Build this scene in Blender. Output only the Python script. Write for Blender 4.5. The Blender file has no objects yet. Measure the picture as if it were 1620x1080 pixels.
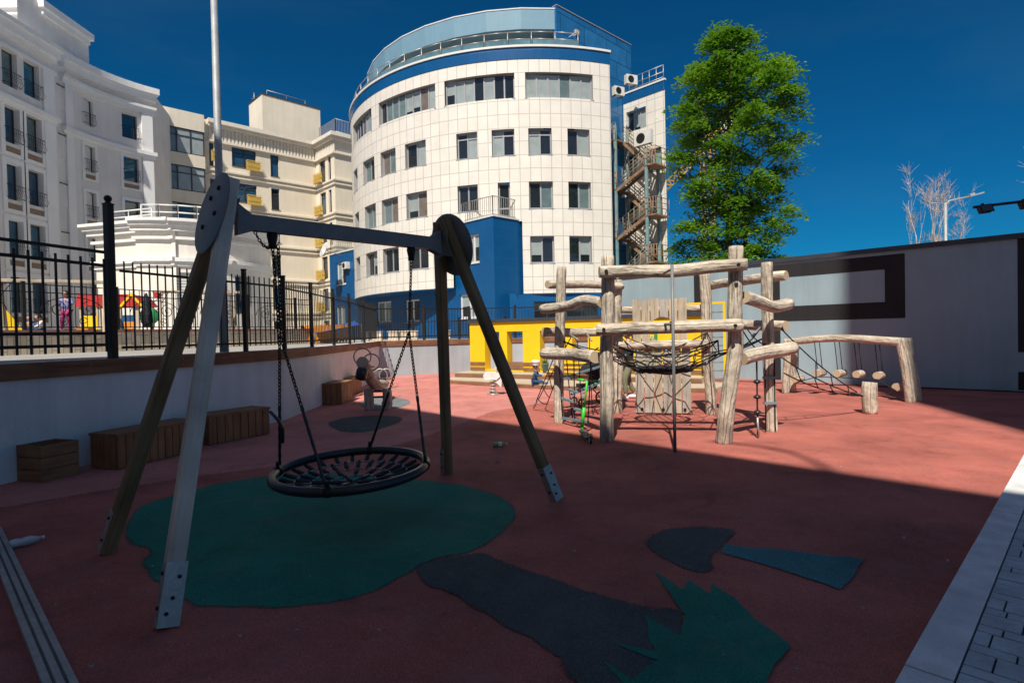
import bpy, bmesh, math, random
from mathutils import Vector as V, Matrix, noise
random.seed(7)
R_ = math.radians
sc = bpy.context.scene
col = sc.collection
# ------------------------------------------------------------------ camera
cam_d = bpy.data.cameras.new("camera"); cam = bpy.data.objects.new("camera", cam_d); col.objects.link(cam)
cam_d.sensor_width = 36; cam_d.lens = 20; cam_d.clip_start = .05; cam_d.clip_end = 3000
CAM = Matrix.Translation((0, 0, 1.6)) @ Matrix.Rotation(R_(90) - .01667, 4, 'X') @ Matrix.Rotation(-.0215, 4, 'Z')
cam.matrix_world = CAM
sc.camera = cam
# ------------------------------------------------------------------ sky, sun, exposure
SUN_AZ, SUN_EL = R_(13), R_(52)          # azimuth the light travels towards, clockwise from +Y
w = bpy.data.worlds.new("World"); sc.world = w; w.use_nodes = True
nt = w.node_tree; nt.nodes.clear()
sky = nt.nodes.new('ShaderNodeTexSky'); sky.sky_type = 'NISHITA'; sky.sun_disc = False
sky.sun_elevation = SUN_EL; sky.sun_rotation = SUN_AZ + math.pi
sky.altitude = 1500; sky.air_density = 1.0; sky.dust_density = .3; sky.ozone_density = 4.0
mx = nt.nodes.new('ShaderNodeMix'); mx.data_type = 'RGBA'; mx.blend_type = 'MULTIPLY'; mx.inputs[0].default_value = 1
mx.inputs[7].default_value = (.035, .51, .76, 1)     # polarising filter: the sky loses its red
bg = nt.nodes.new('ShaderNodeBackground'); bg.inputs[1].default_value = .062
wo = nt.nodes.new('ShaderNodeOutputWorld')
# the filter darkens the sky away from the sun; towards it the unseen sky is made brighter to fill the shade
tcw = nt.nodes.new('ShaderNodeTexCoord'); dp = nt.nodes.new('ShaderNodeVectorMath'); dp.operation = 'DOT_PRODUCT'
dp.inputs[1].default_value = (-math.sin(SUN_AZ)*math.cos(SUN_EL), -math.cos(SUN_AZ)*math.cos(SUN_EL), math.sin(SUN_EL))
mrw = nt.nodes.new('ShaderNodeMapRange'); mrw.interpolation_type = 'SMOOTHSTEP'; mrw.inputs[1].default_value = .10; mrw.inputs[2].default_value = .75
fil = nt.nodes.new('ShaderNodeMix'); fil.data_type = 'RGBA'; fil.inputs[6].default_value = (.035, .51, .76, 1); fil.inputs[7].default_value = (1.02, .80, .80, 1)
nt.links.new(tcw.outputs['Generated'], dp.inputs[0]); nt.links.new(dp.outputs['Value'], mrw.inputs[0]); nt.links.new(mrw.outputs[0], fil.inputs[0]); nt.links.new(fil.outputs[2], mx.inputs[7])
# faint high cirrus
mpw = nt.nodes.new('ShaderNodeMapping'); mpw.inputs['Rotation'].default_value = (0, .5, .5); mpw.inputs['Scale'].default_value = (1.2, 5, 9); nt.links.new(tcw.outputs['Generated'], mpw.inputs[0])
nzw = nt.nodes.new('ShaderNodeTexNoise'); nzw.inputs['Scale'].default_value = 1.1; nzw.inputs['Detail'].default_value = 7; nt.links.new(mpw.outputs[0], nzw.inputs['Vector'])
crw = nt.nodes.new('ShaderNodeMapRange'); crw.inputs[1].default_value = .52; crw.inputs[2].default_value = .85; crw.inputs[3].default_value = 0; crw.inputs[4].default_value = .07; nt.links.new(nzw.outputs['Fac'], crw.inputs[0])
cir = nt.nodes.new('ShaderNodeMix'); cir.data_type = 'RGBA'; cir.inputs[7].default_value = (2.0, 3.6, 5.0, 1); nt.links.new(crw.outputs[0], cir.inputs[0])
nt.links.new(sky.outputs[0], mx.inputs[6]); nt.links.new(mx.outputs[2], cir.inputs[6]); nt.links.new(cir.outputs[2], bg.inputs[0]); nt.links.new(bg.outputs[0], wo.inputs[0])
sl = bpy.data.lights.new("sun", 'SUN'); sl.energy = 4.6; sl.angle = R_(.5); sl.color = (1, .93, .82)
so = bpy.data.objects.new("sun", sl); col.objects.link(so)
sdir = V((math.sin(SUN_AZ)*math.cos(SUN_EL), math.cos(SUN_AZ)*math.cos(SUN_EL), -math.sin(SUN_EL)))
so.rotation_euler = sdir.to_track_quat('-Z', 'Y').to_euler(); so.location = (-10, -30, 60)
sc.view_settings.view_transform = 'Standard'; sc.view_settings.look = 'None'
sc.view_settings.exposure = .36; sc.view_settings.gamma = 1
# ------------------------------------------------------------------ helpers
CR = CAM.to_3x3()
def ray(u, v): return CR @ V(((u-810)/900, (540-v)/900, -1))
def at(u, v, Y):
    d = ray(u, v); return V((0, 0, 1.6)) + d*(Y/d.y)
def gr(u, v, z=0):
    d = ray(u, v); return V((0, 0, 1.6)) + d*((z-1.6)/d.z)
AX = V((.7193, .6947, 0)); BX = V((.6947, -.7193, 0)); UP = V((0, 0, 1))   # the site's two directions
def flat(o, dx, nrm=None):
    o = V(o); dx = V(dx).normalized()
    n = V(nrm).normalized() if nrm else V((dx.y, -dx.x, 0))
    return lambda s, d, z: o + dx*s + n*d + UP*z
ident = lambda x, y, z: V((x, y, z))
class MB:
    def __init__(s): s.v = []; s.f = []; s.m = []; s.uv = []; s.sm = []
    def face(s, pts, mi=0, uv=None, sm=False):
        b = len(s.v); s.v += [V(p) for p in pts]; s.f.append(list(range(b, b+len(pts)))); s.m.append(mi); s.uv.append(uv); s.sm.append(sm)
    def raw(s, vs, fs, mi=0, sm=True, uvs=None):
        b = len(s.v); s.v += [V(p) for p in vs]
        for i, f in enumerate(fs):
            s.f.append([b+k for k in f]); s.m.append(mi); s.uv.append(uvs[i] if uvs else None); s.sm.append(sm)
    def box(s, a0, a1, b0, b1, c0, c1, fr=ident, mi=0, bev=0):
        P = lambda i, j, k: fr((a0, a1)[i], (b0, b1)[j], (c0, c1)[k])
        d = (abs(a1-a0), abs(b1-b0), abs(c1-c0)); L = max(range(3), key=lambda q: d[q])
        ran = (random.random()*7, random.random()*7)
        vs = [P(i, j, k) for i in (0, 1) for j in (0, 1) for k in (0, 1)]
        fs = [((0, 1, 3, 2), 1, 2), ((4, 6, 7, 5), 1, 2), ((0, 4, 5, 1), 0, 2), ((2, 3, 7, 6), 0, 2), ((0, 2, 6, 4), 0, 1), ((1, 5, 7, 3), 0, 1)]
        uvs = []
        for f, p, q in fs:
            if p == L: p, q = q, p
            o = []
            for i in f:
                c = ((a0, a1)[(i >> 2) & 1], (b0, b1)[(i >> 1) & 1], (c0, c1)[i & 1])
                o.append((c[p]+ran[0], c[q]+ran[1]))
            uvs.append(o)
        s.raw(vs, [f[0] for f in fs], mi, False, uvs)
    def tube(s, path, r, n=8, cap=True, closed=False, mi=0, cmi=None, sm=True, tw=0):
        path = [V(p) for p in path]; N = len(path)
        rad = r if callable(r) else (lambda i, a: (r[i] if isinstance(r, (list, tuple)) else r))
        T = []
        for i in range(N):
            if closed: t = path[(i+1) % N]-path[i-1]
            else: t = path[min(i+1, N-1)]-path[max(i-1, 0)]
            T.append(t.normalized() if t.length > 1e-9 else V((0, 0, 1)))
        ref = V((0, 0, 1)) if abs(T[0].z) < .9 else V((0, 1, 0))
        nn = (ref - T[0]*ref.dot(T[0])).normalized()
        b = len(s.v); run = 0; runs = []
        for i in range(N):
            nn = (nn - T[i]*nn.dot(T[i])).normalized(); bb = T[i].cross(nn)
            if i: run += (path[i]-path[i-1]).length
            runs.append(run)
            for j in range(n):
                a = 2*math.pi*j/n + tw; s.v.append(path[i] + (nn*math.cos(a)+bb*math.sin(a))*rad(i, a))
        r0 = rad(0, 0); o = random.random()*9
        for i in range(N if closed else N-1):
            i2 = (i+1) % N
            for j in range(n):
                j2 = (j+1) % n
                s.f.append([b+i*n+j, b+i*n+j2, b+i2*n+j2, b+i2*n+j]); s.m.append(mi); s.sm.append(sm)
                c = 2*math.pi*r0/n; y2 = runs[i2] if i2 > i else run+.01
                s.uv.append([(j*c+o, runs[i]+o), ((j+1)*c+o, runs[i]+o), ((j+1)*c+o, y2+o), (j*c+o, y2+o)])
        if cap and not closed:
            for k, i in ((0, 0), (1, N-1)):
                idx = [b+i*n+j for j in range(n)]
                if k == 0: idx.reverse()
                s.f.append(idx); s.m.append(mi if cmi is None else cmi); s.sm.append(False)
                s.uv.append([(.5+.5*math.cos(2*math.pi*j/n), .5+.5*math.sin(2*math.pi*j/n)) for j in range(n)])
    def cyl(s, p0, p1, r0, r1=None, n=12, mi=0, cmi=None, cap=True, tw=0, sm=True):
        s.tube([p0, p1], [r0, r0 if r1 is None else r1], n, cap, False, mi, cmi, sm, tw)
    def lathe(s, prof, o, n=16, axis=UP, mi=0, sm=True):
        axis = V(axis).normalized(); ref = V((1, 0, 0)) if abs(axis.x) < .9 else V((0, 1, 0))
        x = (ref-axis*ref.dot(axis)).normalized(); y = axis.cross(x); o = V(o); vs = []
        for r, h in prof:
            for j in range(n):
                a = 2*math.pi*j/n; vs.append(o+axis*h+(x*math.cos(a)+y*math.sin(a))*max(r, 1e-4))
        fs = []
        for i in range(len(prof)-1):
            for j in range(n): fs.append([i*n+j, i*n+(j+1) % n, (i+1)*n+(j+1) % n, (i+1)*n+j])
        s.raw(vs, fs, mi, sm)
    def prism(s, poly, d0, d1, fr=ident, mi=0, smi=None):
        """poly in the frame's (first, third) coordinates, thickness along the second"""
        A = [fr(p[0], d0, p[1]) for p in poly]; B = [fr(p[0], d1, p[1]) for p in poly]
        s.face(A, mi, [tuple(p) for p in poly]); s.face(B[::-1], mi, [tuple(p) for p in poly][::-1])
        run = 0
        for i in range(len(poly)):
            j = (i+1) % len(poly); l = (A[j]-A[i]).length
            s.face([A[i], B[i], B[j], A[j]], mi if smi is None else smi, [(run, 0), (run, d1-d0), (run+l, d1-d0), (run+l, 0)]); run += l
    def slab(s, poly, z0, z1, mi=0, smi=None):
        s.prism([(p[0], p[1]) for p in poly], z0, z1, lambda x, d, y: V((x, y, d)), mi, smi)
    def sheet(s, poly, z, mi=0): s.face([(p[0], p[1], z) for p in poly], mi, [(p[0], p[1]) for p in poly])
    def ball(s, c, r, n=10, mi=0, sc3=(1, 1, 1)):
        c = V(c); vs = []; fs = []; m = max(4, n//2)
        for i in range(m+1):
            t = math.pi*i/m
            for j in range(n):
                a = 2*math.pi*j/n; k = max(math.sin(t), 1e-3)
                vs.append(c+V((r*sc3[0]*k*math.cos(a), r*sc3[1]*k*math.sin(a), r*sc3[2]*math.cos(t))))
        for i in range(m):
            for j in range(n): fs.append([i*n+j, (i+1)*n+j, (i+1)*n+(j+1) % n, i*n+(j+1) % n])
        s.raw(vs, fs, mi, True)
    def wall(s, fr, s0, s1, z0, z1, holes=(), depth=.2, ds=None, mi=0, rmi=None):
        S = {round(s0, 4), round(s1, 4)}; Z = {round(z0, 4), round(z1, 4)}
        H = [h for h in holes if h[1] > s0 and h[0] < s1 and h[3] > z0 and h[2] < z1]
        for a, b, c, d in H: S |= {round(max(a, s0), 4), round(min(b, s1), 4)}; Z |= {round(max(c, z0), 4), round(min(d, z1), 4)}
        S = sorted(S); Z = sorted(Z)
        if ds:
            o = [S[0]]
            for q in S[1:]:
                k = max(1, math.ceil((q-o[-1])/ds)); p = o[-1]
                for i in range(1, k+1): o.append(p+(q-p)*i/k)
            S = o
        hole = lambda x, y: any(a < x < b and c < y < d for a, b, c, d in H)
        for i in range(len(S)-1):
            for j in range(len(Z)-1):
                a, b, c, d = S[i], S[i+1], Z[j], Z[j+1]
                if hole((a+b)/2, (c+d)/2): continue
                s.face([fr(a, 0, c), fr(b, 0, c), fr(b, 0, d), fr(a, 0, d)], mi, [(a, c), (b, c), (b, d), (a, d)])
        r = mi if rmi is None else rmi
        for a, b, c, d in H:
            for x in (a, b): s.face([fr(x, 0, c), fr(x, -depth, c), fr(x, -depth, d), fr(x, 0, d)], r, [(0, c), (depth, c), (depth, d), (0, d)])
            q = [x for x in S if a-1e-6 <= x <= b+1e-6]
            for i in range(len(q)-1):
                for z in (c, d): s.face([fr(q[i], 0, z), fr(q[i+1], 0, z), fr(q[i+1], -depth, z), fr(q[i], -depth, z)], r, [(q[i], 0), (q[i+1], 0), (q[i+1], depth), (q[i], depth)])
ORG = {}
def org(o): return ORG.get(o.name, V((0, 0, 0)))
def mesh_obj(name, mb, mats, o, recalc=True):
    me = bpy.data.meshes.new(name)
    me.from_pydata([tuple(p-o) for p in mb.v], [], mb.f)
    for m in (mats if isinstance(mats, (list, tuple)) else [mats]): me.materials.append(m)
    me.polygons.foreach_set('material_index', mb.m); me.polygons.foreach_set('use_smooth', mb.sm)
    if any(u for u in mb.uv):
        L = me.uv_layers.new(name='UVMap'); buf = []
        for f, u in zip(mb.f, mb.uv):
            if u:
                for p in u: buf += [p[0], p[1]]
            else: buf += [0, 0]*len(f)
        L.data.foreach_set('uv', buf)
    if recalc and len(mb.f) < 30000:
        bm = bmesh.new(); bm.from_mesh(me); bmesh.ops.recalc_face_normals(bm, faces=bm.faces); bm.to_mesh(me); bm.free()
    me.update()
    ob = bpy.data.objects.new(name, me); col.objects.link(ob); return ob
def tag(o, label=None, cat=None, group=None, kind=None):
    if label: o['label'] = label
    if cat: o['category'] = cat
    if group: o['group'] = group
    if kind: o['kind'] = kind
    return o
def thing(name, label, cat, loc=(0, 0, 0), group=None):
    o = bpy.data.objects.new(name, None); col.objects.link(o); o.empty_display_size = .2
    o.location = loc; ORG[o.name] = V(loc); return tag(o, label, cat, group)
def part(name, mb, mats, parent, label=None, recalc=True):
    ob = mesh_obj(name, mb, mats, org(parent), recalc); ob.parent = parent; ORG[ob.name] = org(parent)
    if label: ob['label'] = label
    return ob
def solo(name, mb, mats, label, cat, loc=(0, 0, 0), group=None, recalc=True):
    ob = mesh_obj(name, mb, mats, V(loc), recalc); ob.location = loc; ORG[ob.name] = V(loc); return tag(ob, label, cat, group)
def struct(name, mb, mats, kind='structure', recalc=True):
    ob = mesh_obj(name, mb, mats, V((0, 0, 0)), recalc); ob['kind'] = kind; return ob
def copy_tree(o, parent=None):
    c = o.copy(); col.objects.link(c); c.parent = parent
    for ch in [x for x in bpy.data.objects if x.parent == o]: copy_tree(ch, c)
    return c
def bez(p0, p1, p2, n=10):
    p0, p1, p2 = V(p0), V(p1), V(p2)
    return [p0*(1-t)**2+p1*2*t*(1-t)+p2*t*t for t in [i/n for i in range(n+1)]]
def sag(p0, p1, d, n=8):
    p0, p1 = V(p0), V(p1); return [p0.lerp(p1, i/n)-UP*(4*d*(i/n)*(1-i/n)) for i in range(n+1)]
# ------------------------------------------------------------------ materials
def mat(name, c, rough=.7, metal=0, var=.18, scale=3, bump=0, bscale=40, coords='Object', stretch=(1, 1, 1), spec=.4, c2=None, fine=.1, transl=0, streak=0):
    m = bpy.data.materials.new(name); m.use_nodes = True; t = m.node_tree; N = t.nodes; L = t.links
    b = N['Principled BSDF']; b.inputs['Roughness'].default_value = rough; b.inputs['Metallic'].default_value = metal
    b.inputs['Specular IOR Level'].default_value = spec
    tc = N.new('ShaderNodeTexCoord'); mp = N.new('ShaderNodeMapping'); mp.inputs['Scale'].default_value = stretch
    L.new(tc.outputs[coords], mp.inputs[0])
    n1 = N.new('ShaderNodeTexNoise'); n1.inputs['Scale'].default_value = scale; n1.inputs['Detail'].default_value = 5; L.new(mp.outputs[0], n1.inputs['Vector'])
    rp = N.new('ShaderNodeValToRGB'); e = rp.color_ramp.elements
    e[0].position = .3; e[1].position = .72
    cc = c2 or tuple(min(1, x*(1+var)) for x in c)
    e[0].color = tuple(x*(1-var) for x in c)+(1,) if not c2 else tuple(c)+(1,); e[1].color = tuple(cc)+(1,)
    L.new(n1.outputs['Fac'], rp.inputs[0])
    n2 = N.new('ShaderNodeTexNoise'); n2.inputs['Scale'].default_value = bscale; n2.inputs['Detail'].default_value = 3; L.new(mp.outputs[0], n2.inputs['Vector'])
    mm = N.new('ShaderNodeMix'); mm.data_type = 'RGBA'; mm.blend_type = 'MULTIPLY'; mm.inputs[0].default_value = 1
    mr = N.new('ShaderNodeMapRange'); mr.inputs[1].default_value = .3; mr.inputs[2].default_value = .7; mr.inputs[3].default_value = 1-fine; mr.inputs[4].default_value = 1+fine
    L.new(n2.outputs['Fac'], mr.inputs[0]); L.new(rp.outputs[0], mm.inputs[6]); L.new(mr.outputs[0], mm.inputs[7]); L.new(mm.outputs[2], b.inputs['Base Color'])
    if bump:
        bp = N.new('ShaderNodeBump'); bp.inputs['Strength'].default_value = bump; bp.inputs['Distance'].default_value = .02
        L.new(n2.outputs['Fac'], bp.inputs['Height']); L.new(bp.outputs[0], b.inputs['Normal'])
    if transl:
        tr = N.new('ShaderNodeBsdfTranslucent'); ms = N.new('ShaderNodeMixShader'); ms.inputs[0].default_value = transl
        L.new(mm.outputs[2], tr.inputs[0]); L.new(b.outputs[0], ms.inputs[1]); L.new(tr.outputs[0], ms.inputs[2]); L.new(ms.outputs[0], N['Material Output'].inputs[0])
    if streak:
        mp3 = N.new('ShaderNodeMapping'); mp3.inputs['Scale'].default_value = (2.2, 2.2, .16); L.new(tc.outputs['Object'], mp3.inputs[0]); n3 = N.new('ShaderNodeTexNoise'); n3.inputs['Scale'].default_value = 1.4; n3.inputs['Detail'].default_value = 6; n3.inputs['Roughness'].default_value = .7; L.new(mp3.outputs[0], n3.inputs['Vector'])
        r3 = N.new('ShaderNodeMapRange'); r3.inputs[1].default_value = .45; r3.inputs[2].default_value = .75; r3.inputs[3].default_value = 1; r3.inputs[4].default_value = 1-streak; L.new(n3.outputs['Fac'], r3.inputs[0])
        n4 = N.new('ShaderNodeTexNoise'); n4.inputs['Scale'].default_value = .55; n4.inputs['Detail'].default_value = 5; L.new(tc.outputs['Object'], n4.inputs['Vector']); r4 = N.new('ShaderNodeMapRange'); r4.inputs[1].default_value = .35; r4.inputs[2].default_value = .65; r4.inputs[3].default_value = 1-streak*.5; r4.inputs[4].default_value = 1+streak*.3; L.new(n4.outputs['Fac'], r4.inputs[0])
        q3 = N.new('ShaderNodeMath'); q3.operation = 'MULTIPLY'; L.new(r3.outputs[0], q3.inputs[0]); L.new(r4.outputs[0], q3.inputs[1]); x3 = N.new('ShaderNodeMix'); x3.data_type = 'RGBA'; x3.blend_type = 'MULTIPLY'; x3.inputs[0].default_value = 1; L.new(mm.outputs[2], x3.inputs[6]); L.new(q3.outputs[0], x3.inputs[7]); L.new(x3.outputs[2], b.inputs['Base Color'])
    return m
def brick(name, c1, c2, mortar, bw, bh, ms=.02, off=.5, rough=.7, bump=.4, var=.1, freq=2, rot=0, scale=1, sq=1, sqf=2):
    m = bpy.data.materials.new(name); m.use_nodes = True; t = m.node_tree; N = t.nodes; L = t.links; b = N['Principled BSDF']; b.inputs['Roughness'].default_value = rough
    tc = N.new('ShaderNodeTexCoord'); mp = N.new('ShaderNodeMapping'); mp.inputs['Rotation'].default_value = (0, 0, rot); L.new(tc.outputs['UV'], mp.inputs[0])
    br = N.new('ShaderNodeTexBrick'); br.offset = off; br.offset_frequency = freq; br.squash = sq; br.squash_frequency = sqf
    br.inputs['Color1'].default_value = tuple(c1)+(1,); br.inputs['Color2'].default_value = tuple(c2)+(1,); br.inputs['Mortar'].default_value = tuple(mortar)+(1,)
    br.inputs['Scale'].default_value = scale; br.inputs['Mortar Size'].default_value = ms; br.inputs['Mortar Smooth'].default_value = .1
    br.inputs['Brick Width'].default_value = bw; br.inputs['Row Height'].default_value = bh; br.inputs['Bias'].default_value = 0
    L.new(mp.outputs[0], br.inputs['Vector'])
    n1 = N.new('ShaderNodeTexNoise'); n1.inputs['Scale'].default_value = 1.3; n1.inputs['Detail'].default_value = 6; L.new(mp.outputs[0], n1.inputs['Vector'])
    mr = N.new('ShaderNodeMapRange'); mr.inputs[1].default_value = .3; mr.inputs[2].default_value = .7; mr.inputs[3].default_value = 1-var; mr.inputs[4].default_value = 1+var
    L.new(n1.outputs['Fac'], mr.inputs[0])
    mm = N.new('ShaderNodeMix'); mm.data_type = 'RGBA'; mm.blend_type = 'MULTIPLY'; mm.inputs[0].default_value = 1
    L.new(br.outputs['Color'], mm.inputs[6]); L.new(mr.outputs[0], mm.inputs[7]); L.new(mm.outputs[2], b.inputs['Base Color'])
    bp = N.new('ShaderNodeBump'); bp.inputs['Strength'].default_value = bump; bp.inputs['Distance'].default_value = .01; bp.invert = True
    L.new(br.outputs['Fac'], bp.inputs['Height']); L.new(bp.outputs[0], b.inputs['Normal'])
    return m
def wood(name, c1, c2, dark, rough=.75, along=1.2, across=26, bump=.35, crack=.58):
    """grain runs along V of the UV map"""
    m = bpy.data.materials.new(name); m.use_nodes = True; t = m.node_tree; N = t.nodes; L = t.links; b = N['Principled BSDF']; b.inputs['Roughness'].default_value = rough
    b.inputs['Specular IOR Level'].default_value = .3
    tc = N.new('ShaderNodeTexCoord'); mp = N.new('ShaderNodeMapping'); mp.inputs['Scale'].default_value = (across, along, 1); L.new(tc.outputs['UV'], mp.inputs[0])
    n1 = N.new('ShaderNodeTexNoise'); n1.inputs['Scale'].default_value = 1; n1.inputs['Detail'].default_value = 6; n1.inputs['Roughness'].default_value = .65; n1.inputs['Distortion'].default_value = .6
    L.new(mp.outputs[0], n1.inputs['Vector'])
    rp = N.new('ShaderNodeValToRGB'); e = rp.color_ramp.elements; e[0].position = .28; e[0].color = tuple(dark)+(1,); e[1].position = .75; e[1].color = tuple(c2)+(1,)
    q = e.new(.42); q.color = tuple(c1)+(1,); L.new(n1.outputs['Fac'], rp.inputs[0])
    n2 = N.new('ShaderNodeTexNoise'); n2.inputs['Scale'].default_value = 2.2; n2.inputs['Detail'].default_value = 4; L.new(tc.outputs['Object'], n2.inputs['Vector'])
    mr = N.new('ShaderNodeMapRange'); mr.inputs[1].default_value = .3; mr.inputs[2].default_value = .7; mr.inputs[3].default_value = .72; mr.inputs[4].default_value = 1.2
    L.new(n2.outputs['Fac'], mr.inputs[0])
    mm = N.new('ShaderNodeMix'); mm.data_type = 'RGBA'; mm.blend_type = 'MULTIPLY'; mm.inputs[0].default_value = 1
    L.new(rp.outputs[0], mm.inputs[6]); L.new(mr.outputs[0], mm.inputs[7]); L.new(mm.outputs[2], b.inputs['Base Color'])
    bp = N.new('ShaderNodeBump'); bp.inputs['Strength'].default_value = bump; bp.inputs['Distance'].default_value = .015
    L.new(n1.outputs['Fac'], bp.inputs['Height']); L.new(bp.outputs[0], b.inputs['Normal'])
    return m
def old_wood(name, c1, c2, dark):
    m = wood(name, c1, c2, dark, .88, 1.0, 26, .9); t = m.node_tree; N = t.nodes; L = t.links; b = N['Principled BSDF']; base = b.inputs['Base Color'].links[0].from_socket; nb = b.inputs['Normal'].links[0].from_node
    tc = N.new('ShaderNodeTexCoord'); mp = N.new('ShaderNodeMapping'); mp.inputs['Scale'].default_value = (11, .55, 1); L.new(tc.outputs['UV'], mp.inputs[0])
    v = N.new('ShaderNodeTexVoronoi'); v.feature = 'DISTANCE_TO_EDGE'; v.inputs['Scale'].default_value = 1.5; v.inputs['Randomness'].default_value = 1
    n0 = N.new('ShaderNodeTexNoise'); n0.inputs['Scale'].default_value = 3; L.new(mp.outputs[0], n0.inputs['Vector']); ad = N.new('ShaderNodeMix'); ad.data_type = 'VECTOR'; ad.inputs[0].default_value = .35; L.new(mp.outputs[0], ad.inputs[4]); L.new(n0.outputs['Color'], ad.inputs[5]); L.new(ad.outputs[1], v.inputs['Vector'])
    mr = N.new('ShaderNodeMapRange'); mr.inputs[1].default_value = .0; mr.inputs[2].default_value = .045; mr.inputs[3].default_value = .5; mr.inputs[4].default_value = 1; L.new(v.outputs['Distance'], mr.inputs[0])
    mp2 = N.new('ShaderNodeMapping'); mp2.inputs['Scale'].default_value = (9, 5, 1); L.new(tc.outputs['UV'], mp2.inputs[0])
    n2 = N.new('ShaderNodeTexNoise'); n2.inputs['Scale'].default_value = 1.6; n2.inputs['Detail'].default_value = 2; L.new(mp2.outputs[0], n2.inputs['Vector'])
    m2 = N.new('ShaderNodeMapRange'); m2.inputs[1].default_value = .3; m2.inputs[2].default_value = .7; m2.inputs[3].default_value = .78; m2.inputs[4].default_value = 1.18; L.new(n2.outputs['Fac'], m2.inputs[0])
    mu = N.new('ShaderNodeMath'); mu.operation = 'MULTIPLY'; L.new(mr.outputs[0], mu.inputs[0]); L.new(m2.outputs[0], mu.inputs[1])
    mm = N.new('ShaderNodeMix'); mm.data_type = 'RGBA'; mm.blend_type = 'MULTIPLY'; mm.inputs[0].default_value = 1; L.new(base, mm.inputs[6]); L.new(mu.outputs[0], mm.inputs[7]); L.new(mm.outputs[2], b.inputs['Base Color'])
    bp = N.new('ShaderNodeBump'); bp.inputs['Strength'].default_value = .8; bp.inputs['Distance'].default_value = .03; L.new(mu.outputs[0], bp.inputs['Height']); L.new(nb.outputs[0], bp.inputs['Normal']); L.new(bp.outputs[0], b.inputs['Normal'])
    return m
def rings(name, c1, c2):
    m = bpy.data.materials.new(name); m.use_nodes = True; t = m.node_tree; N = t.nodes; L = t.links; b = N['Principled BSDF']; b.inputs['Roughness'].default_value = .8
    tc = N.new('ShaderNodeTexCoord'); mp = N.new('ShaderNodeMapping'); mp.inputs['Location'].default_value = (-.5, -.5, 0); L.new(tc.outputs['UV'], mp.inputs[0])
    wv = N.new('ShaderNodeTexWave'); wv.wave_type = 'RINGS'; wv.rings_direction = 'Z'; wv.inputs['Scale'].default_value = 5; wv.inputs['Distortion'].default_value = 2.5; wv.inputs['Detail'].default_value = 3
    L.new(mp.outputs[0], wv.inputs['Vector']); rp = N.new('ShaderNodeValToRGB'); rp.color_ramp.elements[0].color = tuple(c1)+(1,); rp.color_ramp.elements[1].color = tuple(c2)+(1,)
    L.new(wv.outputs['Fac'], rp.inputs[0]); L.new(rp.outputs[0], b.inputs['Base Color']); return m
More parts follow.
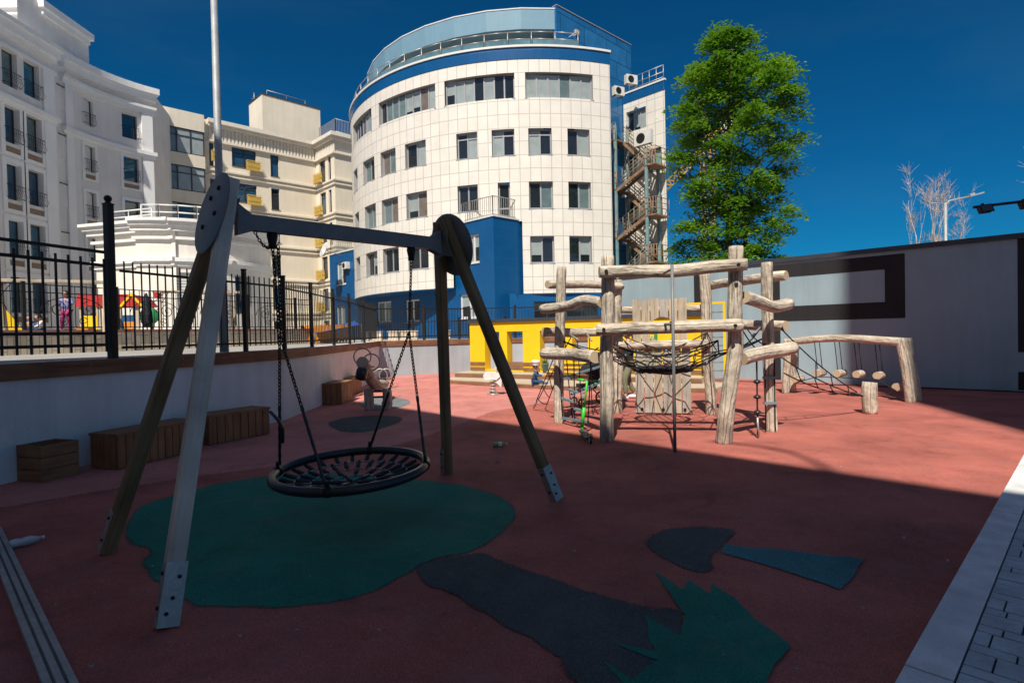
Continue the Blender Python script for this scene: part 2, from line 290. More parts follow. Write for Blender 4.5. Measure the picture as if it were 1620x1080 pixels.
def rubber(name, c, speck, amt=.5, feather=False):
    """poured rubber granules: fine speckle, soft scuffs and dust"""
    m = bpy.data.materials.new(name); m.use_nodes = True; t = m.node_tree; N = t.nodes; L = t.links; b = N['Principled BSDF']; b.inputs['Roughness'].default_value = .9; b.inputs['Specular IOR Level'].default_value = .25
    tc = N.new('ShaderNodeTexCoord')
    vo = N.new('ShaderNodeTexVoronoi'); vo.inputs['Scale'].default_value = 260; L.new(tc.outputs['Object'], vo.inputs['Vector'])
    rp = N.new('ShaderNodeValToRGB'); e = rp.color_ramp.elements; e[0].position = .1; e[0].color = tuple(x*.72 for x in c)+(1,); e[1].position = .9; e[1].color = tuple(speck)+(1,)
    q = e.new(.5); q.color = tuple(c)+(1,)
    sp = N.new('ShaderNodeSeparateColor'); L.new(vo.outputs['Color'], sp.inputs[0]); L.new(sp.outputs[0], rp.inputs[0])
    n1 = N.new('ShaderNodeTexNoise'); n1.inputs['Scale'].default_value = .9; n1.inputs['Detail'].default_value = 8; n1.inputs['Roughness'].default_value = .62; L.new(tc.outputs['Object'], n1.inputs['Vector'])
    mr = N.new('ShaderNodeMapRange'); mr.inputs[1].default_value = .32; mr.inputs[2].default_value = .7; mr.inputs[3].default_value = 1-amt*.5; mr.inputs[4].default_value = 1+amt*.5; L.new(n1.outputs['Fac'], mr.inputs[0])
    mm = N.new('ShaderNodeMix'); mm.data_type = 'RGBA'; mm.blend_type = 'MULTIPLY'; mm.inputs[0].default_value = 1; L.new(rp.outputs[0], mm.inputs[6]); L.new(mr.outputs[0], mm.inputs[7])
    n3 = N.new('ShaderNodeTexNoise'); n3.inputs['Scale'].default_value = 2.6; n3.inputs['Detail'].default_value = 9; n3.inputs['Roughness'].default_value = .75; L.new(tc.outputs['Object'], n3.inputs['Vector'])
    m3 = N.new('ShaderNodeMapRange'); m3.inputs[1].default_value = .50; m3.inputs[2].default_value = .74; m3.inputs[3].default_value = 0; m3.inputs[4].default_value = .62; L.new(n3.outputs['Fac'], m3.inputs[0])
    du = N.new('ShaderNodeMix'); du.data_type = 'RGBA'; du.inputs[7].default_value = tuple(.6*x+.09 for x in c)+(1,); L.new(m3.outputs[0], du.inputs[0]); L.new(mm.outputs[2], du.inputs[6]); 
    v2 = N.new('ShaderNodeTexVoronoi'); v2.inputs['Scale'].default_value = 26; L.new(tc.outputs['Object'], v2.inputs['Vector']); s2 = N.new('ShaderNodeSeparateColor'); L.new(v2.outputs['Color'], s2.inputs[0])
    k1 = N.new('ShaderNodeMath'); k1.operation = 'GREATER_THAN'; k1.inputs[1].default_value = .965; L.new(s2.outputs[0], k1.inputs[0]); k2 = N.new('ShaderNodeMath'); k2.operation = 'LESS_THAN'; k2.inputs[1].default_value = .11; L.new(v2.outputs['Distance'], k2.inputs[0])
    k3 = N.new('ShaderNodeMath'); k3.operation = 'MULTIPLY'; L.new(k1.outputs[0], k3.inputs[0]); L.new(k2.outputs[0], k3.inputs[1]); wm = N.new('ShaderNodeMix'); wm.data_type = 'RGBA'; wm.inputs[7].default_value = (.5, .47, .43, 1); L.new(k3.outputs[0], wm.inputs[0]); L.new(du.outputs[2], wm.inputs[6]); L.new(wm.outputs[2], b.inputs['Base Color'])
    bp = N.new('ShaderNodeBump'); bp.inputs['Strength'].default_value = .5; bp.inputs['Distance'].default_value = .004; L.new(vo.outputs['Distance'], bp.inputs['Height']); L.new(bp.outputs[0], b.inputs['Normal'])
    # dark trodden stains with shapes of their own
    n5 = N.new('ShaderNodeTexNoise'); n5.inputs['Scale'].default_value = 1.7; n5.inputs['Detail'].default_value = 7; n5.inputs['Roughness'].default_value = .7; n5.inputs['Distortion'].default_value = .8; mp5 = N.new('ShaderNodeMapping'); mp5.inputs['Location'].default_value = (5, 9, 0); L.new(tc.outputs['Object'], mp5.inputs[0]); L.new(mp5.outputs[0], n5.inputs['Vector'])
    m5 = N.new('ShaderNodeMapRange'); m5.inputs[1].default_value = .52; m5.inputs[2].default_value = .70; m5.inputs[3].default_value = 1; m5.inputs[4].default_value = .74; L.new(n5.outputs['Fac'], m5.inputs[0])
    x5 = N.new('ShaderNodeMix'); x5.data_type = 'RGBA'; x5.blend_type = 'MULTIPLY'; x5.inputs[0].default_value = 1; L.new(b.inputs['Base Color'].links[0].from_socket, x5.inputs[6]); L.new(m5.outputs[0], x5.inputs[7]); L.new(x5.outputs[2], b.inputs['Base Color'])
    if feather:                                                        # the granules of both colours mingle along the joint
        sx = N.new('ShaderNodeSeparateXYZ'); L.new(tc.outputs['UV'], sx.inputs[0]); v4 = N.new('ShaderNodeTexNoise'); v4.inputs['Scale'].default_value = 70; v4.inputs['Detail'].default_value = 3; L.new(tc.outputs['Object'], v4.inputs['Vector'])
        a1 = N.new('ShaderNodeMapRange'); a1.inputs[1].default_value = .3; a1.inputs[2].default_value = .7; L.new(v4.outputs['Fac'], a1.inputs[0]); su = N.new('ShaderNodeMath'); su.operation = 'SUBTRACT'; L.new(sx.outputs[0], su.inputs[0]); L.new(a1.outputs[0], su.inputs[1])
        a2 = N.new('ShaderNodeMapRange'); a2.inputs[1].default_value = -.25; a2.inputs[2].default_value = .2; L.new(su.outputs[0], a2.inputs[0]); L.new(a2.outputs[0], b.inputs['Alpha'])
    return m
def glass(name, c, rough=.04, spec=.9):
    return mat(name, c, rough, 0, .25, .6, 0, 3, spec=spec, fine=.15)
M = {}
M['rubber'] = rubber('red_rubber', (.43, .122, .095), (.54, .19, .15), .6)
M['fadedlitred'] = rubber('faded_lit_red_rubber', (.60, .22, .19), (.68, .29, .25), .4, True)  # faded tone, with the brighter light near the wall painted in as well
M['green'] = rubber('green_rubber', (.006, .19, .135), (.02, .28, .20), .5, True)
M['slate'] = rubber('slate_rubber', (.065, .085, .085), (.12, .14, .14), .5, True)
M['teal'] = rubber('teal_rubber', (.04, .19, .21), (.08, .28, .30), .5, True)
M['greyrub'] = rubber('grey_rubber', (.16, .19, .21), (.26, .29, .3), .4, True)
M['ground'] = mat('earth', (.12, .11, .10), .95, var=.3, scale=.3, bscale=5)
M['asphalt'] = mat('asphalt', (.20, .19, .18), .9, var=.2, scale=.6, bscale=60, bump=.2)
M['kerb'] = mat('kerb_concrete', (.70, .71, .70), .85, var=.16, scale=5, bscale=90, bump=.15)
M['paverstone'] = mat('paver_stone', (.46, .51, .53), .85, var=.2, scale=5, bscale=70, bump=.2)
M['joint'] = mat('paver_joint', (.05, .055, .055), .95)
M['paver'] = brick('paving', (.21, .22, .235), (.25, .255, .265), (.055, .06, .065), .34, .17, .009, .5, .85, .8, .12, 2, -math.atan2(AX.y, AX.x), 1, .62, 3)
M['shadestucco'] = mat('shade_lightened_stucco', (.74, .80, .80), .9, var=.07, scale=1.6, bscale=55, bump=.12, fine=.04, streak=0.16)  # same wall as the back stretch, its colour lightened to make up for shade
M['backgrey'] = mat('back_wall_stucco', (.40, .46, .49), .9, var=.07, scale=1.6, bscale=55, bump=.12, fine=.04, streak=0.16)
M['muralgrey'] = mat('mural_grey_paint', (.31, .415, .465), .9, var=.05, scale=1.2, bscale=55, bump=.12, fine=.03, streak=0.14)
M['wallblack'] = mat('black_wall_paint', (.022, .022, .024), .8, var=.15, scale=2, bscale=55, bump=.12, streak=0.3)
M['capmetal'] = mat('wall_cap_metal', (.06, .07, .085), .45, .3, var=.1)
M['log'] = old_wood('weathered_log', (.52, .44, .345), (.66, .585, .485), (.33, .255, .18))
M['ring'] = rings('log_end_grain', (.40, .29, .18), (.55, .44, .31))
M['plank'] = wood('pale_plank', (.42, .34, .25), (.55, .47, .37), (.2, .15, .1), .8, 1.2, 22)
M['leggrey'] = wood('silvered_timber', (.60, .54, .45), (.74, .68, .58), (.22, .19, .15), .75, .9, 22, .3)
M['legbrown'] = wood('brown_timber', (.22, .15, .075), (.34, .25, .14), (.07, .05, .027), .7, .9, 22, .3)
M['bench'] = wood('stained_bench', (.26, .13, .06), (.36, .19, .095), (.12, .06, .03), .62, 1.1, 14, .25)
M['coping'] = wood('coping_board', (.20, .095, .05), (.29, .15, .085), (.08, .04, .022), .65, .8, 18, .25)
M['plankwarm'] = wood('warm_plank', (.50, .38, .26), (.62, .50, .37), (.24, .16, .09), .8, 1.2, 18)
M['plankgrey'] = wood('grey_plank', (.36, .32, .27), (.48, .44, .38), (.17, .14, .11), .8, 1.2, 18)
M['deck'] = mat('sandy_deck', (.50, .42, .32), .9, var=.12, scale=3, bscale=60, bump=.15)
M['brown'] = wood('brown_edge', (.22, .11, .06), (.3, .16, .09), (.1, .05, .03), .7)
M['yellow'] = mat('yellow_paint', (.86, .56, .012), .55, var=.05, scale=2, fine=.03, streak=0.1)
M['steel'] = mat('galvanised', (.44, .42, .39), .42, .5, var=.15, scale=14, bscale=60)
M['pole'] = mat('zinc_pole', (.36, .38, .39), .6, .25, var=.12, scale=6)
M['darksteel'] = mat('dark_grey_steel', (.20, .20, .20), .5, .1, var=.1, scale=6, fine=.06)
M['black'] = mat('black_paint', (.014, .013, .012), .55, 0, var=.2, spec=.3)
M['rubberblack'] = mat('black_rubber', (.022, .023, .025), .3, 0, var=.2, scale=8, spec=.5)
M['rope'] = mat('black_rope', (.020, .021, .023), .8, var=.3, scale=90, bscale=200)
M['rung'] = mat('blue_grey_rung', (.16, .25, .29), .6, var=.15, scale=10)
M['chain'] = mat('dark_chain', (.04, .04, .042), .42, .8, var=.3, scale=30)
M['bluetile'] = brick('blue_panels', (.003, .080, .235), (.004, .088, .25), (.012, .10, .25), 1.2, .6, .012, .5, .28, .2, .06)
M['bluewall'] = brick('blue_side_panels', (.016, .125, .31), (.028, .165, .37), (.006, .07, .2), 2.4, 1.2, .03, .5, .22, .3, .12)
M['lightblue'] = brick('pale_blue_metal', (.185, .325, .42), (.195, .34, .435), (.12, .24, .33), 2.4, .1, .004, 0, .35, .2, .04)
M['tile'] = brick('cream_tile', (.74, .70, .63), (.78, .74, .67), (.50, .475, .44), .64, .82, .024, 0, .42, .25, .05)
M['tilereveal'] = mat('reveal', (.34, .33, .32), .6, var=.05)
M['whitetrim'] = mat('white_trim', (.72, .71, .69), .6, var=.05)
M['winframe'] = mat('grey_window_frame', (.36, .37, .39), .4, .1, var=.05)
M['winwhite'] = mat('white_window_frame', (.68, .68, .68), .4, var=.05)
M['windark'] = mat('dark_window_frame', (.055, .06, .07), .4, .2, var=.1)
M['g_dark'] = glass('dark_glass', (.012, .018, .022))
M['g_teal'] = glass('teal_glass', (.13, .185, .19))
M['g_blind'] = mat('blind_behind_glass', (.31, .36, .36), .12, 0, .12, 2, spec=.8, fine=.1)
M['g_brown'] = mat('curtain_behind_glass', (.17, .14, .12), .15, 0, .2, 2, spec=.8)
M['g_blue'] = glass('pale_blue_glass', (.035, .13, .20), .03, 1)
M['g_sky'] = glass('blue_glass', (.02, .075, .14), .03, 1)
M['railglass'] = glass('balustrade_glass', (.10, .20, .24), .05)
M['beige'] = mat('beige_render', (.75, .73, .71), .9, var=.05, scale=.5, fine=.03, streak=0.1)
M['beigetrim'] = mat('pale_stone_trim', (.82, .82, .82), .8, var=.05, scale=.7, fine=.03)
M['cream'] = mat('cream_render', (.76, .69, .565), .9, var=.04, scale=.4, fine=.03, streak=0.1)
M['creamtrim'] = mat('cream_trim', (.74, .69, .60), .8, var=.05, fine=.03)
M['annex'] = mat('annex_render', (.80, .755, .68), .85, var=.04, scale=.6, fine=.03, streak=0.08)
M['annextrim'] = mat('annex_trim', (.80, .785, .76), .8, var=.05, fine=.03)
M['acbasket'] = mat('yellow_basket', (.62, .43, .10), .6, var=.1)
M['acwhite'] = mat('ac_casing', (.66, .66, .63), .5, var=.08)
M['tealpost'] = mat('teal_worn_paint', (.12, .30, .34), .65, var=.2, scale=2.4, c2=(.30, .36, .33), bscale=20)
M['rust'] = mat('rusty_rail', (.22, .11, .06), .8, var=.3, scale=3, c2=(.36, .24, .15))
M['oldrail'] = mat('old_stair_rail', (.25, .28, .25), .7, var=.3, scale=2, c2=(.30, .19, .11))
M['bark'] = mat('bark', (.10, .075, .055), .95, var=.3, scale=6, bscale=30, bump=.5)
M['birch'] = mat('birch_bark', (.38, .34, .32), .9, var=.2, scale=2.5, c2=(.68, .64, .60), bscale=8, fine=.25)
M['twig'] = mat('twigs', (.44, .39, .36), .9)
M['leaf'] = mat('leaves', (.065, .205, .010), .5, var=.35, scale=.9, c2=(.24, .43, .03), bscale=9, spec=.35, fine=.2, transl=.4)
M['drygreen'] = mat('young_leaves', (.10, .12, .04), .8)
M['crane'] = mat('crane_yellow', (.55, .33, .06), .6)
M['white'] = mat('white_paint', (.78, .78, .76), .5, var=.06)
M['stone'] = brick('stone_cladding', (.58, .47, .34), (.70, .60, .47), (.36, .29, .21), .42, .15, .012, .37, .9, .5, .16, 2, 0, 1, .6, 3)
M['redcap'] = mat('red_granite_cap', (.25, .12, .11), .6, var=.15, scale=12)
M['red'] = mat('red_paint', (.45, .03, .03), .5); M['orange'] = mat('orange_paint', (.72, .26, .03), .6)
M['blue'] = mat('blue_cloth', (.04, .10, .34), .8); M['purple'] = mat('purple_cloth', (.20, .06, .26), .8); M['lilac'] = mat('lilac_cloth', (.22, .26, .55), .8)
M['magenta'] = mat('magenta_cloth', (.32, .03, .14), .8); M['greenp'] = mat('bright_green', (.05, .55, .04), .4, var=.06); M['greenset'] = mat('green_panel', (.03, .26, .09), .5)
M['skin'] = mat('skin', (.55, .33, .24), .6, var=.06); M['hair'] = mat('brown_hair', (.05, .03, .022), .6); M['olive'] = mat('olive_cloth', (.20, .21, .13), .9)
M['darkcloth'] = mat('dark_cloth', (.02, .025, .035), .9); M['navy'] = mat('navy_cloth', (.02, .08, .19), .85); M['whitecloth'] = mat('white_cloth', (.75, .75, .74), .9)
M['terr'] = mat('terrace_paving', (.33, .32, .30), .9, var=.12, scale=.8, bscale=20)
M['bluefabric'] = mat('blue_awning_fabric', (.02, .14, .55), .8)
M['scrap'] = mat('paper_scrap', (.42, .41, .38), .9)
M['clear'] = mat('clear_plastic', (.55, .62, .66), .12, spec=.8, var=.1, scale=20); M['bottlegreen'] = mat('green_plastic', (.16, .42, .05), .2, spec=.8, scale=20)
# ================================================================== GROUND
mb = MB(); mb.sheet([(-900, -900), (900, -900), (900, 900), (-900, 900)], -.03); struct('ground', mb, M['ground'])
WALL_L = [(-9.3, -4.2), (-5.8, 6.43), (-4.40, 10.9), (-4.42, 13), (-4.67, 17.9), (-5.1, 21.8)]   # foot of the left retaining wall
WALL_B = [(-5.1, 21.8), (-1.7, 23.4), (4.3, 23.4)]
GW0 = V((4.0, 20.8, 0)); GDIR = BX                                                                      # the grey wall runs along BX
K0 = V((1.74, 2.54, 0))                                                                                   # a point of the kerb's inner edge
kp = lambda t, o=0: K0 + AX*t + BX*o
far = kp(14.5)
mb = MB(); mb.sheet([(-9.3, -4.2), kp(-9)[:2], far[:2], (GW0+GDIR*13)[:2], (4.0, 20.8), (4.3, 23.5), (-1.7, 23.5), (-5.2, 21.9), (-4.75, 17.9), (-4.5, 13), (-4.5, 10.9), (-5.9, 6.43)], 0)
struct('rubber_floor', mb, M['rubber'])
def patch(name, px, m, z=.004, kind='structure', smooth=True):
    P = [gr(u, v) for u, v in px]; Q = []
    if smooth:
        n = len(P)
        for i in range(n):
            a, b, c, d = P[i-1], P[i], P[(i+1) % n], P[(i+2) % n]
            for t in (0, .25, .5, .75):
                Q.append(.5*((2*b)+(c-a)*t+(2*a-5*b+4*c-d)*t*t+(3*b-a-3*c+d)*t**3))
    else: Q = P
    # ragged, hand-trowelled rim
    out = []
    for i, p in enumerate(Q):
        q = Q[(i+1) % len(Q)]; k = max(1, int((q-p).length/.02))
        for j in range(k):
            r = p.lerp(q, j/k); out.append(r + V((noise.noise(r*6), noise.noise(r*6+V((9, 3, 1))), 0))*.022+V((noise.noise(r*37), noise.noise(r*37+V((9, 3, 1))), 0))*.012)
    W = .045 if smooth else .022; n = len(out); inn = []
    ar = sum(out[i].x*out[(i+1) % n].y-out[(i+1) % n].x*out[i].y for i in range(n)); s_ = 1 if ar > 0 else -1; K = 3 if smooth else 1
    for i in range(n):
        t = (out[(i+K) % n]-out[i-K]); t.z = 0; t.normalize(); inn.append(out[i]+V((-t.y, t.x, 0))*W*s_)
    mb = MB()
    if not smooth: inn = out
    for i in range(n if smooth else 0):
        j = (i+1) % n; mb.face([(out[i].x, out[i].y, z), (out[j].x, out[j].y, z), (inn[j].x, inn[j].y, z), (inn[i].x, inn[i].y, z)], 0, [(0, 0), (0, 0), (1.2, 0), (1.2, 0)])
    mb.face([(p.x, p.y, z) for p in inn], 0, [(1.2, 0)]*n)
    return struct(name, mb, m, kind, recalc=False)
mb = MB(); P = [gr(u, v) for u, v in ((-60, 816), (60, 796), (183, 775), (300, 757), (420, 742), (560, 718), (640, 703), (715, 678), (780, 652), (880, 634), (950, 624))]; Q = []  # edge of the paler floor: part faded rubber, part painted light
for a, b in zip(P, P[1:]):
    k = max(1, int((b-a).length/.05))
    for i in range(k): r = a.lerp(b, i/k); Q.append(r+V((noise.noise(r*5), noise.noise(r*5+V((4, 2, 1))), 0))*.05)
Pq = [(p.x, p.y) for p in Q]; mb.raw([(p.x, p.y, .002) for p in Q]+[(p.x-.05, p.y+.16, .002) for p in Q], [[i, i+1, len(Q)+i+1, len(Q)+i] for i in range(len(Q)-1)], 0, False, [[(0, 0), (0, 0), (1.2, 0), (1.2, 0)]]*(len(Q)-1))
P2 = [(x-.05, y+.16) for x, y in Pq]+[(2.4, 15.2), (1.2, 15.5), (-1.9, 18.2), (-1.7, 23.35), (-5.07, 21.75), (-4.64, 17.9), (-4.39, 13), (-4.37, 10.95), (-5.76, 6.45), (-7.0, 2.7)]; mb.face([(x, y, .002) for x, y in P2], 0, [(1.2, 0)]*len(P2)); struct('faded_lit_rubber_floor', mb, M['fadedlitred'], recalc=False)
patch('green_rubber_marking', [(222, 801), (200, 827), (198, 848), (208, 862), (234, 870), (222, 893), (244, 921), (293, 956), (350, 961), (430, 963), (520, 955), (590, 938), (640, 912), (690, 886), (750, 872), (783, 853), (811, 828), (818, 810), (800, 789), (755, 772), (690, 761), (600, 753), (510, 750), (420, 753), (340, 766), (275, 783)], M['green'])
patch('slate_rubber_marking', [(654, 900), (690, 884), (762, 875), (820, 896), (880, 916), (950, 940), (1019, 957), (1072, 963), (1082, 987), (1100, 1010), (1090, 1120), (945, 1120), (905, 1080), (868, 1036), (803, 995), (721, 947), (672, 922)], M['slate'], .006)
patch('jagged_green_marking', [(1035, 906), (1082, 934), (1086, 917), (1123, 940), (1127, 924), (1166, 949), (1190, 977), (1251, 1020), (1227, 1052), (1210, 1080), (1195, 1125), (985, 1125), (984, 1080), (950, 1044), (1007, 1080), (1037, 1044), (966, 1018), (1035, 1030), (1021, 975), (1078, 1008), (1080, 975), (1062, 943)], M['green'], .009, smooth=False)
patch('round_slate_marking', [(1021, 853), (1040, 840), (1088, 832), (1140, 834), (1164, 840), (1157, 853), (1139, 869), (1130, 890), (1123, 907), (1092, 904), (1047, 884), (1023, 867)], M['slate'])
patch('teal_strip_marking', [(1143, 862), (1255, 872), (1368, 886), (1331, 934), (1240, 902), (1140, 874)], M['teal'], .007, smooth=False)
patch('dark_round_marking', [(518, 670), (545, 661), (590, 657), (630, 659), (636, 666), (612, 676), (575, 684), (538, 682)], M['slate'])
patch('grey_oval_marking', [(568, 636), (600, 627), (640, 631), (650, 637), (632, 645), (600, 649), (575, 645)], M['greyrub'])
mb = MB()
fk = lambda s, d, z: K0 + AX*s + BX*d + UP*z
t = -9.0
while t < 14.5:
    L = 1.0; mb.box(t+.0035, t+L-.0035, 0, .175, -.02, .065+random.uniform(-.003, .003), fk); t += L
struct('kerb', mb, M['kerb'])
mb = MB(); a, b, c, d = kp(-9, .178), kp(14.5, .178), kp(14.5, 9), kp(-9, 9)
mb.sheet([p[:2] for p in (a, b, c, d)], .055); struct('paving_bed', mb, M['joint'])
mb = MB(); fpv = lambda s, d, z: K0+AX*s+BX*d+UP*z; s = -3.0; k = 0; rp = random.Random(4)
while s < 13.5:
    hgt = (.16, .085)[k % 2]; d = .184+(-rp.uniform(0, .12)); first = True
    while d < 4.6:
        l = rp.choice((.16, .16, .24) if k % 2 == 0 else (.24, .24, .16)); d0 = max(d, .184)
        if d+l-.004 > d0+.02: mb.box(s+.0045, s+hgt-.0045, d0, d+l-.009, .02, .064+rp.uniform(-.0015, .0015), fpv)
        d += l
    s += hgt; k += 1
struct('paving', mb, M['paverstone'], recalc=False)
# terrace above the retaining walls (a sheet with the sunken yard cut out of it)
TZ = 1.26
mb = MB()
mb.slab([(-600, -60), (-9.55, -60), (-9.55, -4.2), (-6.05, 6.43), (-4.65, 10.9), (-4.67, 13), (-4.92, 17.9), (-5.3, 22), (-5.3, 24), (-600, 24)], -.02, TZ)
mb.slab([(-600, 24), (-1.75, 24), (-1.7, 23.65), (600, 23.65), (600, 700), (-600, 700)], -.02, TZ)
struct('terrace', mb, M['terr'])
# ================================================================== RETAINING WALLS, THEIR COPINGS AND FENCES
def polywall(name, label, pts, h, thick, m, group=None):
    t = thing(name, label, 'wall', (pts[0][0], pts[0][1], 0), group)
    P = [V((p[0], p[1], 0)) for p in pts]; n = len(P); N = []
    for i in range(n):
        d = V((0, 0, 0))
        if i: d += (P[i]-P[i-1]).normalized()
        if i < n-1: d += (P[i+1]-P[i]).normalized()
        d.normalize(); N.append(V((-d.y, d.x, 0)))
    mb = MB(); run = 0
    def strip(mb, o0, o1, z0, z1):
        run = 0
        for i in range(n-1):
            A, B = P[i], P[i+1]; l = (B-A).length
            q = lambda k, o, z: P[k]+N[k]*o+UP*z
            for (oa, za, ob, zb) in ((o0, z0, o0, z1), (o0, z1, o1, z1), (o1, z1, o1, z0), (o1, z0, o0, z0)):
                mb.face([q(i, oa, za), q(i+1, oa, za), q(i+1, ob, zb), q(i, ob, zb)], 0, [(za+oa, run), (za+oa, run+l), (zb+ob, run+l), (zb+ob, run)])
            run += l
        for k in (0, n-1): mb.face([q2 for q2 in (P[k]+N[k]*o0+UP*z0, P[k]+N[k]*o1+UP*z0, P[k]+N[k]*o1+UP*z1, P[k]+N[k]*o0+UP*z1)], 0, [(0, 0), (1, 0), (1, 1), (0, 1)])
    strip(mb, 0, thick, 0, h); part('wall_face', mb, m, t)
    mb = MB(); strip(mb, -.045, -.003, h-.165, h+.03)
    # countersunk screws of the board
    part('coping_board', mb, M['coping'], t)
    mb = MB(); strip(mb, 0, thick+.1, h+.002, h+.025); part('coping_slab', mb, M['kerb'], t)
    mb = MB()
    for i in range(n-1):
        A, B = P[i], P[i+1]; l = (B-A).length; k = 1.0
        while k < l:
            for zz in (h-.11, h-.03):
                c = A.lerp(B, k/l)-N[i]*.046+UP*zz; mb.ball(c, .009, 6)
            k += 1.4
    part('screw', mb, M['steel'], t)
    return t
polywall('retaining_wall', 'long low grey retaining wall under the fence on the left, with a brown board coping', WALL_L, 1.33, .25, M['shadestucco'])
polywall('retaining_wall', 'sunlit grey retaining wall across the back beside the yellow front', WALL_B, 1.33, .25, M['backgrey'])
def fence(name, label, pts, zb, zt, rails, step=.125, pk=.0075, posts=None, postw=.035, toprail=.022, group=None, m='black', ptop=.12, pz0=None):
    P = [V((p[0], p[1], 0)) for p in pts]; t = thing(name, label, 'fence', (pts[0][0], pts[0][1], zb), group)
    mb = MB(); rl = MB()
    for i in range(len(P)-1):
        A, B = P[i], P[i+1]; l = (B-A).length; f = flat(A, B-A); k = step/2
        while k < l:
            mb.box(k-pk, k+pk, -pk, pk, pz0 if pz0 else zb+.1, zt, f); k += step
        for z in rails: rl.box(0, l, -toprail*.6, toprail*.6, z-toprail, z+toprail, f)
    part('pickets', mb, M[m], t, recalc=False); part('rail', rl, M[m], t, recalc=False)
    for q in (posts or []):
        p = MB(); d = UP; p.box(q[0]-postw, q[0]+postw, q[1]-postw, q[1]+postw, zb, zt+ptop)
        p.box(q[0]-postw*1.2, q[0]+postw*1.2, q[1]-postw*1.2, q[1]+postw*1.2, zt+ptop, zt+ptop+.02); part('post', p, M[m], t)
    return t
CZ = 1.355
wl = lambda Y: -5.93+.317*(Y-6.43)                                  # x of the fence line along the first stretch
fence('picket_fence', 'nearest black fence panel left of the thick ball-topped post, double rails top and bottom', [(wl(1.5), 1.5), (wl(7.74), 7.74)], CZ, 2.71, [2.80, 2.62, 1.70, 1.545], .154, .0105, [(wl(1.5), 1.5), (wl(4.6), 4.6)], .032, .02, 'black fences on the retaining walls', pz0=1.45)
t = thing('fence_post', 'thick square black fence post topped by a ball', 'post', (wl(7.82), 7.82, CZ))
mb = MB(); x, y = wl(7.82), 7.82; f = flat((x, y, 0), (.317, 1, 0))
mb.box(-.046, .046, -.046, .046, CZ, 3.46, f); mb.box(-.052, .052, -.052, .052, 3.46, 3.475, f); part('shaft', mb, M['black'], t)
mb = MB(); mb.lathe([(.035, 0), (.04, .015), (.02, .025)], (x, y, 3.475), 12); mb.ball((x, y, 3.54), .050, 14); part('ball_cap', mb, M['black'], t)
pp = [at(388, 500, 9.6), at(450, 500, 11.2), at(493, 500, 13.0), at(528, 500, 15.0), at(553, 500, 17.2), at(576, 500, 20.0)]
fl = [(wl(7.95), 7.95), (wl(10.8)+.02, 10.8), (-4.55, 13), (-4.8, 17.9), (-5.2, 21.9)]
def onf(Y):
    for (xa, ya), (xb, yb) in zip(fl, fl[1:]):
        if ya <= Y <= yb: return xa+(xb-xa)*(Y-ya)/(yb-ya)
    return fl[-1][0]
def fpost(u):   # where the pixel column u meets the fence line
    best = min([7.95+i*.01 for i in range(1395)], key=lambda Y: abs(810+900*onf(Y)/Y-.0215*25-u)); return (onf(best), best)
fence('picket_fence', 'long black picket fence on the left retaining wall, running back from the thick post', fl, CZ, 2.71, [2.57, 1.50], .13, .0075, [fpost(u) for u in (388, 450, 493, 528, 553, 576)], .033, .017, 'black fences on the retaining walls', ptop=.09)
fb = [(-5.2, 21.9), (-1.75, 23.52), (4.2, 23.52)]
fence('picket_fence', 'black picket fence along the top of the back retaining wall', fb, CZ, 2.62, [2.60, 1.50], .125, .010, [(-3.5, 22.7), (-1.75, 23.52), (.15, 23.52), (2.1, 23.52)], .05, .02, 'black fences on the retaining walls', ptop=.06)
fence('picket_fence', 'lower black fence far behind the back wall, before the blue ground floor', [(-8.3, 29.5), (-6, 28.2), (4.5, 28.0)], TZ, 2.25, [2.2, 1.5], .14, .012, [(-6.9, 28.7), (-4.9, 28.2), (-2.6, 28.2), (-.3, 28.1), (1.6, 28.1)], .06, .02, 'black fences on the retaining walls', ptop=.1)
# ================================================================== GREY MURAL WALL ON THE RIGHT
gw = thing('mural_wall', 'tall light grey wall with black painted bands on the right', 'wall', GW0)
fg = flat(GW0, GDIR)
def gs(u, v=500):                                                   # distance along the wall at a pixel column
    d = ray(u, v); o = V((0, 0, 1.6)); n = V((GDIR.y, -GDIR.x, 0)); k = (GW0-o).dot(n)/d.dot(n); p = o+d*k; return (p-GW0).dot(GDIR), p.z
GH = 3.52
mb = MB(); mb.box(0, 13.5, -.3, 0, -.02, GH, fg); part('wall_face', mb, M['muralgrey'], gw)
mb = MB(); mb.box(-.03, 13.5, -.36, .05, GH+.001, GH+.075, fg); mb.box(-.03, 13.5, .04, .055, GH-.05, GH+.0005, fg); part('cap', mb, M['capmetal'], gw)
mb = MB()
s_in0, s_in1 = gs(1234, 470)[0], gs(1400, 470)[0]; s_o1 = gs(1432, 470)[0]; s_v0 = gs(1221, 500)[0]
zt0 = gs(1300, 432)[1]; zb1 = gs(1300, 483)[1]; zb0 = gs(1300, 505)[1]
zt0 = (gs(1400, 428)[1]+gs(1244, 437)[1])/2; zb1 = (gs(1244, 484)[1]+gs(1400, 478)[1])/2; zb0 = (gs(1244, 508)[1]+gs(1432, 503)[1])/2
s_l0, s_l1 = gs(1098, 460)[0], gs(1120, 460)[0]; e = (.0005, .004)
def bar(a, b, c, d): mb.box(a, b, e[0], e[1], c, d, fg)
ztop = GH-.13
bar(s_v0, s_o1, zt0, ztop)                      # upper band
bar(s_in1, s_o1, zb1, zt0); bar(s_in0, s_o1, zb0, zb1)   # right upright, lower band
bar(s_v0, s_in0, .02, zt0); bar(s_l0, s_l1, .9, GH-.06)
s_r0 = gs(1610, 470)[0]; zr0 = gs(1612, 557)[1]; zr1 = gs(1612, 588)[1]
bar(s_r0, s_r0+1.6, zr0, ztop+.1); bar(s_r0, s_r0+1.6, .03, zr1)
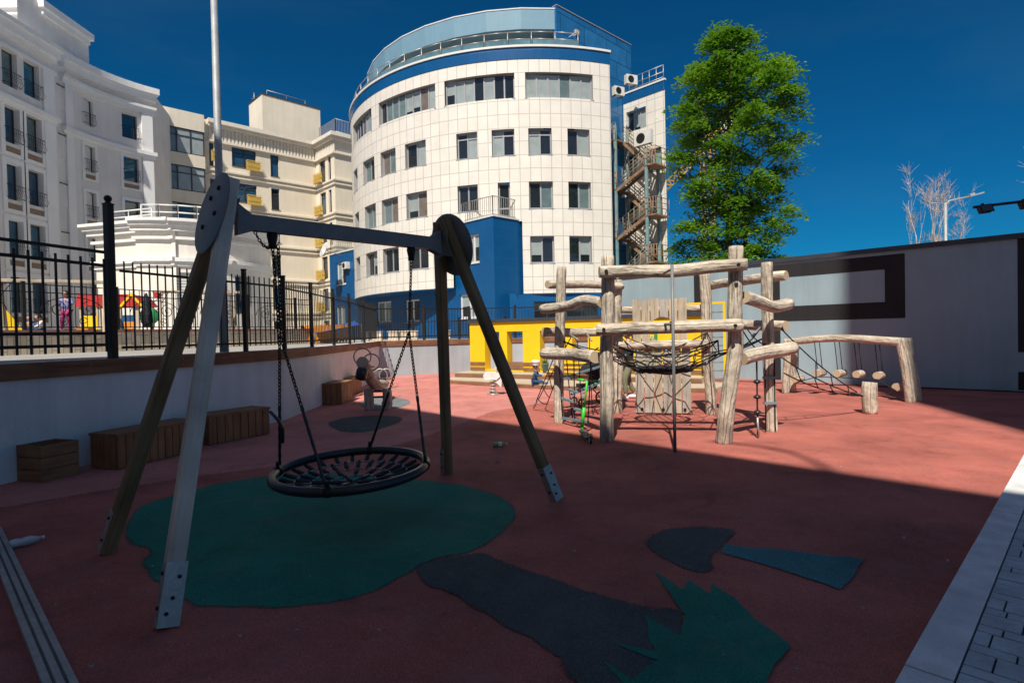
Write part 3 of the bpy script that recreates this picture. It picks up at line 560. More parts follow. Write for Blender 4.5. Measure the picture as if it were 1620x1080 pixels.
part('black_band', mb, M['wallblack'], gw)
# ================================================================== YELLOW FRONT, STAGE
YO = V((-1.45, 19.6, 0)); YD = V((.86, -.51, 0)).normalized(); fy = flat(YO, YD)
def ys(u, v=540):
    d = ray(u, v); o = V((0, 0, 1.6)); n = V((YD.y, -YD.x, 0)); k = (YO-o).dot(n)/d.dot(n); p = o+d*k; return (p-YO).dot(YD), p.z
yf = thing('yellow_playhouse_front', 'bright yellow playhouse front with tall openings and brown base boards', 'playhouse', YO)
ho = []
for a, b in ((767, 790), (802, 827), (854, 880), (905, 930)):
    ho.append((ys(a)[0], ys(b)[0], .34, 1.62))
mb = MB(); L = ys(1113)[0]
mb.wall(fy, 0, L, .30, 1.93, ho, .34); mb.wall(lambda s, d, z: fy(s, d-.34, z), 0, L, .30, 1.93, ho, 0)
mb.face([fy(0, 0, .3), fy(0, -.34, .3), fy(0, -.34, 1.93), fy(0, 0, 1.93)]); mb.face([fy(L, 0, .3), fy(L, -.34, .3), fy(L, -.34, 1.93), fy(L, 0, 1.93)])
part('front_wall', mb, M['yellow'], yf)
mb = MB(); mb.box(-.06, L+.06, -.42, .07, 1.932, 2.04, fy); part('roof_edge', mb, M['capmetal'], yf)
edges = [0]+[x for h in ho for x in h[:2]]+[L]
for i in range(0, len(edges), 2):
    for z0, z1 in ((.345, .43), (.50, .60)):
        mb = MB(); mb.box(edges[i]+.01, edges[i+1]-.01, .002, .03, z0, z1, fy); part('base_board', mb, M['brown'], yf)
mb = MB(); mb.box(ho[1][0]+.0, ho[1][0]+.62, -.30, -.04, .305, .60, fy); part('bench_box', mb, M['brown'], yf)
st = thing('play_stage', 'low two-step beige stage with brown risers in front of the yellow front', 'stage', (-1.9, 18.1, 0))
mb = MB(); F = [(-1.95, 18.05), (1.2, 15.42), (5.0, 13.9)]
back = [fy(L, .0, 0)[:2], fy(-.15, .0, 0)[:2]]
mb.slab(F+[(5.9, 14.9), back[0], back[1], (-2.3, 18.6)], .004, .135); part('lower_deck', mb, [M['deck']], st)
mb = MB()
for a, b in zip(F, F[1:]):
    f = flat((a[0], a[1], 0), V(b+(0,))-V(a+(0,))); mb.box(0, (V(b)-V(a)).length, .002, .05, 0, .105, f)
part('riser', mb, M['brown'], st)
mb = MB(); mb.box(-.1, L+.1, -.34, .75, .137, .29, fy); part('upper_deck', mb, M['deck'], st)
mb = MB(); mb.box(-.1, L+.1, .752, .78, .14, .265, fy); part('riser', mb, M['brown'], st)
mb = MB(); s0 = ys(884)[0]; s1 = ys(1000)[0]
for i in range(3):
    mb.box(s0, s1, .2-.22*i+.44, .42-.22*i+.44, .295+.0*i, .36+.12*i, fy, 0)
part('step', mb, M['brown'], st)
mb = MB()
for i in range(3): mb.box(s0, s1, .2-.22*i+.44, .44-.22*i+.44, .362+.12*i, .392+.12*i, fy)
part('step_nosing', mb, M['yellow'], st)
def plant_pot(u, Y, label):
    c = at(u, 590, Y); z = .30; t = thing('plant_pot', label, 'plant pot', (c.x, c.y, z), 'grey plant pots by the yellow front')
    mb = MB(); mb.lathe([(.001, 0), (.085, 0), (.11, .26), (.12, .26), (.12, .29), (.1, .29), (.095, .25), (.001, .25)], (c.x, c.y, z), 14); part('pot', mb, M['rung'], t)
    mb = MB(); rnd = random.Random(u)
    for i in range(60):
        a = rnd.uniform(0, 6.28); e = rnd.uniform(.3, 1.5); l = rnd.uniform(.1, .26); b = V((c.x, c.y, z+.25)); d = V((math.cos(a)*math.cos(e), math.sin(a)*math.cos(e), math.sin(e)))
        p = b+d*l; s = V((-math.sin(a), math.cos(a), 0))*.018; mb.face([b, b+d*l*.6+s, p, b+d*l*.6-s])
    part('foliage', mb, M['leaf'], t, recalc=False)
plant_pot(863, 17.9, 'small grey pot with a green plant in the opening of the yellow front'); plant_pot(944, 16.9, 'grey pot with a green plant right of the yellow-edged steps')
# ladder frame beside it
t = thing('climbing_ladder', 'yellow metal ladder frame with grey rungs at the end of the yellow front', 'ladder', fy(L+.05, .5, 0))
fl2 = lambda s, d, z: fy(L+.12+s, .45+d, z)
for s in (0, .52):
    mb = MB(); mb.box(s-.035, s+.035, -.035, .035, 0, 2.22, fl2); part('upright', mb, M['yellow'], t)
mb = MB(); mb.box(-.45, .555, -.03, .03, 2.222, 2.28, fl2); part('top_bar', mb, M['yellow'], t)
mb = MB()
for i in range(9): mb.cyl(fl2(.036, 0, .25+.22*i), fl2(.484, 0, .25+.22*i), .017, n=8)
part('rung', mb, M['darksteel'], t)
t = thing('climbing_ladder', 'green rung ladder seen through the round hole of the plank panel', 'ladder', fy(L-1.2, .5, .3))
fl3 = lambda s, d, z: fy(L-1.75+s, .25+d, z)
for s in (0, .5):
    mb = MB(); mb.box(s-.04, s+.04, -.03, .03, .3, 1.75, fl3); part('upright', mb, M['greenset'], t)
mb = MB()
for i in range(9): mb.cyl(fl3(.042, 0, .42+.15*i), fl3(.458, 0, .42+.15*i), .022, n=8)
part('rung', mb, M['greenset'], t)
# ================================================================== SHADE: the tall block behind the photographer
sb = thing('apartment_block', 'tall pale block behind the photographer, stepping up to a tower', 'building', (-1.1, -7.9, 0))
fs = flat((-1.1, -7.9, 0), BX)
mb = MB(); mb.wall(lambda s, d, z: fs(s, -d, z), -11.6, 5.5, -.02, 20, [(s, s+1.6, z, z+1.7) for s in (-10.5, -7.4, -4.3, -1.2, 1.9) for z in (1.2, 4.4, 7.6, 10.8, 14, 17.2)], .2)
for a, b, h in ((-11.6, 5.5, 20),):
    P = [fs(a, 0, 0), fs(b, 0, 0), fs(b, 14*1, 0), fs(a, 14, 0)]
    mb.face([p+UP*h for p in P])
    for i in (1, 2, 3): mb.face([P[i], P[(i+1) % 4], P[(i+1) % 4]+UP*h, P[i]+UP*h])
mb.box(-11.4, 5.4, .25, 6, 0, 19.8, fs)
T0, T1 = fs(5.501, 0, 0), fs(14, 0, 0); bk = V((-.225, -.974, 0))*12
mb.slab([(p.x, p.y) for p in (T0, T1, T1+bk, T0+bk)], -.02, 46)
part('wall', mb, M['cream'], sb)
mb = MB(); arm = [gr(u, v)-sdir*(z/-sdir.z) for u, v, z in ((1330, 758, 19.6), (1312, 744, 20.3), (1285, 728, 20.8), (1248, 714, 21.1), (1190, 704, 21.3), (1121, 697, 21.4))]  # unseen tube, added and traced back to cast a curved shadow on the floor
mb.tube(arm, .05, 8); part('shadow_caster_arm', mb, M['darksteel'], sb)
# ================================================================== BUILDINGS
WIN_RND = random.Random(3)
def window(parent, fr, s0, s1, z0, z1, d=-.2, fm='winframe', n=2, fw=.07, transom=None, panes=('g_dark', 'g_teal', 'g_blind'), wts=(5, 3, 2), sill=None, fracs=None):
    mb = MB(); D0, D1 = d, d+.06
    mb.box(s0, s1, D0, D1, z0, z0+fw, fr); mb.box(s0, s1, D0, D1, z1-fw, z1, fr)
    mb.box(s0, s0+fw, D0, D1, z0+fw, z1-fw, fr); mb.box(s1-fw, s1, D0, D1, z0+fw, z1-fw, fr)
    xs = fracs or [i/n for i in range(1, n)]; ed = [s0+fw]
    for q in xs:
        c = s0+(s1-s0)*q; mb.box(c-fw*.6, c+fw*.6, D0, D1, z0+fw, z1-fw, fr); ed += [c-fw*.6, c+fw*.6]
    ed.append(s1-fw)
    if transom:
        zt = z0+(z1-z0)*transom
        for i in range(0, len(ed), 2): mb.box(ed[i], ed[i+1], D0+.002, D1-.002, zt-fw*.5, zt+fw*.5, fr)
    if sill: mb.box(s0-.04, s1+.04, -.001 if sill < 0 else .002, abs(sill), z0-.06, z0-.003, fr)
    f = part('window', mb, M[fm], parent)
    pb = MB(); mats = [M[p] for p in panes]; k0 = None
    for i in range(0, len(ed), 2):
        k = WIN_RND.choices(range(len(panes)), wts)[0]; a, b = ed[i], ed[i+1]
        lo, hi = z0+fw, z1-fw
        if panes[k] in ('g_blind', 'g_brown') and WIN_RND.random() < .3:      # blind let half down
            zm = lo+(hi-lo)*WIN_RND.uniform(.15, .6)
            pb.face([fr(a, d+.015, lo), fr(b, d+.015, lo), fr(b, d+.015, zm), fr(a, d+.015, zm)], 0)
            pb.face([fr(a, d+.015, zm), fr(b, d+.015, zm), fr(b, d+.015, hi), fr(a, d+.015, hi)], k)
        else: pb.face([fr(a, d+.015, lo), fr(b, d+.015, lo), fr(b, d+.015, hi), fr(a, d+.015, hi)], k)
    part('pane', pb, mats, f)
    return f
# ------------------------------------------------------------------ the round office block
RC = V((1.35, 48.8, 0)); RR = 14.2
def cyl_fr(c, r):
    return lambda s, d, z: V((c.x+(r+d)*math.sin(s/RR), c.y-(r+d)*math.cos(s/RR), z))
fr_ = cyl_fr(RC, RR)
def rs(u, v):                                                       # arc length on the drum for a pixel
    d = ray(u, v); dx, dy = d.x/d.y, 1
    a = dx*dx+1; b = -2*(RC.x*dx+RC.y); c = RC.x**2+RC.y**2-RR**2; D = b*b-4*a*c
    if D < 0: return None
    y = (-b-math.sqrt(D))/(2*a); return math.atan2(dx*y-RC.x, RC.y-y)*RR
off = thing('office_building', 'round cream-tiled office block with blue base, blue roof band and blue top storey', 'building', RC)
SE = rs(967, 250)                                                   # right-hand end of the curved front
SL = -math.radians(118)*RR
zof = lambda v, u=855: (at(u, v, 34.75)).z
A0, A1 = zof(155, 885), zof(115, 885); B0, B1 = zof(245), zof(204); C0_, C1_ = zof(330), zof(288); D0_, D1_ = zof(416), zof(374)
ZT = zof(95, 850); SBL = rs(717.5, 440); SBR = rs(828, 440)
def row(ranges, v, z0, z1):
    o = []
    for a, b in ranges:
        vv = v
        p, q = rs(a, vv), rs(b, vv)
        if p is None or q is None: continue
        o.append((p, q, z0, z1))
    return o
rA = row([(599, 689)], 165, A0, A1)+row([(703, 814), (831, 938)], 138, A0, A1)
rB = row([(574, 592), (602, 626), (641, 674)], 250, B0, B1)+row([(722, 755), (778, 814), (836, 873), (898, 933)], 226, B0, B1)
rC = row([(577, 594.5), (604, 630), (643, 676)], 330, C0_, C1_)+row([(724, 756), (837, 875), (899.5, 935)], 309, C0_, C1_)
rD = row([(579, 597), (606, 631), (646, 678)], 408, D0_, D1_)+row([(839, 877), (901, 936.5)], 395, D0_, D1_)
door = row([(788, 807)], 318, C0_-.75, C1_)
# same rhythm carried round to the hidden side, where the drum turns away
def more(rw, k, step, wdt):
    s = min(r[0] for r in rw); z0, z1 = rw[0][2], rw[0][3]
    for i in range(k): s -= step; rw.append((s, s+wdt, z0, z1))
more(rA, 2, 5.1, 4.1); more(rB, 5, 2.7, 1.35); more(rC, 5, 2.7, 1.35); more(rD, 5, 2.7, 1.35)
holes = rA+rB+rC+rD+door
ZB = zof(464.5, 832); ZBL = ZB+.52
mb = MB()
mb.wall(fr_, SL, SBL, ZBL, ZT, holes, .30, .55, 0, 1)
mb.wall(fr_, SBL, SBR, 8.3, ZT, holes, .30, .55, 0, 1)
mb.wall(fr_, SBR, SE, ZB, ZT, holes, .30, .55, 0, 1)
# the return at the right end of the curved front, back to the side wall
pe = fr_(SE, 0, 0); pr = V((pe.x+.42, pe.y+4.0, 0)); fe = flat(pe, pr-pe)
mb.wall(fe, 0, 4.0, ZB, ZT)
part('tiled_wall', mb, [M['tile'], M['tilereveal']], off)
mb = MB(); mb.wall(lambda s, d, z: fr_(s, d+.03, z), SL, SE+.03, ZT+.003, ZT+.70, (), 0, .55); mb.wall(lambda s, d, z: fe(s, d+.03, z), -.03, 4, ZT+.003, ZT+.70); part('blue_band', mb, M['bluetile'], off)
def ring(mb, s0, s1, d0, d1, z0, z1, fr=fr_, ds=.6, mi=0):
    n = max(1, int((s1-s0)/ds)); S = [s0+(s1-s0)*i/n for i in range(n+1)]
    for a, b in zip(S, S[1:]): mb.box(a, b, d0, d1, z0, z1, fr, mi)
mb = MB(); ring(mb, SL, SE+.05, -1.2, .10, ZT+.705, ZT+.83); part('roof_ledge', mb, M['whitetrim'], off)
mb = MB(); ring(mb, SL, SE, -RR+3, -1.21, ZT+.5, ZT+.72); part('roof_deck', mb, M['asphalt'], off)
# soffit under the drum
mb = MB(); ring(mb, SL, SBL, -6, -.02, ZBL-.06, ZBL-.004); ring(mb, SBR, SE, -6, -.02, ZB-.06, ZB-.004); part('soffit', mb, M['bluetile'], off)
for k, h in enumerate(holes):
    wdt = h[1]-h[0]; ribbon = h in rA
    n = 6 if ribbon and wdt > 3.9 else (8 if ribbon else 2)
    if ribbon: n = max(4, round(wdt/.68))
    if h in door: window(off, fr_, h[0], h[1], h[2], h[3], -.28, 'winframe', 1, .09, .35)
    else: window(off, fr_, h[0], h[1], h[2], h[3], -.28, 'winframe', n, .075, None if ribbon else (.78 if WIN_RND.random() < .3 else None), ('g_dark', 'g_teal', 'g_blind', 'g_brown'), (5, 5, 5, 1) if ribbon else (6, 3, 3, 1), sill=.03)
# roof-terrace railing
mb = MB(); gl = MB(); zr = ZT+.835
n = int((SE-SL)/1.5)
for i in range(n+1):
    s = SL+(SE-2.0-SL)*i/n; p = fr_(s, -.25, zr); mb.cyl(p, p+UP*.92, .03, n=6)
    if i < n:
        s2 = SL+(SE-2.0-SL)*(i+1)/n
        for z in (.92, .50, .12): mb.cyl(fr_(s, -.25, zr+z), fr_(s2, -.25, zr+z), .028, n=6)
        gl.box(s+.06, s2-.06, -.255, -.245, zr+.17, zr+.46, fr_)
rl = part('roof_railing', mb, M['steel'], off); part('railing_glass', gl, M['railglass'], rl)
# top storey: pale blue fascia over a recessed glazed drum, and the flat blue side wall
zf1 = at(800, 14, 35.9).z; zf0 = at(800, 46, 35.9).z
fr3 = cyl_fr(RC, 12.85); k3 = RR/12.85
s3 = lambda u, v: math.atan2(*( (lambda p: (p.x-RC.x, RC.y-p.y))(at(u, v, 36)) ))*RR
se3 = s3(880, 30)
nf = 9; a0 = -math.radians(80)*RR
mb = MB(); S3 = [a0+(se3-a0)*i/nf for i in range(nf+1)]
for a, b in zip(S3, S3[1:]): mb.box(a, b, -1.6, 0, zf0, zf1, fr3); 
part('fascia', mb, M['lightblue'], off)
mb = MB()
for a, b in zip(S3, S3[1:]): mb.box(a, b, -1.7, .03, zf1+.002, zf1+.07, fr3)
part('fascia_cap', mb, M['whitetrim'], off)
mb = MB(); fm = MB()
for i in range(34):
    a = a0+(se3-a0)*i/34; b = a0+(se3-a0)*(i+1)/34; mb.box(a, b, -1.45, -1.35, ZT+.5, zf0-.002, fr3); fm.box(a-.05, a+.05, -1.345, -1.28, ZT+.72, zf0-.003, fr3)
g = part('top_glazing', mb, M['g_sky'], off); part('mullion', fm, M['winframe'], g)
p1 = at(886, 12, 36.2); p2 = at(998, 72, 0) if False else None
PD = AX; PO = V((p1.x, p1.y, 0)); fp = flat(PO, PD)
def on_plane(u, v, O, D):
    d = ray(u, v); o = V((0, 0, 1.6)); n = V((D.y, -D.x, 0)); k = (V(O)-o).dot(n)/d.dot(n); p = o+d*k; return (p-V(O)).dot(D), p.z
Lp = on_plane(998, 80, PO, PD)[0]
zp0 = p1.z; zp1 = on_plane(998, 72, PO, PD)[1]
mb = MB()
q = [fp(-.35, 0, 0), fp(Lp, 0, 0), fp(Lp, -9, 0), fp(-.35, -9, 0)]
mb.prism([(-.35, 1), (Lp, 1), (Lp, zp1), (0, zp0), (-.35, zp0)], 0, -.3, fp)
mb.face([fp(-.349, -.3, zp0-.02), fp(Lp, -.3, zp1-.02), fp(Lp, -9, zp1-.02), fp(-.349, -9, zp0-.02)]); mb.face([fp(Lp, -.3, 1), fp(Lp, -9, 1), fp(Lp, -9, zp1), fp(Lp, -.3, zp1)])
part('side_wall', mb, M['bluewall'], off)
mb = MB()
for a, b in ((0, Lp),):
    z = lambda s: zp0+(zp1-zp0)*s/Lp
    mb.prism([(a-.37, zp0+.004), (Lp+.03, zp1+.004), (Lp+.03, zp1+.05), (a-.37, zp0+.05)], .04, -.34, fp)
part('side_wall_cap', mb, M['winframe'], off)
mb = MB(); mb.box(*on_plane(909, 51, PO, PD)[:1]*1, on_plane(914, 51, PO, PD)[0], .002, .12, on_plane(912, 55, PO, PD)[1], on_plane(912, 49, PO, PD)[1], fp); part('vent_box', mb, M['deck'], off)
mb = MB(); s_, z_ = on_plane(899, 60, PO, PD); mb.cyl(fp(s_, .02, z_), fp(s_, .4, z_+.05), .03, n=6); mb.ball(fp(s_, .48, z_+.02), .13, 8, 0, (1.3, 1, .7)); part('camera_dome', mb, M['white'], off)
# the straight wing at the right
w0s, _ = on_plane(985, 160, PO, PD); WO = fp(w0s, .05, 0); fw_ = flat(WO, BX)
WL = on_plane(1051.5, 140, WO, BX)[0]
zw1 = on_plane(1030, 153, WO, BX)[1]
def wr(u0, u1, v0, v1):
    return (on_plane(u0, (v0+v1)/2, WO, BX)[0], on_plane(u1, (v0+v1)/2, WO, BX)[0], on_plane((u0+u1)/2, v1, WO, BX)[1], on_plane((u0+u1)/2, v0, WO, BX)[1])
zt_, zb_ = wr(1000, 1040, 153, 172)[3], 0
WH = [wr(991, 1022, 173, 206)]
for z in (13.9, 10.65, 7.35): WH.append((WL-1.35, WL-.35, z-1.6, z)); WH.append((.25, 1.0, z-1.9, z))
ZW = zt_
mb = MB(); mb.wall(fw_, 0, WL, 1.2, ZW, WH, .25); f2 = flat(fw_(WL, 0, 0), V((.1, 1, 0))); mb.wall(lambda s, d, z: f2(s, d, z), 0, 9, 1.2, ZW)
part('wing_wall', mb, M['tile'], off)
for h in WH: window(off, fw_, *h, -.24, 'winframe', 3 if h[1]-h[0] > 1.3 else 2, .07)
mb = MB(); mb.box(-.02, WL+.03, -.1, .03, ZW+.003, ZW+.62, fw_); mb.box(0, 9, -.1, .03, ZW+.003, ZW+.62, f2); part('blue_band', mb, M['bluetile'], off)
mb = MB(); mb.box(-.02, WL+.05, -.12, .07, ZW+.625, ZW+.74, fw_); part('roof_ledge', mb, M['whitetrim'], off)
mb = MB()
for i in range(6):
    s = .4+(WL-.6)*i/5; mb.cyl(fw_(s, -.2, ZW+.74), fw_(s, -.2, ZW+1.75), .025, n=6)
for z in (1.75, 1.3, .95): mb.cyl(fw_(.4, -.2, ZW+z), fw_(WL-.2, -.2, ZW+z), .025, n=6)
part('roof_railing', mb, M['steel'], off)
# blue block: long straight wall under the drum, with the boxed bay carrying a balcony
bA = at(780, 342, 33.2); bO = V((bA.x, bA.y, 0)); ZBX = bA.z
bdir = -BX; fb_ = flat(bO, bdir, (-.7193, -.6947, 0))
def bs(u, v): return on_plane(u, v, bO, bdir)
def brect(u0, u1, v0, v1):
    um, vm = (u0+u1)/2, (v0+v1)/2; return (bs(u1, vm)[0], bs(u0, vm)[0], bs(um, v1)[1], bs(um, v0)[1])
BH = [brect(740, 758, 371, 416), brect(728, 757, 465, 503), brect(642, 664, 474, 509), brect(597, 619, 477, 510), brect(533, 546, 484, 515), brect(533, 547, 415, 450)]
BLn = bs(522, 440)[0]
mb = MB(); mb.wall(fb_, 0, BLn, TZ-.02, ZBX, BH, .18)
fr2 = flat(bO, AX); LR = 2.6
mb.wall(fr2, 0, LR, TZ-.02, ZBX); 
le = fb_(BLn, 0, 0); fl_ = flat(le, AX, (-.69, .72, 0)); mb.wall(fl_, 0, 6, TZ-.02, ZBX)
part('blue_wall', mb, M['bluetile'], off)
for h in BH: window(off, fb_, *h, -.15, 'winwhite', 2, .10, None, ('g_dark', 'g_teal', 'g_blind'), (3, 2, 5), sill=.05)
mb = MB(); P = [fb_(0, .06, 0)+AX*-.0, fb_(BLn, .06, 0), fb_(BLn, -6, 0), fr2(LR+4, -2, 0), fr2(LR, .06, 0), bO+V((0, -.085, 0))]
mb.slab([(p.x, p.y) for p in P], ZBX+.004, ZBX+.09); part('blue_roof', mb, M['kerb'], off)
def railing(parent, name, pts, z, h, m, step=.14, r=.012, rails=(1.0, .08)):
    mb = MB()
    for a, b in zip(pts, pts[1:]):
        a, b = V(a), V(b); n = max(1, int((b-a).length/step))
        for i in range(n+1): p = a.lerp(b, i/n); mb.cyl(V((p.x, p.y, z)), V((p.x, p.y, z+h)), r*(2 if i in (0, n) else 1), n=5, cap=False)
        for q in rails: mb.cyl(V((a.x, a.y, z+h*q)), V((b.x, b.y, z+h*q)), r*1.8, n=5)
    return part(name, mb, m, parent, recalc=False)
railing(off, 'balcony_railing', [fb_(3.0, -.1, 0), fb_(.12, -.1, 0), fr2(LR-.2, -.12, 0)], ZBX+.09, 1.15, M['steel'], .17, .016)
railing(off, 'balcony_railing', [fb_(BLn-.1, -2, 0), fb_(BLn-.1, -.1, 0), fb_(BLn-3.6, -.1, 0)], ZBX+.09, 1.15, M['steel'], .17, .016)
# recessed ground floor right of the bay
mb = MB(); g0 = fr2(LR-1.2, -.4, 0); fg2 = flat(g0, V((1, .12, 0)))
mb.wall(fg2, 0, 9.0, TZ-.02, ZB-.07, [(1.6, 3.2, TZ, ZB-.5), (3.6, 5.6, TZ+.9, ZB-.5), (6.1, 8.4, TZ, ZB-.5)], .12)
mb.prism([(0, TZ), (1.5, TZ), (.35, ZB-.07), (0, ZB-.07)], 1.1, .005, fg2)
part('ground_floor_wall', mb, M['bluetile'], off)
for h in ((1.6, 3.2, TZ, ZB-.5), (3.6, 5.6, TZ+.9, ZB-.5), (6.1, 8.4, TZ, ZB-.5)): window(off, fg2, *h, -.1, 'windark', 2, .06, .75, ('g_dark',), (1,))
# crates / cellar-light boxes of pale stone before the blue wall
# ------------------------------------------------------------------ wall-hung boxes
def ac(u, v, Y, wd, nrm, label, h=None):
    c = at(u, v, Y); n = V(nrm).normalized(); dx = V((-n.y, n.x, 0)); f = lambda s, d, z: c+dx*s+n*d+UP*z; h = h or wd*.72
    t = thing('air_conditioner', label, 'air conditioner', c, 'air conditioners hung on the walls')
    mb = MB(); mb.box(-wd/2, wd/2, -.16, .16, -h/2, h/2, f); part('casing', mb, M['acwhite'], t)
    mb = MB(); mb.tube([f(-.1*wd+h*.36*math.cos(k*.3927), .165, h*.36*math.sin(k*.3927)) for k in range(16)], .018, 5, closed=True); mb.lathe([(.001, 0), (h*.34, .001)], f(-.1*wd, .163, 0), 16, n); part('fan_grille', mb, M['black'], t)
    mb = MB()
    for s in (-.35, .35): mb.box(s*wd-.02, s*wd+.02, -.3, .16, -h/2-.06, -h/2-.004, f)
    part('bracket', mb, M['darksteel'], t)
ac(998, 127, 38.6, .85, (.4, -1, 0), 'air conditioner highest on the blue side wall, beside the roof railing')
ac(978, 145, 38.3, .8, (.5, -1, 0), 'air conditioner on the blue side wall just right of the tiled front')
cw = at(1017, 219, 38.5); ac(1018, 219, 38.3, 1.3, (-.7193, -.6947, 0), 'large air conditioner under the top window of the narrow wing', .9)
cb = bs(547, 408); pcb = fb_(cb[0], .35, cb[1]); ac(547, 420, pcb.y-.1, .75, (-.7193, -.6947, 0), 'air conditioner by the upper window of the low blue wing')
# satellite dish at the corner of the low blue wing
c = at(515, 396, 44.8); t = thing('satellite_dish', 'pale satellite dish at the left corner of the blue wing', 'satellite dish', c)
mb = MB(); nn = V((-.75, -.6, .35)).normalized(); mb.lathe([(.001, 0), (.3, .03), (.55, .12), (.62, .17), (.6, .18), (.3, .06), (.001, .03)], c, 18, nn); part('reflector', mb, M['winwhite'], t)
mb = MB(); mb.cyl(c, c+V((1.0, .8, -.3)), .03, n=6); mb.cyl(c+UP*-.5+nn*.1, c+nn*.6, .015, n=5); mb.ball(c+nn*.6, .06, 6); part('arm', mb, M['steel'], t)
# ------------------------------------------------------------------ fire escape
fe_ = thing('fire_escape', 'rusty teal zigzag steel fire stair between the round front and the narrow wing', 'fire stair', WO)
fz = lambda s, d, z: fw_(s, d+.25, z)
sA = on_plane(976, 300, WO+V((-.17, -.17, 0)), BX)[0]; sB = on_plane(997, 300, WO, BX)[0]; sC = on_plane(1045, 300, WO, BX)[0]; sD = on_plane(1060, 300, WO, BX)[0]
sA = max(sA, sB-1.1)
dn, df = 1.45, .0                                                     # outer and inner side of the stair
ztop = at(996, 195, 39).z
for s, zz in ((sB, ztop), (sC, at(1044, 235, 37.5).z), (sA, ztop)):
    for dd in (dn, df):
        mb = MB(); mb.box(s-.09, s+.09, dd-.07, dd+.07, TZ-.05, zz, fz); part('post', mb, M['tealpost'], fe_)
left_z = [at(985, v, 38.5).z for v in (456, 372, 294, 214)]; right_z = [at(1045, v, 37.2).z for v in (413, 338, 258)]
def platform(s0, s1, z, d0=-.1, d1=1.55, m='rust'):
    mb = MB(); mb.box(s0, s1, d0, d1, z-.09, z, fz); part('platform', mb, M[m], fe_)
    mb = MB()
    pts = [(s0, d1), (s1, d1)]
    side = s1 if s1 > sC else s0
    for k in range(5):
        for dd in (d1-.03,): mb.cyl(fz(s0+(s1-s0)*k/4, dd, z), fz(s0+(s1-s0)*k/4, dd, z+1.1), .028, n=5)
    for h in (1.1, .75, .4): mb.cyl(fz(s0, d1-.03, z+h), fz(s1, d1-.03, z+h), .026, n=5); mb.cyl(fz(side, d1-.03, z+h), fz(side, d0, z+h), .026, n=5)
    for dd in (d0, .75): mb.cyl(fz(side, dd, z), fz(side, dd, z+1.1), .028, n=5)
    part('platform_railing', mb, M['rust'] if m == 'rust' else M['oldrail'], fe_, recalc=False)
for z in left_z: platform(sA-.15, sB+.1, z, m='rust')
for z in right_z: platform(sC-.1, sD, z)
def flight(s0, z0, s1, z1, d0, d1, rail=True):
    mb = MB(); n = 11; dz = z1-z0; ds = s1-s0
    for dd in (d0, d1-.05):
        mb.prism([(s0, z0-.24), (s1, z1-.24), (s1, z1), (s0, z0)], dd, dd+.05, fz)
    part('stringer', mb, M['rust'], fe_)
    mb = MB()
    for i in range(n): a = s0+ds*(i+.15)/n; b = s0+ds*(i+.95)/n; mb.box(min(a, b), max(a, b), d0+.052, d1-.052, z0+dz*(i+.5)/n-.02, z0+dz*(i+.5)/n+.015, fz)
    part('tread', mb, M['oldrail'], fe_, recalc=False)
    mb = MB()
    for dd in (d1-.02, d0+.02):
        for h in (1.05, .8, .55, .3): mb.cyl(fz(s0, dd, z0+h), fz(s1, dd, z1+h), .024, n=5)
        for i in range(6): k = i/5; mb.cyl(fz(s0+ds*k, dd, z0+dz*k), fz(s0+ds*k, dd, z0+dz*k+1.05), .024, n=5)
    part('flight_railing', mb, M['oldrail'], fe_, recalc=False)
for i, z in enumerate(right_z):
    flight(sB+.1, left_z[i], sC-.1, z, .82, 1.5); flight(sC-.1, z, sB+.1, left_z[i+1], 0, .68)
# ------------------------------------------------------------------ cream residential block in the middle
Y1 = 48.4; c0 = at(246, 170.5, Y1); CO = V((c0.x, c0.y, 0)); fc = flat(CO, AX)
cs = lambda u, v: on_plane(u, v, CO, AX)
CL = cs(499, 232)[0]; ZC = c0.z
cre = thing('residential_building', 'cream five-storey block with string courses, glazed balconies and yellow baskets', 'building', CO)
def crect(u0, u1, v0, v1, f=cs): um, vm = (u0+u1)/2, (v0+v1)/2; return (f(u0, vm)[0], f(u1, vm)[0], f(um, v1)[1], f(um, v0)[1])
a1, a2 = crect(367, 405, 236, 270), crect(428, 441, 246, 279); a0_ = crect(331, 338, 222, 262)
ST = 3.2; rows_ = range(6); CH = []
z1t, z1b = a2[3], a2[2]
for k in rows_:
    for r in (a0_, a1, a2): CH.append((r[0], r[1], z1b-ST*k+(.35 if r is a1 else 0), z1t-ST*k))
mb = MB(); mb.wall(fc, 0, CL, TZ-.02, ZC, CH, .22)
CO2 = fc(CL, 0, 0); fc2 = flat(CO2, BX); cs2 = lambda u, v: on_plane(u, v, CO2, BX); CL2 = cs2(528, 220)[0]
CH2 = []
b1, b2 = cs2(506, 290), cs2(515, 290); b3, b4 = cs2(519.5, 290), cs2(524, 290)
for k in rows_:
    CH2.append((b1[0], b2[0], z1b-.2-ST*k, z1t-ST*k)); CH2.append((b3[0], b4[0], z1b-.2-ST*k, z1t-ST*k))
mb.wall(fc2, 0, CL2, TZ-.02, ZC, CH2, .25)
CO3 = fc2(CL2, 0, 0); fc3 = flat(CO3, AX); mb.wall(fc3, 0, 7, TZ-.02, ZC)
fL = flat(CO, BX); mb.wall(lambda s, d, z: fL(-s, -d, z), 0, 8, TZ-.02, ZC)
part('wall', mb, M['cream'], cre)
for h in CH: window(cre, fc, *h, -.2, 'windark', 1 if h[1]-h[0] < 1.2 else 2, .08, .74, ('g_dark', 'g_sky'), (2, 3), sill=.06)
for h in CH2: window(cre, fc2, *h, -.22, 'windark', 1, .07, .78, ('g_dark', 'g_sky'), (2, 2))
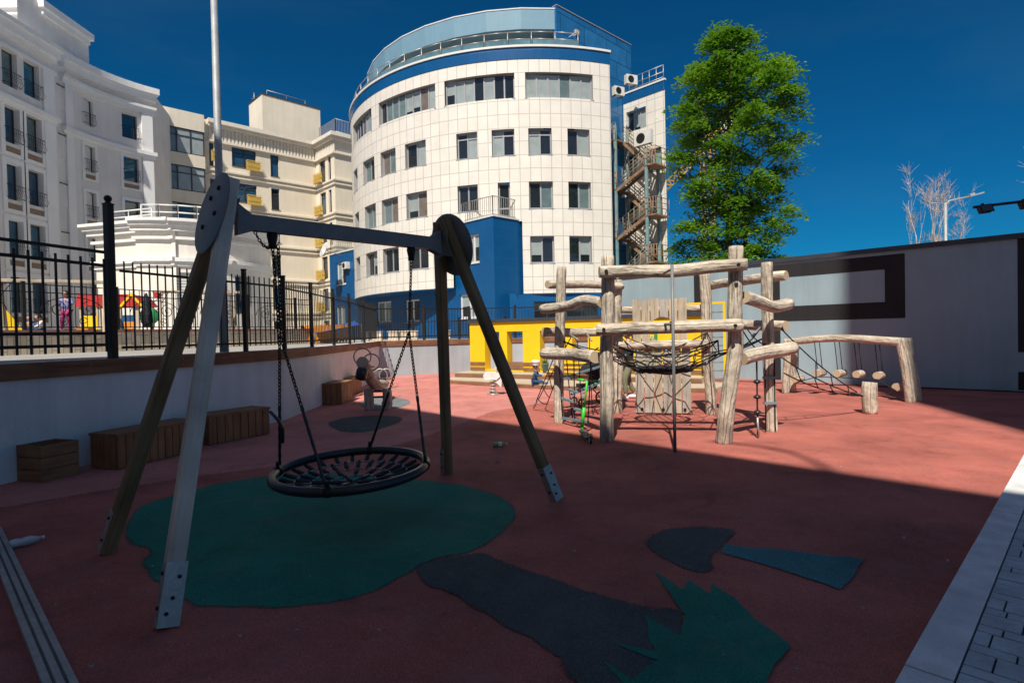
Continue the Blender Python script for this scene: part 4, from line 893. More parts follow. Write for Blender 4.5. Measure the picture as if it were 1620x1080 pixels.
def band(z0, z1, d, m, name):
    mb = MB(); mb.box(cs(327, 200)[0], CL-d, .002, d, z0, z1, fc); mb.box(.0, CL2+d, .002, d, z0, z1, fc2); mb.box(.0, 6.9, .002, d, z0, z1, fc3); part(name, mb, M[m], cre)
for k in range(6):
    zz = z1b-ST*k-.32; band(zz-.16, zz, .22, 'creamtrim', 'string_course'); band(zz-.52, zz-.38, .14, 'creamtrim', 'string_course')
ct = ZC
band(ct-.35, ct+.0, .55, 'creamtrim', 'cornice'); band(ct-.62, ct-.353, .34, 'creamtrim', 'cornice'); band(ct-1.95, ct-1.78, .22, 'creamtrim', 'cornice')
mb = MB(); s = cs(330, 200)[0]
while s < CL-.3: mb.box(s, s+.16, .002, .10, ct-1.75, ct-.65, fc); s += .32
s = .1
while s < CL2: mb.box(s, s+.16, .002, .10, ct-1.75, ct-.65, fc2); s += .32
part('fluted_frieze', mb, M['creamtrim'], cre, recalc=False)
mb = MB(); mb.box(-.1, CL, -.5, .02, ct+.004, ct+.16, fc); mb.box(0, CL2, -.5, .02, ct+.004, ct+.16, fc2); part('roof_edge', mb, M['capmetal'], cre)
mb = MB(); P = [fc(0, -.2, 0), fc(CL, -.2, 0), fc2(CL2, -.2, 0), fc3(7, -.2, 0), fc3(7, -14, 0), fc(0, -14, 0)]; mb.face([p+UP*(ct-.05) for p in P]); part('roof', mb, M['asphalt'], cre)
# projecting glazed balconies
g0, g1 = cs(240, 225)[0]-1.5, cs(321, 235)[0]; gd = .55
fgb = lambda s, d, z: fc(s, d+gd, z); zg1 = on_plane(246, 197, CO+V((0, 0, 0)), AX)[1]
mb = MB()
tops = [zg1-ST*k for k in range(6)]; bh = 2.15
mb.box(g0, g1, .002, gd, tops[0]+.003, ZC+.1, fc); part('balcony_parapet', mb, M['cream'], cre)
for k, z in enumerate(tops):
    nz = tops[k+1] if k < 5 else TZ; mb = MB(); mb.box(g0, g1, .002, gd, nz+.003, z-bh, fc); part('balcony_parapet', mb, M['cream'], cre)
for z in tops:
    window(cre, fc, g0, g1-.02, z-bh+.003, z-.003, gd-.12, 'windark', 5, .09, .70, ('g_dark', 'g_sky', 'g_teal', 'g_blind'), (4, 2, 3, 4))
    mb = MB(); mb.box(g1-.02, g1, .01, gd-.14, z-bh+.003, z-.003, fc); part('balcony_side', mb, M['g_dark'], cre)
def basket(fr, s0, s1, z0, z1):
    mb = MB(); d = .55
    for z in (z0, z1, (z0+z1)/2): mb.box(s0, s1, d-.03, d, z-.02, z+.02, fr); mb.box(s0, s0+.03, .23, d-.03, z-.02, z+.02, fr); mb.box(s1-.03, s1, .23, d-.03, z-.02, z+.02, fr)
    n = int((s1-s0)/.09)
    for i in range(n+1): x = s0+.015+(s1-s0-.03)*i/n; mb.box(x-.012, x+.012, d+.001, d+.015, z0, z1, fr)
    for dd in (.3, .45): mb.box(s0-.001, s0+.015, dd-.02, dd+.02, z0, z1, fr)
    mb.box(s0+.05, s1-.05, .26, d-.08, z0+.02, z1-.1, fr)
    part('air_conditioner_basket', mb, M['acbasket'], cre, recalc=False)
for k in range(5):
    z = z1b-ST*k
    basket(fc, cs(388, 270)[0], cs(410, 272)[0], z+.05, z+.95)
    basket(fc, cs(333, 260)[0], cs(345, 260)[0], z+.35, z+1.25); basket(fc2, -.35+b1[0], b2[0]-.15, z-.25, z+.65)
# roof house with railing
h0 = cs(416, 150)[0]; RO = fc(h0, -2.5, 0)
hs = lambda u, v: on_plane(u, v, RO, AX); HO = V(RO)
s0, s1 = hs(415, 170)[0], hs(507, 200)[0]; zh = hs(415, 149)[1]
mb = MB(); fh = flat(HO, AX); mb.box(s0, s1, -3.6, 0, ct-.1, zh, fh); part('roof_house', mb, M['cream'], cre)
mb = MB(); mb.box(s0-.06, s1+.06, -3.66, .06, zh+.004, zh+.12, fh); part('roof_house_cap', mb, M['capmetal'], cre)
railing(cre, 'roof_railing', [fh(s0+.6, -.3, 0), fh(s1-1.5, -.3, 0)], zh+.12, .5, M['steel'], 1.6, .02, (1.0,))
railing(cre, 'roof_railing', [fc2(.3, -.3, 0), fc2(CL2-.2, -.3, 0), fc3(5, -.3, 0)], ct+.16, 1.35, M['steel'], .16, .02, (1.0, .1))
c = fh(s0+.3, -2.9, zh); mb = MB(); mb.cyl(c, c+UP*1.1, .04, n=6); mb.cyl(c+UP*.5+V((-.3, 0, 0)), c+UP*.5+V((.3, 0, 0)), .025, n=5); part('antenna', mb, M['steel'], cre)
# ------------------------------------------------------------------ beige residential block on the left
XL = -28.3; LO = V((XL, 18, 0)); LD = V((0, 1, 0)); lf = flat(LO, LD, (1, 0, 0))
ls = lambda u, v, O=LO: on_plane(u, v, O, LD)
bl = thing('residential_building', 'beige residential block with juliet balconies and pale cornices on the left', 'building', LO)
def lrect(u0, u1, v0, v1, O=LO): um, vm = (u0+u1)/2, (v0+v1)/2; return (ls(u0, vm, O)[0], ls(u1, vm, O)[0], ls(um, v1, O)[1], ls(um, v0, O)[1])
wa, wb = lrect(3, 27, 80, 137), lrect(38, 62, 102, 154); LST = 3.22
e1 = ls(84, 150)[0]; zc1 = ls(40, 48)[1]
WHs = []
dz = wa[2]-wb[2]
for k in range(6):
    for j, r in enumerate((wa, wb)): WHs.append((r[0], r[1], wa[2]-LST*k, wa[3]-LST*k))
    for q in (1, 2): WHs.append((wa[0]-4.2*q+.2, wa[1]-4.2*q+.2, wa[2]-LST*k, wa[3]-LST*k)); WHs.append((wb[0]-4.2*q+.2, wb[1]-4.2*q+.2, wa[2]-LST*k, wa[3]-LST*k))
mb = MB(); mb.wall(lf, 0, e1, TZ-.02, zc1-.3, WHs, .42)
# the set-back plain strip with the roof tower
XS = -29.5; SO = V((XS, 18, 0)); sf = flat(SO, LD, (1, 0, 0))
t0, t1 = ls(69, 60, SO)[0], ls(134, 90, SO)[0]; ztw = ls(69, 8, SO)[1]
r0 = lrect(89, 104, 97, 136, SO); SH = [(r0[0], r0[1], r0[2]-LST*k, r0[3]-LST*k) for k in range(6)]
mb.wall(sf, e1-1.0, t1+.4, TZ-.02, ztw, SH, .3)
mb.face([lf(e1, 0, TZ), lf(e1, -1.3, TZ), lf(e1, -1.3, zc1-.3), lf(e1, 0, zc1-.3)])
fq = flat(sf(t0, 0, 0), V((-1, 0, 0)), (0, -1, 0)); mb.wall(fq, 0, 14, zc1-.5, ztw); mb.box(-14, -.05, t0+.02, t1, TZ, ztw-.05, lambda a, b, c: sf(b, a, c))
mb.face([lf(0, 0, zc1-.3), lf(e1, 0, zc1-.3), lf(e1, -9, zc1-.3), lf(0, -9, zc1-.3)])
part('wall', mb, M['beige'], bl)
def juliet(fr, s0, s1, z0, parent):
    mb = MB(); n = 7; D = .02
    for z in (z0+.10, z0+.82): mb.tube([fr(s0, D, z), fr(s0, D+.16, z), fr(s1, D+.16, z), fr(s1, D, z)], .016, 5)
    for i in range(n+1):
        s = s0+.03+(s1-s0-.06)*i/n; mb.tube([fr(s, D+.16, z0+.82), fr(s, D+.18, z0+.5), fr(s, D+.30, z0+.28), fr(s, D+.16, z0+.10)], .011, 4)
    mb.tube([fr(s0+.02, D+.17, z0+.6), fr(s1-.02, D+.17, z0+.6)], .011, 4)
    part('juliet_balcony', mb, M['black'], parent, recalc=False)
def surround(fr, h, parent, below=.55, w=.26, d=.07):
    mb = MB(); a, b, c, e = h; c -= below
    mb.box(a-w, a-.002, .002, d, c, e, fr); mb.box(b+.002, b+w, .002, d, c, e, fr); mb.box(a-w, b+w, .002, d, e+.002, e+w, fr); mb.box(a-w, b+w, .002, d, c-w*.7, c-.002, fr)
    part('window_surround', mb, M['beigetrim'], parent)
    mb = MB(); mb.box(a, b, .003, .02, c+.03, c+below*.62, fr); part('window_apron', mb, M['acbasket'] if False else M['brownpanel'], parent)
M['brownpanel'] = mat('brown_apron', (.28, .19, .13), .8)
for i, h in enumerate(WHs):
    f = window(bl, lf, *h, -.36, 'windark', 1, .06, None, ('g_blue', 'g_sky', 'g_teal'), (4, 3, 2))
    if h[0] > 10: juliet(lf, h[0]-.06, h[1]+.06, h[2], bl)
    if abs(h[2]-wa[2]) > .1 and h[0] > 9: surround(lf, h, bl)
for h in SH: window(bl, sf, *h, -.24, 'windark', 1, .06, None, ('g_blue', 'g_sky'), (3, 1), sill=.06)
def lband(z0, z1, d, a=0, b=None, fr=lf, name='cornice', ret=True):
    b = e1 if b is None else b; mb = MB(); mb.box(a, b+(d if ret else 0), .002 if not ret else -1.2, d, z0, z1, fr); part(name, mb, M['beigetrim'], bl)
lband(zc1-.75, zc1-.25, .34); lband(zc1-.248, zc1, .5); lband(zc1-1.05, zc1-.752, .18)
z2 = wa[2]-.55; lband(z2-.30, z2-.05, .26, name='string_course'); lband(z2-.55, z2-.302, .14, name='string_course')
zs = ls(65, 90)[1]
lband(zc1-1.75, zc1-1.55, .16, name='string_course')
mb = MB(); pa, pb = ls(70, 250)[0], e1
mb.box(pa, pb, .002, .12, TZ, z2-.56, lf); part('pilaster', mb, M['beigetrim'], bl)
mb = MB(); mb.box(pa, pb, .002, .12, z2-.04, zc1-1.76, lf); part('pilaster', mb, M['beigetrim'], bl)
mb = MB(); mb.box(pa-4.6, pa-3.7, .002, .12, TZ, z2-.56, lf); part('pilaster', mb, M['beigetrim'], bl)
mb = MB()
for a, d, za, zb in ((t0-.5, .25, ztw-.75, ztw-.4), (t0-.8, .42, ztw-.398, ztw+.05)):
    mb.box(-14.5, d, t0-d, t1+d, za, zb, lambda x, y, z: sf(y, x, z))
part('tower_cornice', mb, M['beigetrim'], bl)
# bowed-in section
c1 = V((-29.55, 38.2, 0)); c2 = V((-27.3, 44.0, 0)); ch = c2-c1; sg = .55; Rc = (ch.length**2/8+sg*sg/2)/sg
mid = (c1+c2)/2; nr = V((ch.y, -ch.x, 0)).normalized(); cc = mid + nr*(Rc-sg)
ang0 = math.atan2(c1.y-cc.y, c1.x-cc.x); ang1 = math.atan2(c2.y-cc.y, c2.x-cc.x)
if ang0 < 0: ang0 += 2*math.pi
if ang1 < 0: ang1 += 2*math.pi
CLn = Rc*abs(ang0-ang1); sgn = 1 if ang1 > ang0 else -1
def cf(s, d, z):
    a = ang0+sgn*s/Rc; r = Rc-d; return V((cc.x+r*math.cos(a), cc.y+r*math.sin(a), z))
def cvs(u, v):                                                      # arc length on the bow for a pixel
    best = min(range(0, 1001), key=lambda i: abs((lambda p: p.x/p.y)(cf(CLn*i/1000, 0, 0))-(lambda r: r.x/r.y)(ray(u, v)))); s = CLn*best/1000
    return s, at(u, v, cf(s, 0, 0).y).z
def crc(u0, u1, v0, v1): um, vm = (u0+u1)/2, (v0+v1)/2; return (cvs(u0, vm)[0], cvs(u1, vm)[0], cvs(um, v1)[1], cvs(um, v0)[1])
zc2 = cvs(180, 124)[1]
wc, wd = crc(131, 147, 157, 198), crc(193, 217, 183, 220); BW = []
zt2, zb2 = (wc[3]+wd[3])/2, (wc[2]+wd[2])/2
for k in range(6): BW += [(wc[0], wc[1], zb2-LST*k, zt2-LST*k), (wd[0], wd[1], zb2-LST*k, zt2-LST*k)]
mb = MB(); mb.wall(cf, 0, CLn, TZ-.02, zc2-.1, BW, .36, .5)
f3 = flat(cf(CLn, 0, 0), V((-.3, 1, 0)), (1, .3, 0)); mb.wall(f3, 0, 6, TZ-.02, zc2-.1); P = [cf(CLn*i/8, 0, zc2-.1) for i in range(9)]+[f3(6, 0, zc2-.1), V((-36, 50, zc2-.1)), V((-36, 38, zc2-.1))]; mb.face(P)
f4 = flat(c1, V((-1, -.1, 0)), (0, -1, 0)); mb.wall(f4, 0, 1.5, TZ, zc2-.1)
part('bowed_wall', mb, M['beige'], bl)
for i, h in enumerate(BW):
    window(bl, cf, *h, -.3, 'windark', 1, .06, None, ('g_blue', 'g_sky', 'g_teal'), (3, 3, 3)); juliet(cf, h[0]-.05, h[1]+.05, h[2], bl)
    if i > 1: surround(cf, h, bl, .5, .2)
def cband(z0, z1, d, name='cornice'):
    mb = MB(); n = 10
    for i in range(n): mb.box(-.25 if i == 0 else CLn*i/n, CLn*(i+1)/n+(d*.8 if i == n-1 else 0), -.3, d, z0, z1, cf)
    part(name, mb, M['beigetrim'], bl)
for z0, z1, d in ((-.45, 0, .55), (-.95, -.452, .35), (-1.6, -1.4, .32), (-1.95, -1.602, .2)): cband(zc2+z0, zc2+z1, d)
zz = zb2-.72; cband(zz-.28, zz, .3, 'string_course'); cband(zz-.5, zz-.282, .16, 'string_course')
for a, b in ((.0, .62), (CLn-.75, CLn)):
    for za, zb in ((TZ, zz-.5), (zz+.002, zc2-1.96)):
        mb = MB(); mb.box(a, b, .002, .15, za, zb, cf); part('pilaster', mb, M['beigetrim'], bl)
# ------------------------------------------------------------------ low white rounded annex
an = thing('annex', 'low white rounded annex with layered cornices and a roof rail', 'building', (-18, 30, TZ))
P0 = at(150, 357, 31.2); P1 = at(228, 350, 30.3); fa = flat((P0.x, P0.y, 0), P1-V((P0.x, P0.y, P1.z)))
AL = (V((P1.x, P1.y))-V((P0.x, P0.y))).length+2; za1 = P0.z
ac_ = V((-19.2, 34.1, 0)); AR = 4.5
fd = lambda s, d, z: V((ac_.x+(AR+d)*math.sin(s/AR), ac_.y-(AR+d)*math.cos(s/AR), z))
sa0 = math.atan2(P1.x-ac_.x, ac_.y-P1.y)*AR-.0; sa1 = math.radians(125)*AR; za2 = at(241, 346, 29.6).z
def aw(u, v): return (lambda p: math.atan2(p.x-ac_.x, ac_.y-p.y)*AR)(at(u, v, 29.5))
ws = aw(289, 445); awz = at(289, 460, 29.6).z
AH = [(ws-.55, ws+.55, awz-.75, awz+1.0), (aw(400, 450)-.2 if False else 4.6, 5.7, awz-1.2, awz+1.0)]
mb = MB(); mb.wall(fa, 0, AL, TZ-.02, za1-.4); mb.wall(fd, sa0, sa1, TZ-.02, za2-.4, AH, .15, .4)
fe5 = flat((P0.x, P0.y, 0), V((-.15, 1, 0)), (-1, 0, 0)); mb.wall(fe5, 0, 7, TZ-.02, za1-.4)
part('wall', mb, M['annex'], an)
def aband(z0, z1, d, zr1, zr2, name):
    mb = MB(); mb.box(-d, AL, -.3, d, zr1+z0, zr1+z1, fa)
    part(name, mb, M['annextrim'], an); mb = MB(); ring(mb, sa0-.1, sa1, -.3, d, zr2+z0, zr2+z1, fd, .35); part(name, mb, M['annextrim'], an)
for z0, z1, d in ((-.16, 0, .55), (-.36, -.162, .42), (-.62, -.362, .28), (-1.05, -.9, .16)): aband(z0, z1, d, za1, za2, 'cornice')
aband(-2.2, -2.0, .22, za1, za2, 'string_course'); aband(-2.42, -2.202, .1, za1, za2, 'string_course')
mb = MB(); mb.face([fd(sa0+(sa1-sa0)*i/24, 0, za2-.2) for i in range(25)]+[V((-22, 38, za2-.2))]); part('roof', mb, M['white'], an)
for h in AH[:1]:
    mb = MB()
    n = 12
    for i in range(n): z = h[2]+(h[3]-h[2])*i/n; mb.box(h[0], h[1], -.1, -.06, z, z+(h[3]-h[2])/n*.78, fd)
    mb.box(h[0]-.08, h[1]+.08, .002, .05, h[2]-.1, h[2]-.003, fd); part('shutter', mb, M['acwhite'], an)
window(an, fd, *AH[1], -.12, 'winframe', 1, .07, None, ('g_dark',), (1,))
railing(an, 'roof_rail', [fa(.3, -.4, 0), fa(AL-1.9, -.4, 0)], za1, .75, M['white'], 1.3, .022, (1.0, .55))
railing(an, 'roof_rail', [fd(sa0+(sa1-sa0)*i/10, -.5, 0) for i in range(8)], za2, .85, M['white'], 1.3, .022, (1.0, .55))
mb = MB(); dp = fd(4.05, .12, 0); mb.tube([dp+UP*TZ, dp+UP*(za2-3.4), fd(3.95, .3, za2-3.0), fd(3.95, .5, za2-1.2)], .055, 8); part('drainpipe', mb, M['winframe'], an)
# ================================================================== TREES
def limb(mb, p, d, l, r, rnd, depth, tips, spread=.55, up=.25, seg=5, kids=(2, 3), taper=.62, shrink=.72, wob=.18):
    pts = [V(p)]; d = V(d).normalized()
    for i in range(seg):
        d = (d+V((rnd.uniform(-1, 1), rnd.uniform(-1, 1), rnd.uniform(-.6, 1)*.8))*wob+UP*up*.15).normalized(); pts.append(pts[-1]+d*l/seg)
    mb.tube(pts, [r*(1-(1-taper)*i/seg) for i in range(seg+1)], 6 if depth > 1 else 4, cap=depth == 0)
    tips.append((pts[-1], d, depth))
    if depth <= 0: return
    for k in range(rnd.randint(*kids)):
        a = rnd.uniform(0, 6.283); s = V((math.cos(a), math.sin(a), rnd.uniform(0, .5))); nd = (d*(1-spread)+s*spread+UP*up).normalized()
        i = rnd.randint(max(1, seg-3), seg); limb(mb, pts[i], nd, l*shrink*rnd.uniform(.8, 1.15), r*taper*rnd.uniform(.6, .85), rnd, depth-1, tips, spread, up, seg, kids, taper, shrink, wob)
TC = at(1146, 400, 27); tb = V((TC.x+.25, 27, 0)); rnd = random.Random(21)
tr = thing('leafy_tree', 'tall full green deciduous tree behind the grey wall', 'tree', tb)
mb = MB()
trunk = [tb, tb+V((.05, 0, 2)), tb+V((-.1, .1, 4.2)), tb+V((.05, 0, 6.8)), tb+V((0, .1, 9.5)), tb+V((.1, 0, 12)), tb+V((-.05, 0, 14))]
mb.tube(trunk, [.26, .22, .19, .15, .11, .07, .03], 9)
mb.tube([tb+V((.5, .4, 0)), tb+V((.55, .4, 3)), tb+V((.9, .3, 6)), tb+V((1.2, .2, 9))], [.17, .14, .10, .04], 8)
# crown: branch ends inside an uneven pointed outline; leaves hang in layered sprays
CROWN = [(1.9, 1.9, 1.7), (5.1, 2.35, 1.9), (6.6, 2.3, 2.35), (8.1, 2.2, 2.25), (9.6, 2.45, 2.6), (10.5, 2.55, 2.95), (11.1, 2.55, 3.25), (12.6, 2.45, 2.7), (13.8, 1.8, 1.75), (14.7, .95, 1.0), (15.5, .25, .3)]
def crown_r(z, a):                                                  # half-width towards the left and the right, by height
    for (z0, l0, r0), (z1, l1, r1) in zip(CROWN, CROWN[1:]):
        if z0 <= z <= z1:
            k = (z-z0)/(z1-z0); l, r = l0+(l1-l0)*k, r0+(r1-r0)*k; t = .5+.5*math.cos(a); return (l+(r-l)*t)*.92
    return .15
sprays = []
for i in range(46):                                                 # limbs, each carrying its own cluster of sprays
    z = 2.6+12.4*((i+.5)/46)**.95; a = i*2.399+rnd.uniform(-.5, .5); rr = crown_r(z, a)*rnd.uniform(.55, 1.08)
    if z > 14.2: rr *= .6
    e = V((tb.x+.15+rr*math.cos(a), tb.y+rr*math.sin(a), z)); zt = max(1.8, z-rnd.uniform(1.4, 2.8)); zt = min(zt, 13.6)
    k = min(range(7), key=lambda q: abs(trunk[q].z-zt)); b = trunk[k].copy(); b.z = zt; m1 = b.lerp(e, .4)+V((0, 0, -.25)); m2 = b.lerp(e, .75)+V((rnd.uniform(-.2, .2), rnd.uniform(-.2, .2), -.1))
    mb.tube([b, m1, m2, e], [.075*(1-z/20), .05*(1-z/20), .03, .012], 5, cap=False)
    cl = rnd.uniform(.45, .8)
    for q in range(rnd.randint(6, 10)):
        s = e+V((rnd.gauss(0, cl), rnd.gauss(0, cl), rnd.gauss(0, cl*.75)))
        lim = crown_r(min(max(s.z, 2), 15.4), a)*1.12+.15; d = V((s.x-tb.x-.15, s.y-tb.y, 0))
        if d.length > lim: s -= d.normalized()*(d.length-lim)
        sprays.append(s); o = m2.lerp(e, rnd.random()); mb.tube([o, o.lerp(s, .6)+UP*.05, s], [.018, .012, .006], 3, cap=False)
for i in range(40):                                                 # thin inner foliage along the trunk
    z = rnd.uniform(3, 14.3); a = rnd.uniform(0, 6.28); rr = crown_r(z, a)*rnd.uniform(.1, .5); sprays.append(V((tb.x+.15+rr*math.cos(a), tb.y+rr*math.sin(a), z)))
part('trunk', mb, M['bark'], tr, recalc=False)
lv = []; lfc = []
for s in sprays:
    out = V((s.x-tb.x, s.y-tb.y, 0)); out = out.normalized() if out.length > .01 else V((1, 0, 0)); sz = rnd.uniform(.36, .72); side = V((-out.y, out.x, 0))
    for q in range(rnd.randint(95, 165)):
        u_, v_ = max(-1.2, min(1.2, rnd.gauss(0, .55))), max(-1.2, min(1.2, rnd.gauss(0, .55)))
        c = s+(out*u_+side*v_)*sz+UP*(max(-.5, min(.5, rnd.gauss(0, .24)))*sz-.22*sz*(u_*u_+v_*v_))
        a = rnd.uniform(0, 6.283); tilt = rnd.uniform(-.7, .35); L = rnd.uniform(.085, .15)
        d = V((math.cos(a), math.sin(a), tilt)).normalized(); w_ = d.cross(UP).normalized(); w_ = (w_+UP*rnd.uniform(-.6, .6)).normalized()*L*.42
        b = len(lv); lv += [c-d*L, c+w_, c+d*L, c-w_]; lfc.append([b, b+1, b+2, b+3])
mb = MB(); mb.raw(lv, lfc, 0, False); part('crown', mb, M['leaf'], tr, recalc=False)
def bare(u, v, Y, h, seed, label, lean=(0, 0), r=.16, green=False, kids=(2, 3), stems=1):
    rnd = random.Random(seed); b = at(u, v, Y); b.z = 0; t = thing('bare_tree', label, 'tree', b, 'bare pale trees beyond the grey wall'); mb = MB(); tips = []
    for k in range(stems):
        dirn = V((lean[0]+(k-stems/2+.5)*.22, lean[1], 1)); limb(mb, b+V((k*.25, 0, 0)), dirn, h*(.62 if k == 0 else .5), r*(1 if k == 0 else .7), rnd, 4, tips, .30, .62, 5, kids, .64, .68, .09)
    for p, d, dep in tips:
        if dep == 0:
            for q in range(7):
                e = p+(d+V((rnd.uniform(-.7, .7), rnd.uniform(-.7, .7), rnd.uniform(-.5, .4)))).normalized()*rnd.uniform(.2, 1.0); mb.tube([p-d*.02, p.lerp(e, .5)+V((rnd.uniform(-.08, .08), rnd.uniform(-.08, .08), .05)), e], [.012, .009, .004], 3, cap=False, mi=1)
    part('trunk', mb, [M['birch'], M['twig']], t, recalc=False)
    if green:
        lv = []; fc_ = []
        for p, d, dep in tips:
            if dep <= 1 and p.z < h*.62:
                for q in range(14): c = p+V((rnd.gauss(0, .3), rnd.gauss(0, .3), rnd.gauss(0, .35))); b2 = len(lv); w_ = V((rnd.uniform(-1, 1), rnd.uniform(-1, 1), rnd.uniform(-1, 1))).normalized()*.06; x = V((rnd.uniform(-1, 1), rnd.uniform(-1, 1), rnd.uniform(-1, 1))).normalized()*.06; lv += [c-w_, c+x, c+w_, c-x]; fc_.append([b2, b2+1, b2+2, b2+3])
        if lv: mb = MB(); mb.raw(lv, fc_, 0, False); part('crown', mb, M['drygreen'], t, recalc=False)
bare(1466, 400, 40, 9.2, 5, 'largest bare pollarded birch with white limbs, left of the street lamp', (0, 0), .15)
bare(1452, 400, 41, 7.6, 8, 'slimmer birch with a tuft of young leaves left of the largest bare birch', (-.12, 0), .11, True)
bare(1482, 400, 39, 7.6, 12, 'thin bare birch stem leaning right behind the street lamp', (.22, 0), .10)
bare(1617, 400, 36, 9.6, 15, 'bare birch at the right edge behind the floodlight bar', (-.02, 0), .17)
bare(1395, 400, 44, 6.6, 19, 'small lone bare stem poking above the wall left of the birches', (0, 0), .05, False, (0, 1))
bare(1525, 400, 46, 7.5, 27, 'faint low bare twigs right of the street lamp', (.1, 0), .05)
# ------------------------------------------------------------------ tower crane behind the tree
Yc = 90; cb = at(1121, 400, Yc); cb.z = 0
t = thing('tower_crane', 'yellow lattice tower crane standing far behind the leafy tree', 'crane', cb)
def lattice(mb, a, b, w_, n, r=.09):
    a, b = V(a), V(b); d = (b-a).normalized(); x = (d.cross(V((0, 1, 0)))).normalized(); y = d.cross(x); K = [x*w_+y*w_, -x*w_+y*w_, -x*w_-y*w_, x*w_-y*w_]
    for k in K: mb.cyl(a+k, b+k, r, n=4)
    for i in range(n):
        p, q = a.lerp(b, i/n), a.lerp(b, (i+1)/n)
        for j in range(4): mb.cyl(p+K[j], q+K[(j+1) % 4], r*.6, n=4, cap=False); mb.cyl(q+K[j], q+K[(j+1) % 4], r*.6, n=4, cap=False)
zm = at(1121, 205, Yc).z
mb = MB(); lattice(mb, cb, V((cb.x, cb.y, zm)), .8, 18); part('mast', mb, M['crane'], t, recalc=False)
mb = MB(); a = V((cb.x, cb.y, at(1118, 232, Yc).z)); e = at(1052, 297, Yc); lattice(mb, a, e, .55, 10, .09); part('jib', mb, M['crane'], t, recalc=False)
mb = MB(); mb.box(-1.0, 1.0, -1, 1, -1, 1.3, lambda x, y, z: at(1151, 200, Yc)+V((x, y, z))); part('cab', mb, M['white'], t)
mb = MB(); mb.cyl(V((cb.x, cb.y, zm-1)), at(1151, 203, Yc), .5, n=6); part('slewing_deck', mb, M['crane'], t)
# ------------------------------------------------------------------ lamps
c = at(1495, 400, 30); t = thing('street_lamp', 'slim galvanised street lamp with one upswept arm above the grey wall', 'street lamp', (c.x, c.y, 0))
top = at(1495.5, 321, 30); mb = MB(); mb.cyl(V((top.x, top.y, 0)), top, .10, .07, 10); part('pole', mb, M['pole'], t)
e = at(1545, 308, 30); mb = MB(); mb.tube([top-UP*.15, top.lerp(e, .12)+UP*.05, top.lerp(e, .75)], [.05, .045, .04], 8); part('arm', mb, M['pole'], t)
mb = MB(); d = (e-top).normalized(); f = lambda s, y, z: top.lerp(e, .74)+d*s+V((0, 1, 0))*y+UP*z; mb.box(0, .75, -.14, .14, -.02, .05, f); mb.box(.05, .3, -.07, .07, .052, .14, f); part('lamp_head', mb, M['winframe'], t)
mb = MB(); mb.cyl(top-UP*.05, at(1472, 321, 30), .025, n=6); part('rear_arm', mb, M['pole'], t)
Yl = 11.0; a = at(1540, 328, Yl); b = at(1650, 315, Yl-.4)
t = thing('floodlight_bar', 'black bar carrying two square floodlights reaching in from the right edge', 'floodlight', a)
pb_ = at(1668, 313, Yl-.5)
mb = MB(); mb.box(0, (b-a).length+.25, -.02, .02, -.025, .025, lambda s, y, z: a+(b-a).normalized()*s+V((0, 1, 0))*y+UP*z); part('bar', mb, M['black'], t)
mb = MB(); mb.cyl(V((pb_.x, pb_.y, 0)), pb_+UP*.2, .06, n=10); part('pole', mb, M['black'], t)
for u, v in ((1557, 331), (1622, 324)):
    c = at(u, v, Yl-.1); mb = MB(); f = lambda s, d, z: c+V((1, 0, .12)).normalized()*s+V((0, 1, -.35)).normalized()*d+V((-.12, .33, 1)).normalized()*z
    mb.box(-.11, .11, -.05, .03, -.075, .055, f); mb.box(-.125, .125, -.062, -.05, -.09, .07, f); mb.box(-.02, .02, -.02, .01, .056, .12, f); fl_h = part('floodlight', mb, M['black'], t)
    mb = MB(); mb.box(-.10, .10, -.066, -.0625, -.07, .05, f); part('lamp_glass', mb, M['g_dark'], fl_h)
c = at(351, 500, 10.3); tp = at(340.5, 2, 10.3)
t = thing('lamp_pole', 'tall plain galvanised pole rising behind the left head of the swing', 'pole', (c.x, c.y, TZ))
mb = MB(); px_ = at(347, 290, 10.3).x; mb.tube([V((px_, 10.3, TZ)), V((px_, 10.3, 4)), V((px_, 10.3, 9.5))], [.078, .068, .050], 14); part('shaft', mb, M['pole'], t)
mb = MB(); mb.box(px_-.15, px_+.15, 10.15, 10.45, TZ+.001, TZ+.03); part('base_plate', mb, M['pole'], t)
# ================================================================== BASKET SWING
def beam_between(mb, p0, p1, w_, h_, side, ch=.012, mi=0):
    p0, p1 = V(p0), V(p1); d = (p1-p0).normalized(); x = V(side); x = (x-d*x.dot(d)).normalized(); y = d.cross(x)
    a, b = w_/2, h_/2; P = [(a-ch, -b), (a, -b+ch), (a, b-ch), (a-ch, b), (-a+ch, b), (-a, b-ch), (-a, -b+ch), (-a+ch, -b)]
    L = (p1-p0).length; n = 8; o = random.random()*5; run = [0]
    for i in range(8): q = P[(i+1) % 8]; run.append(run[-1]+math.hypot(q[0]-P[i][0], q[1]-P[i][1]))
    A = [p0+x*u+y*v for u, v in P]; B = [p1+x*u+y*v for u, v in P]
    for i in range(8):
        j = (i+1) % 8; mb.face([A[i], A[j], B[j], B[i]], mi, [(run[i]+o, o), (run[i+1]+o, o), (run[i+1]+o, o+L), (run[i]+o, o+L)])
    mb.face(A[::-1], mi, [(u+o, v) for u, v in P]); mb.face(B, mi, [(u+o, v) for u, v in P])
TLs, TRs = at(360, 300, 4.06), at(700, 356, 5.40)
BD = (TRs-TLs); BD.z = 0; BD.normalize(); BN = V((BD.y, -BD.x, 0))      # beam direction and the A-frames' spread
sw = thing('swing_frame', 'timber A-frame swing with dark steel top beam and round end plates', 'swing frame', (TLs.x, TLs.y, 0))
feet = {'FL': gr(262, 990), 'RL': gr(170, 874), 'FR': gr(879, 790), 'RR': gr(708, 749)}
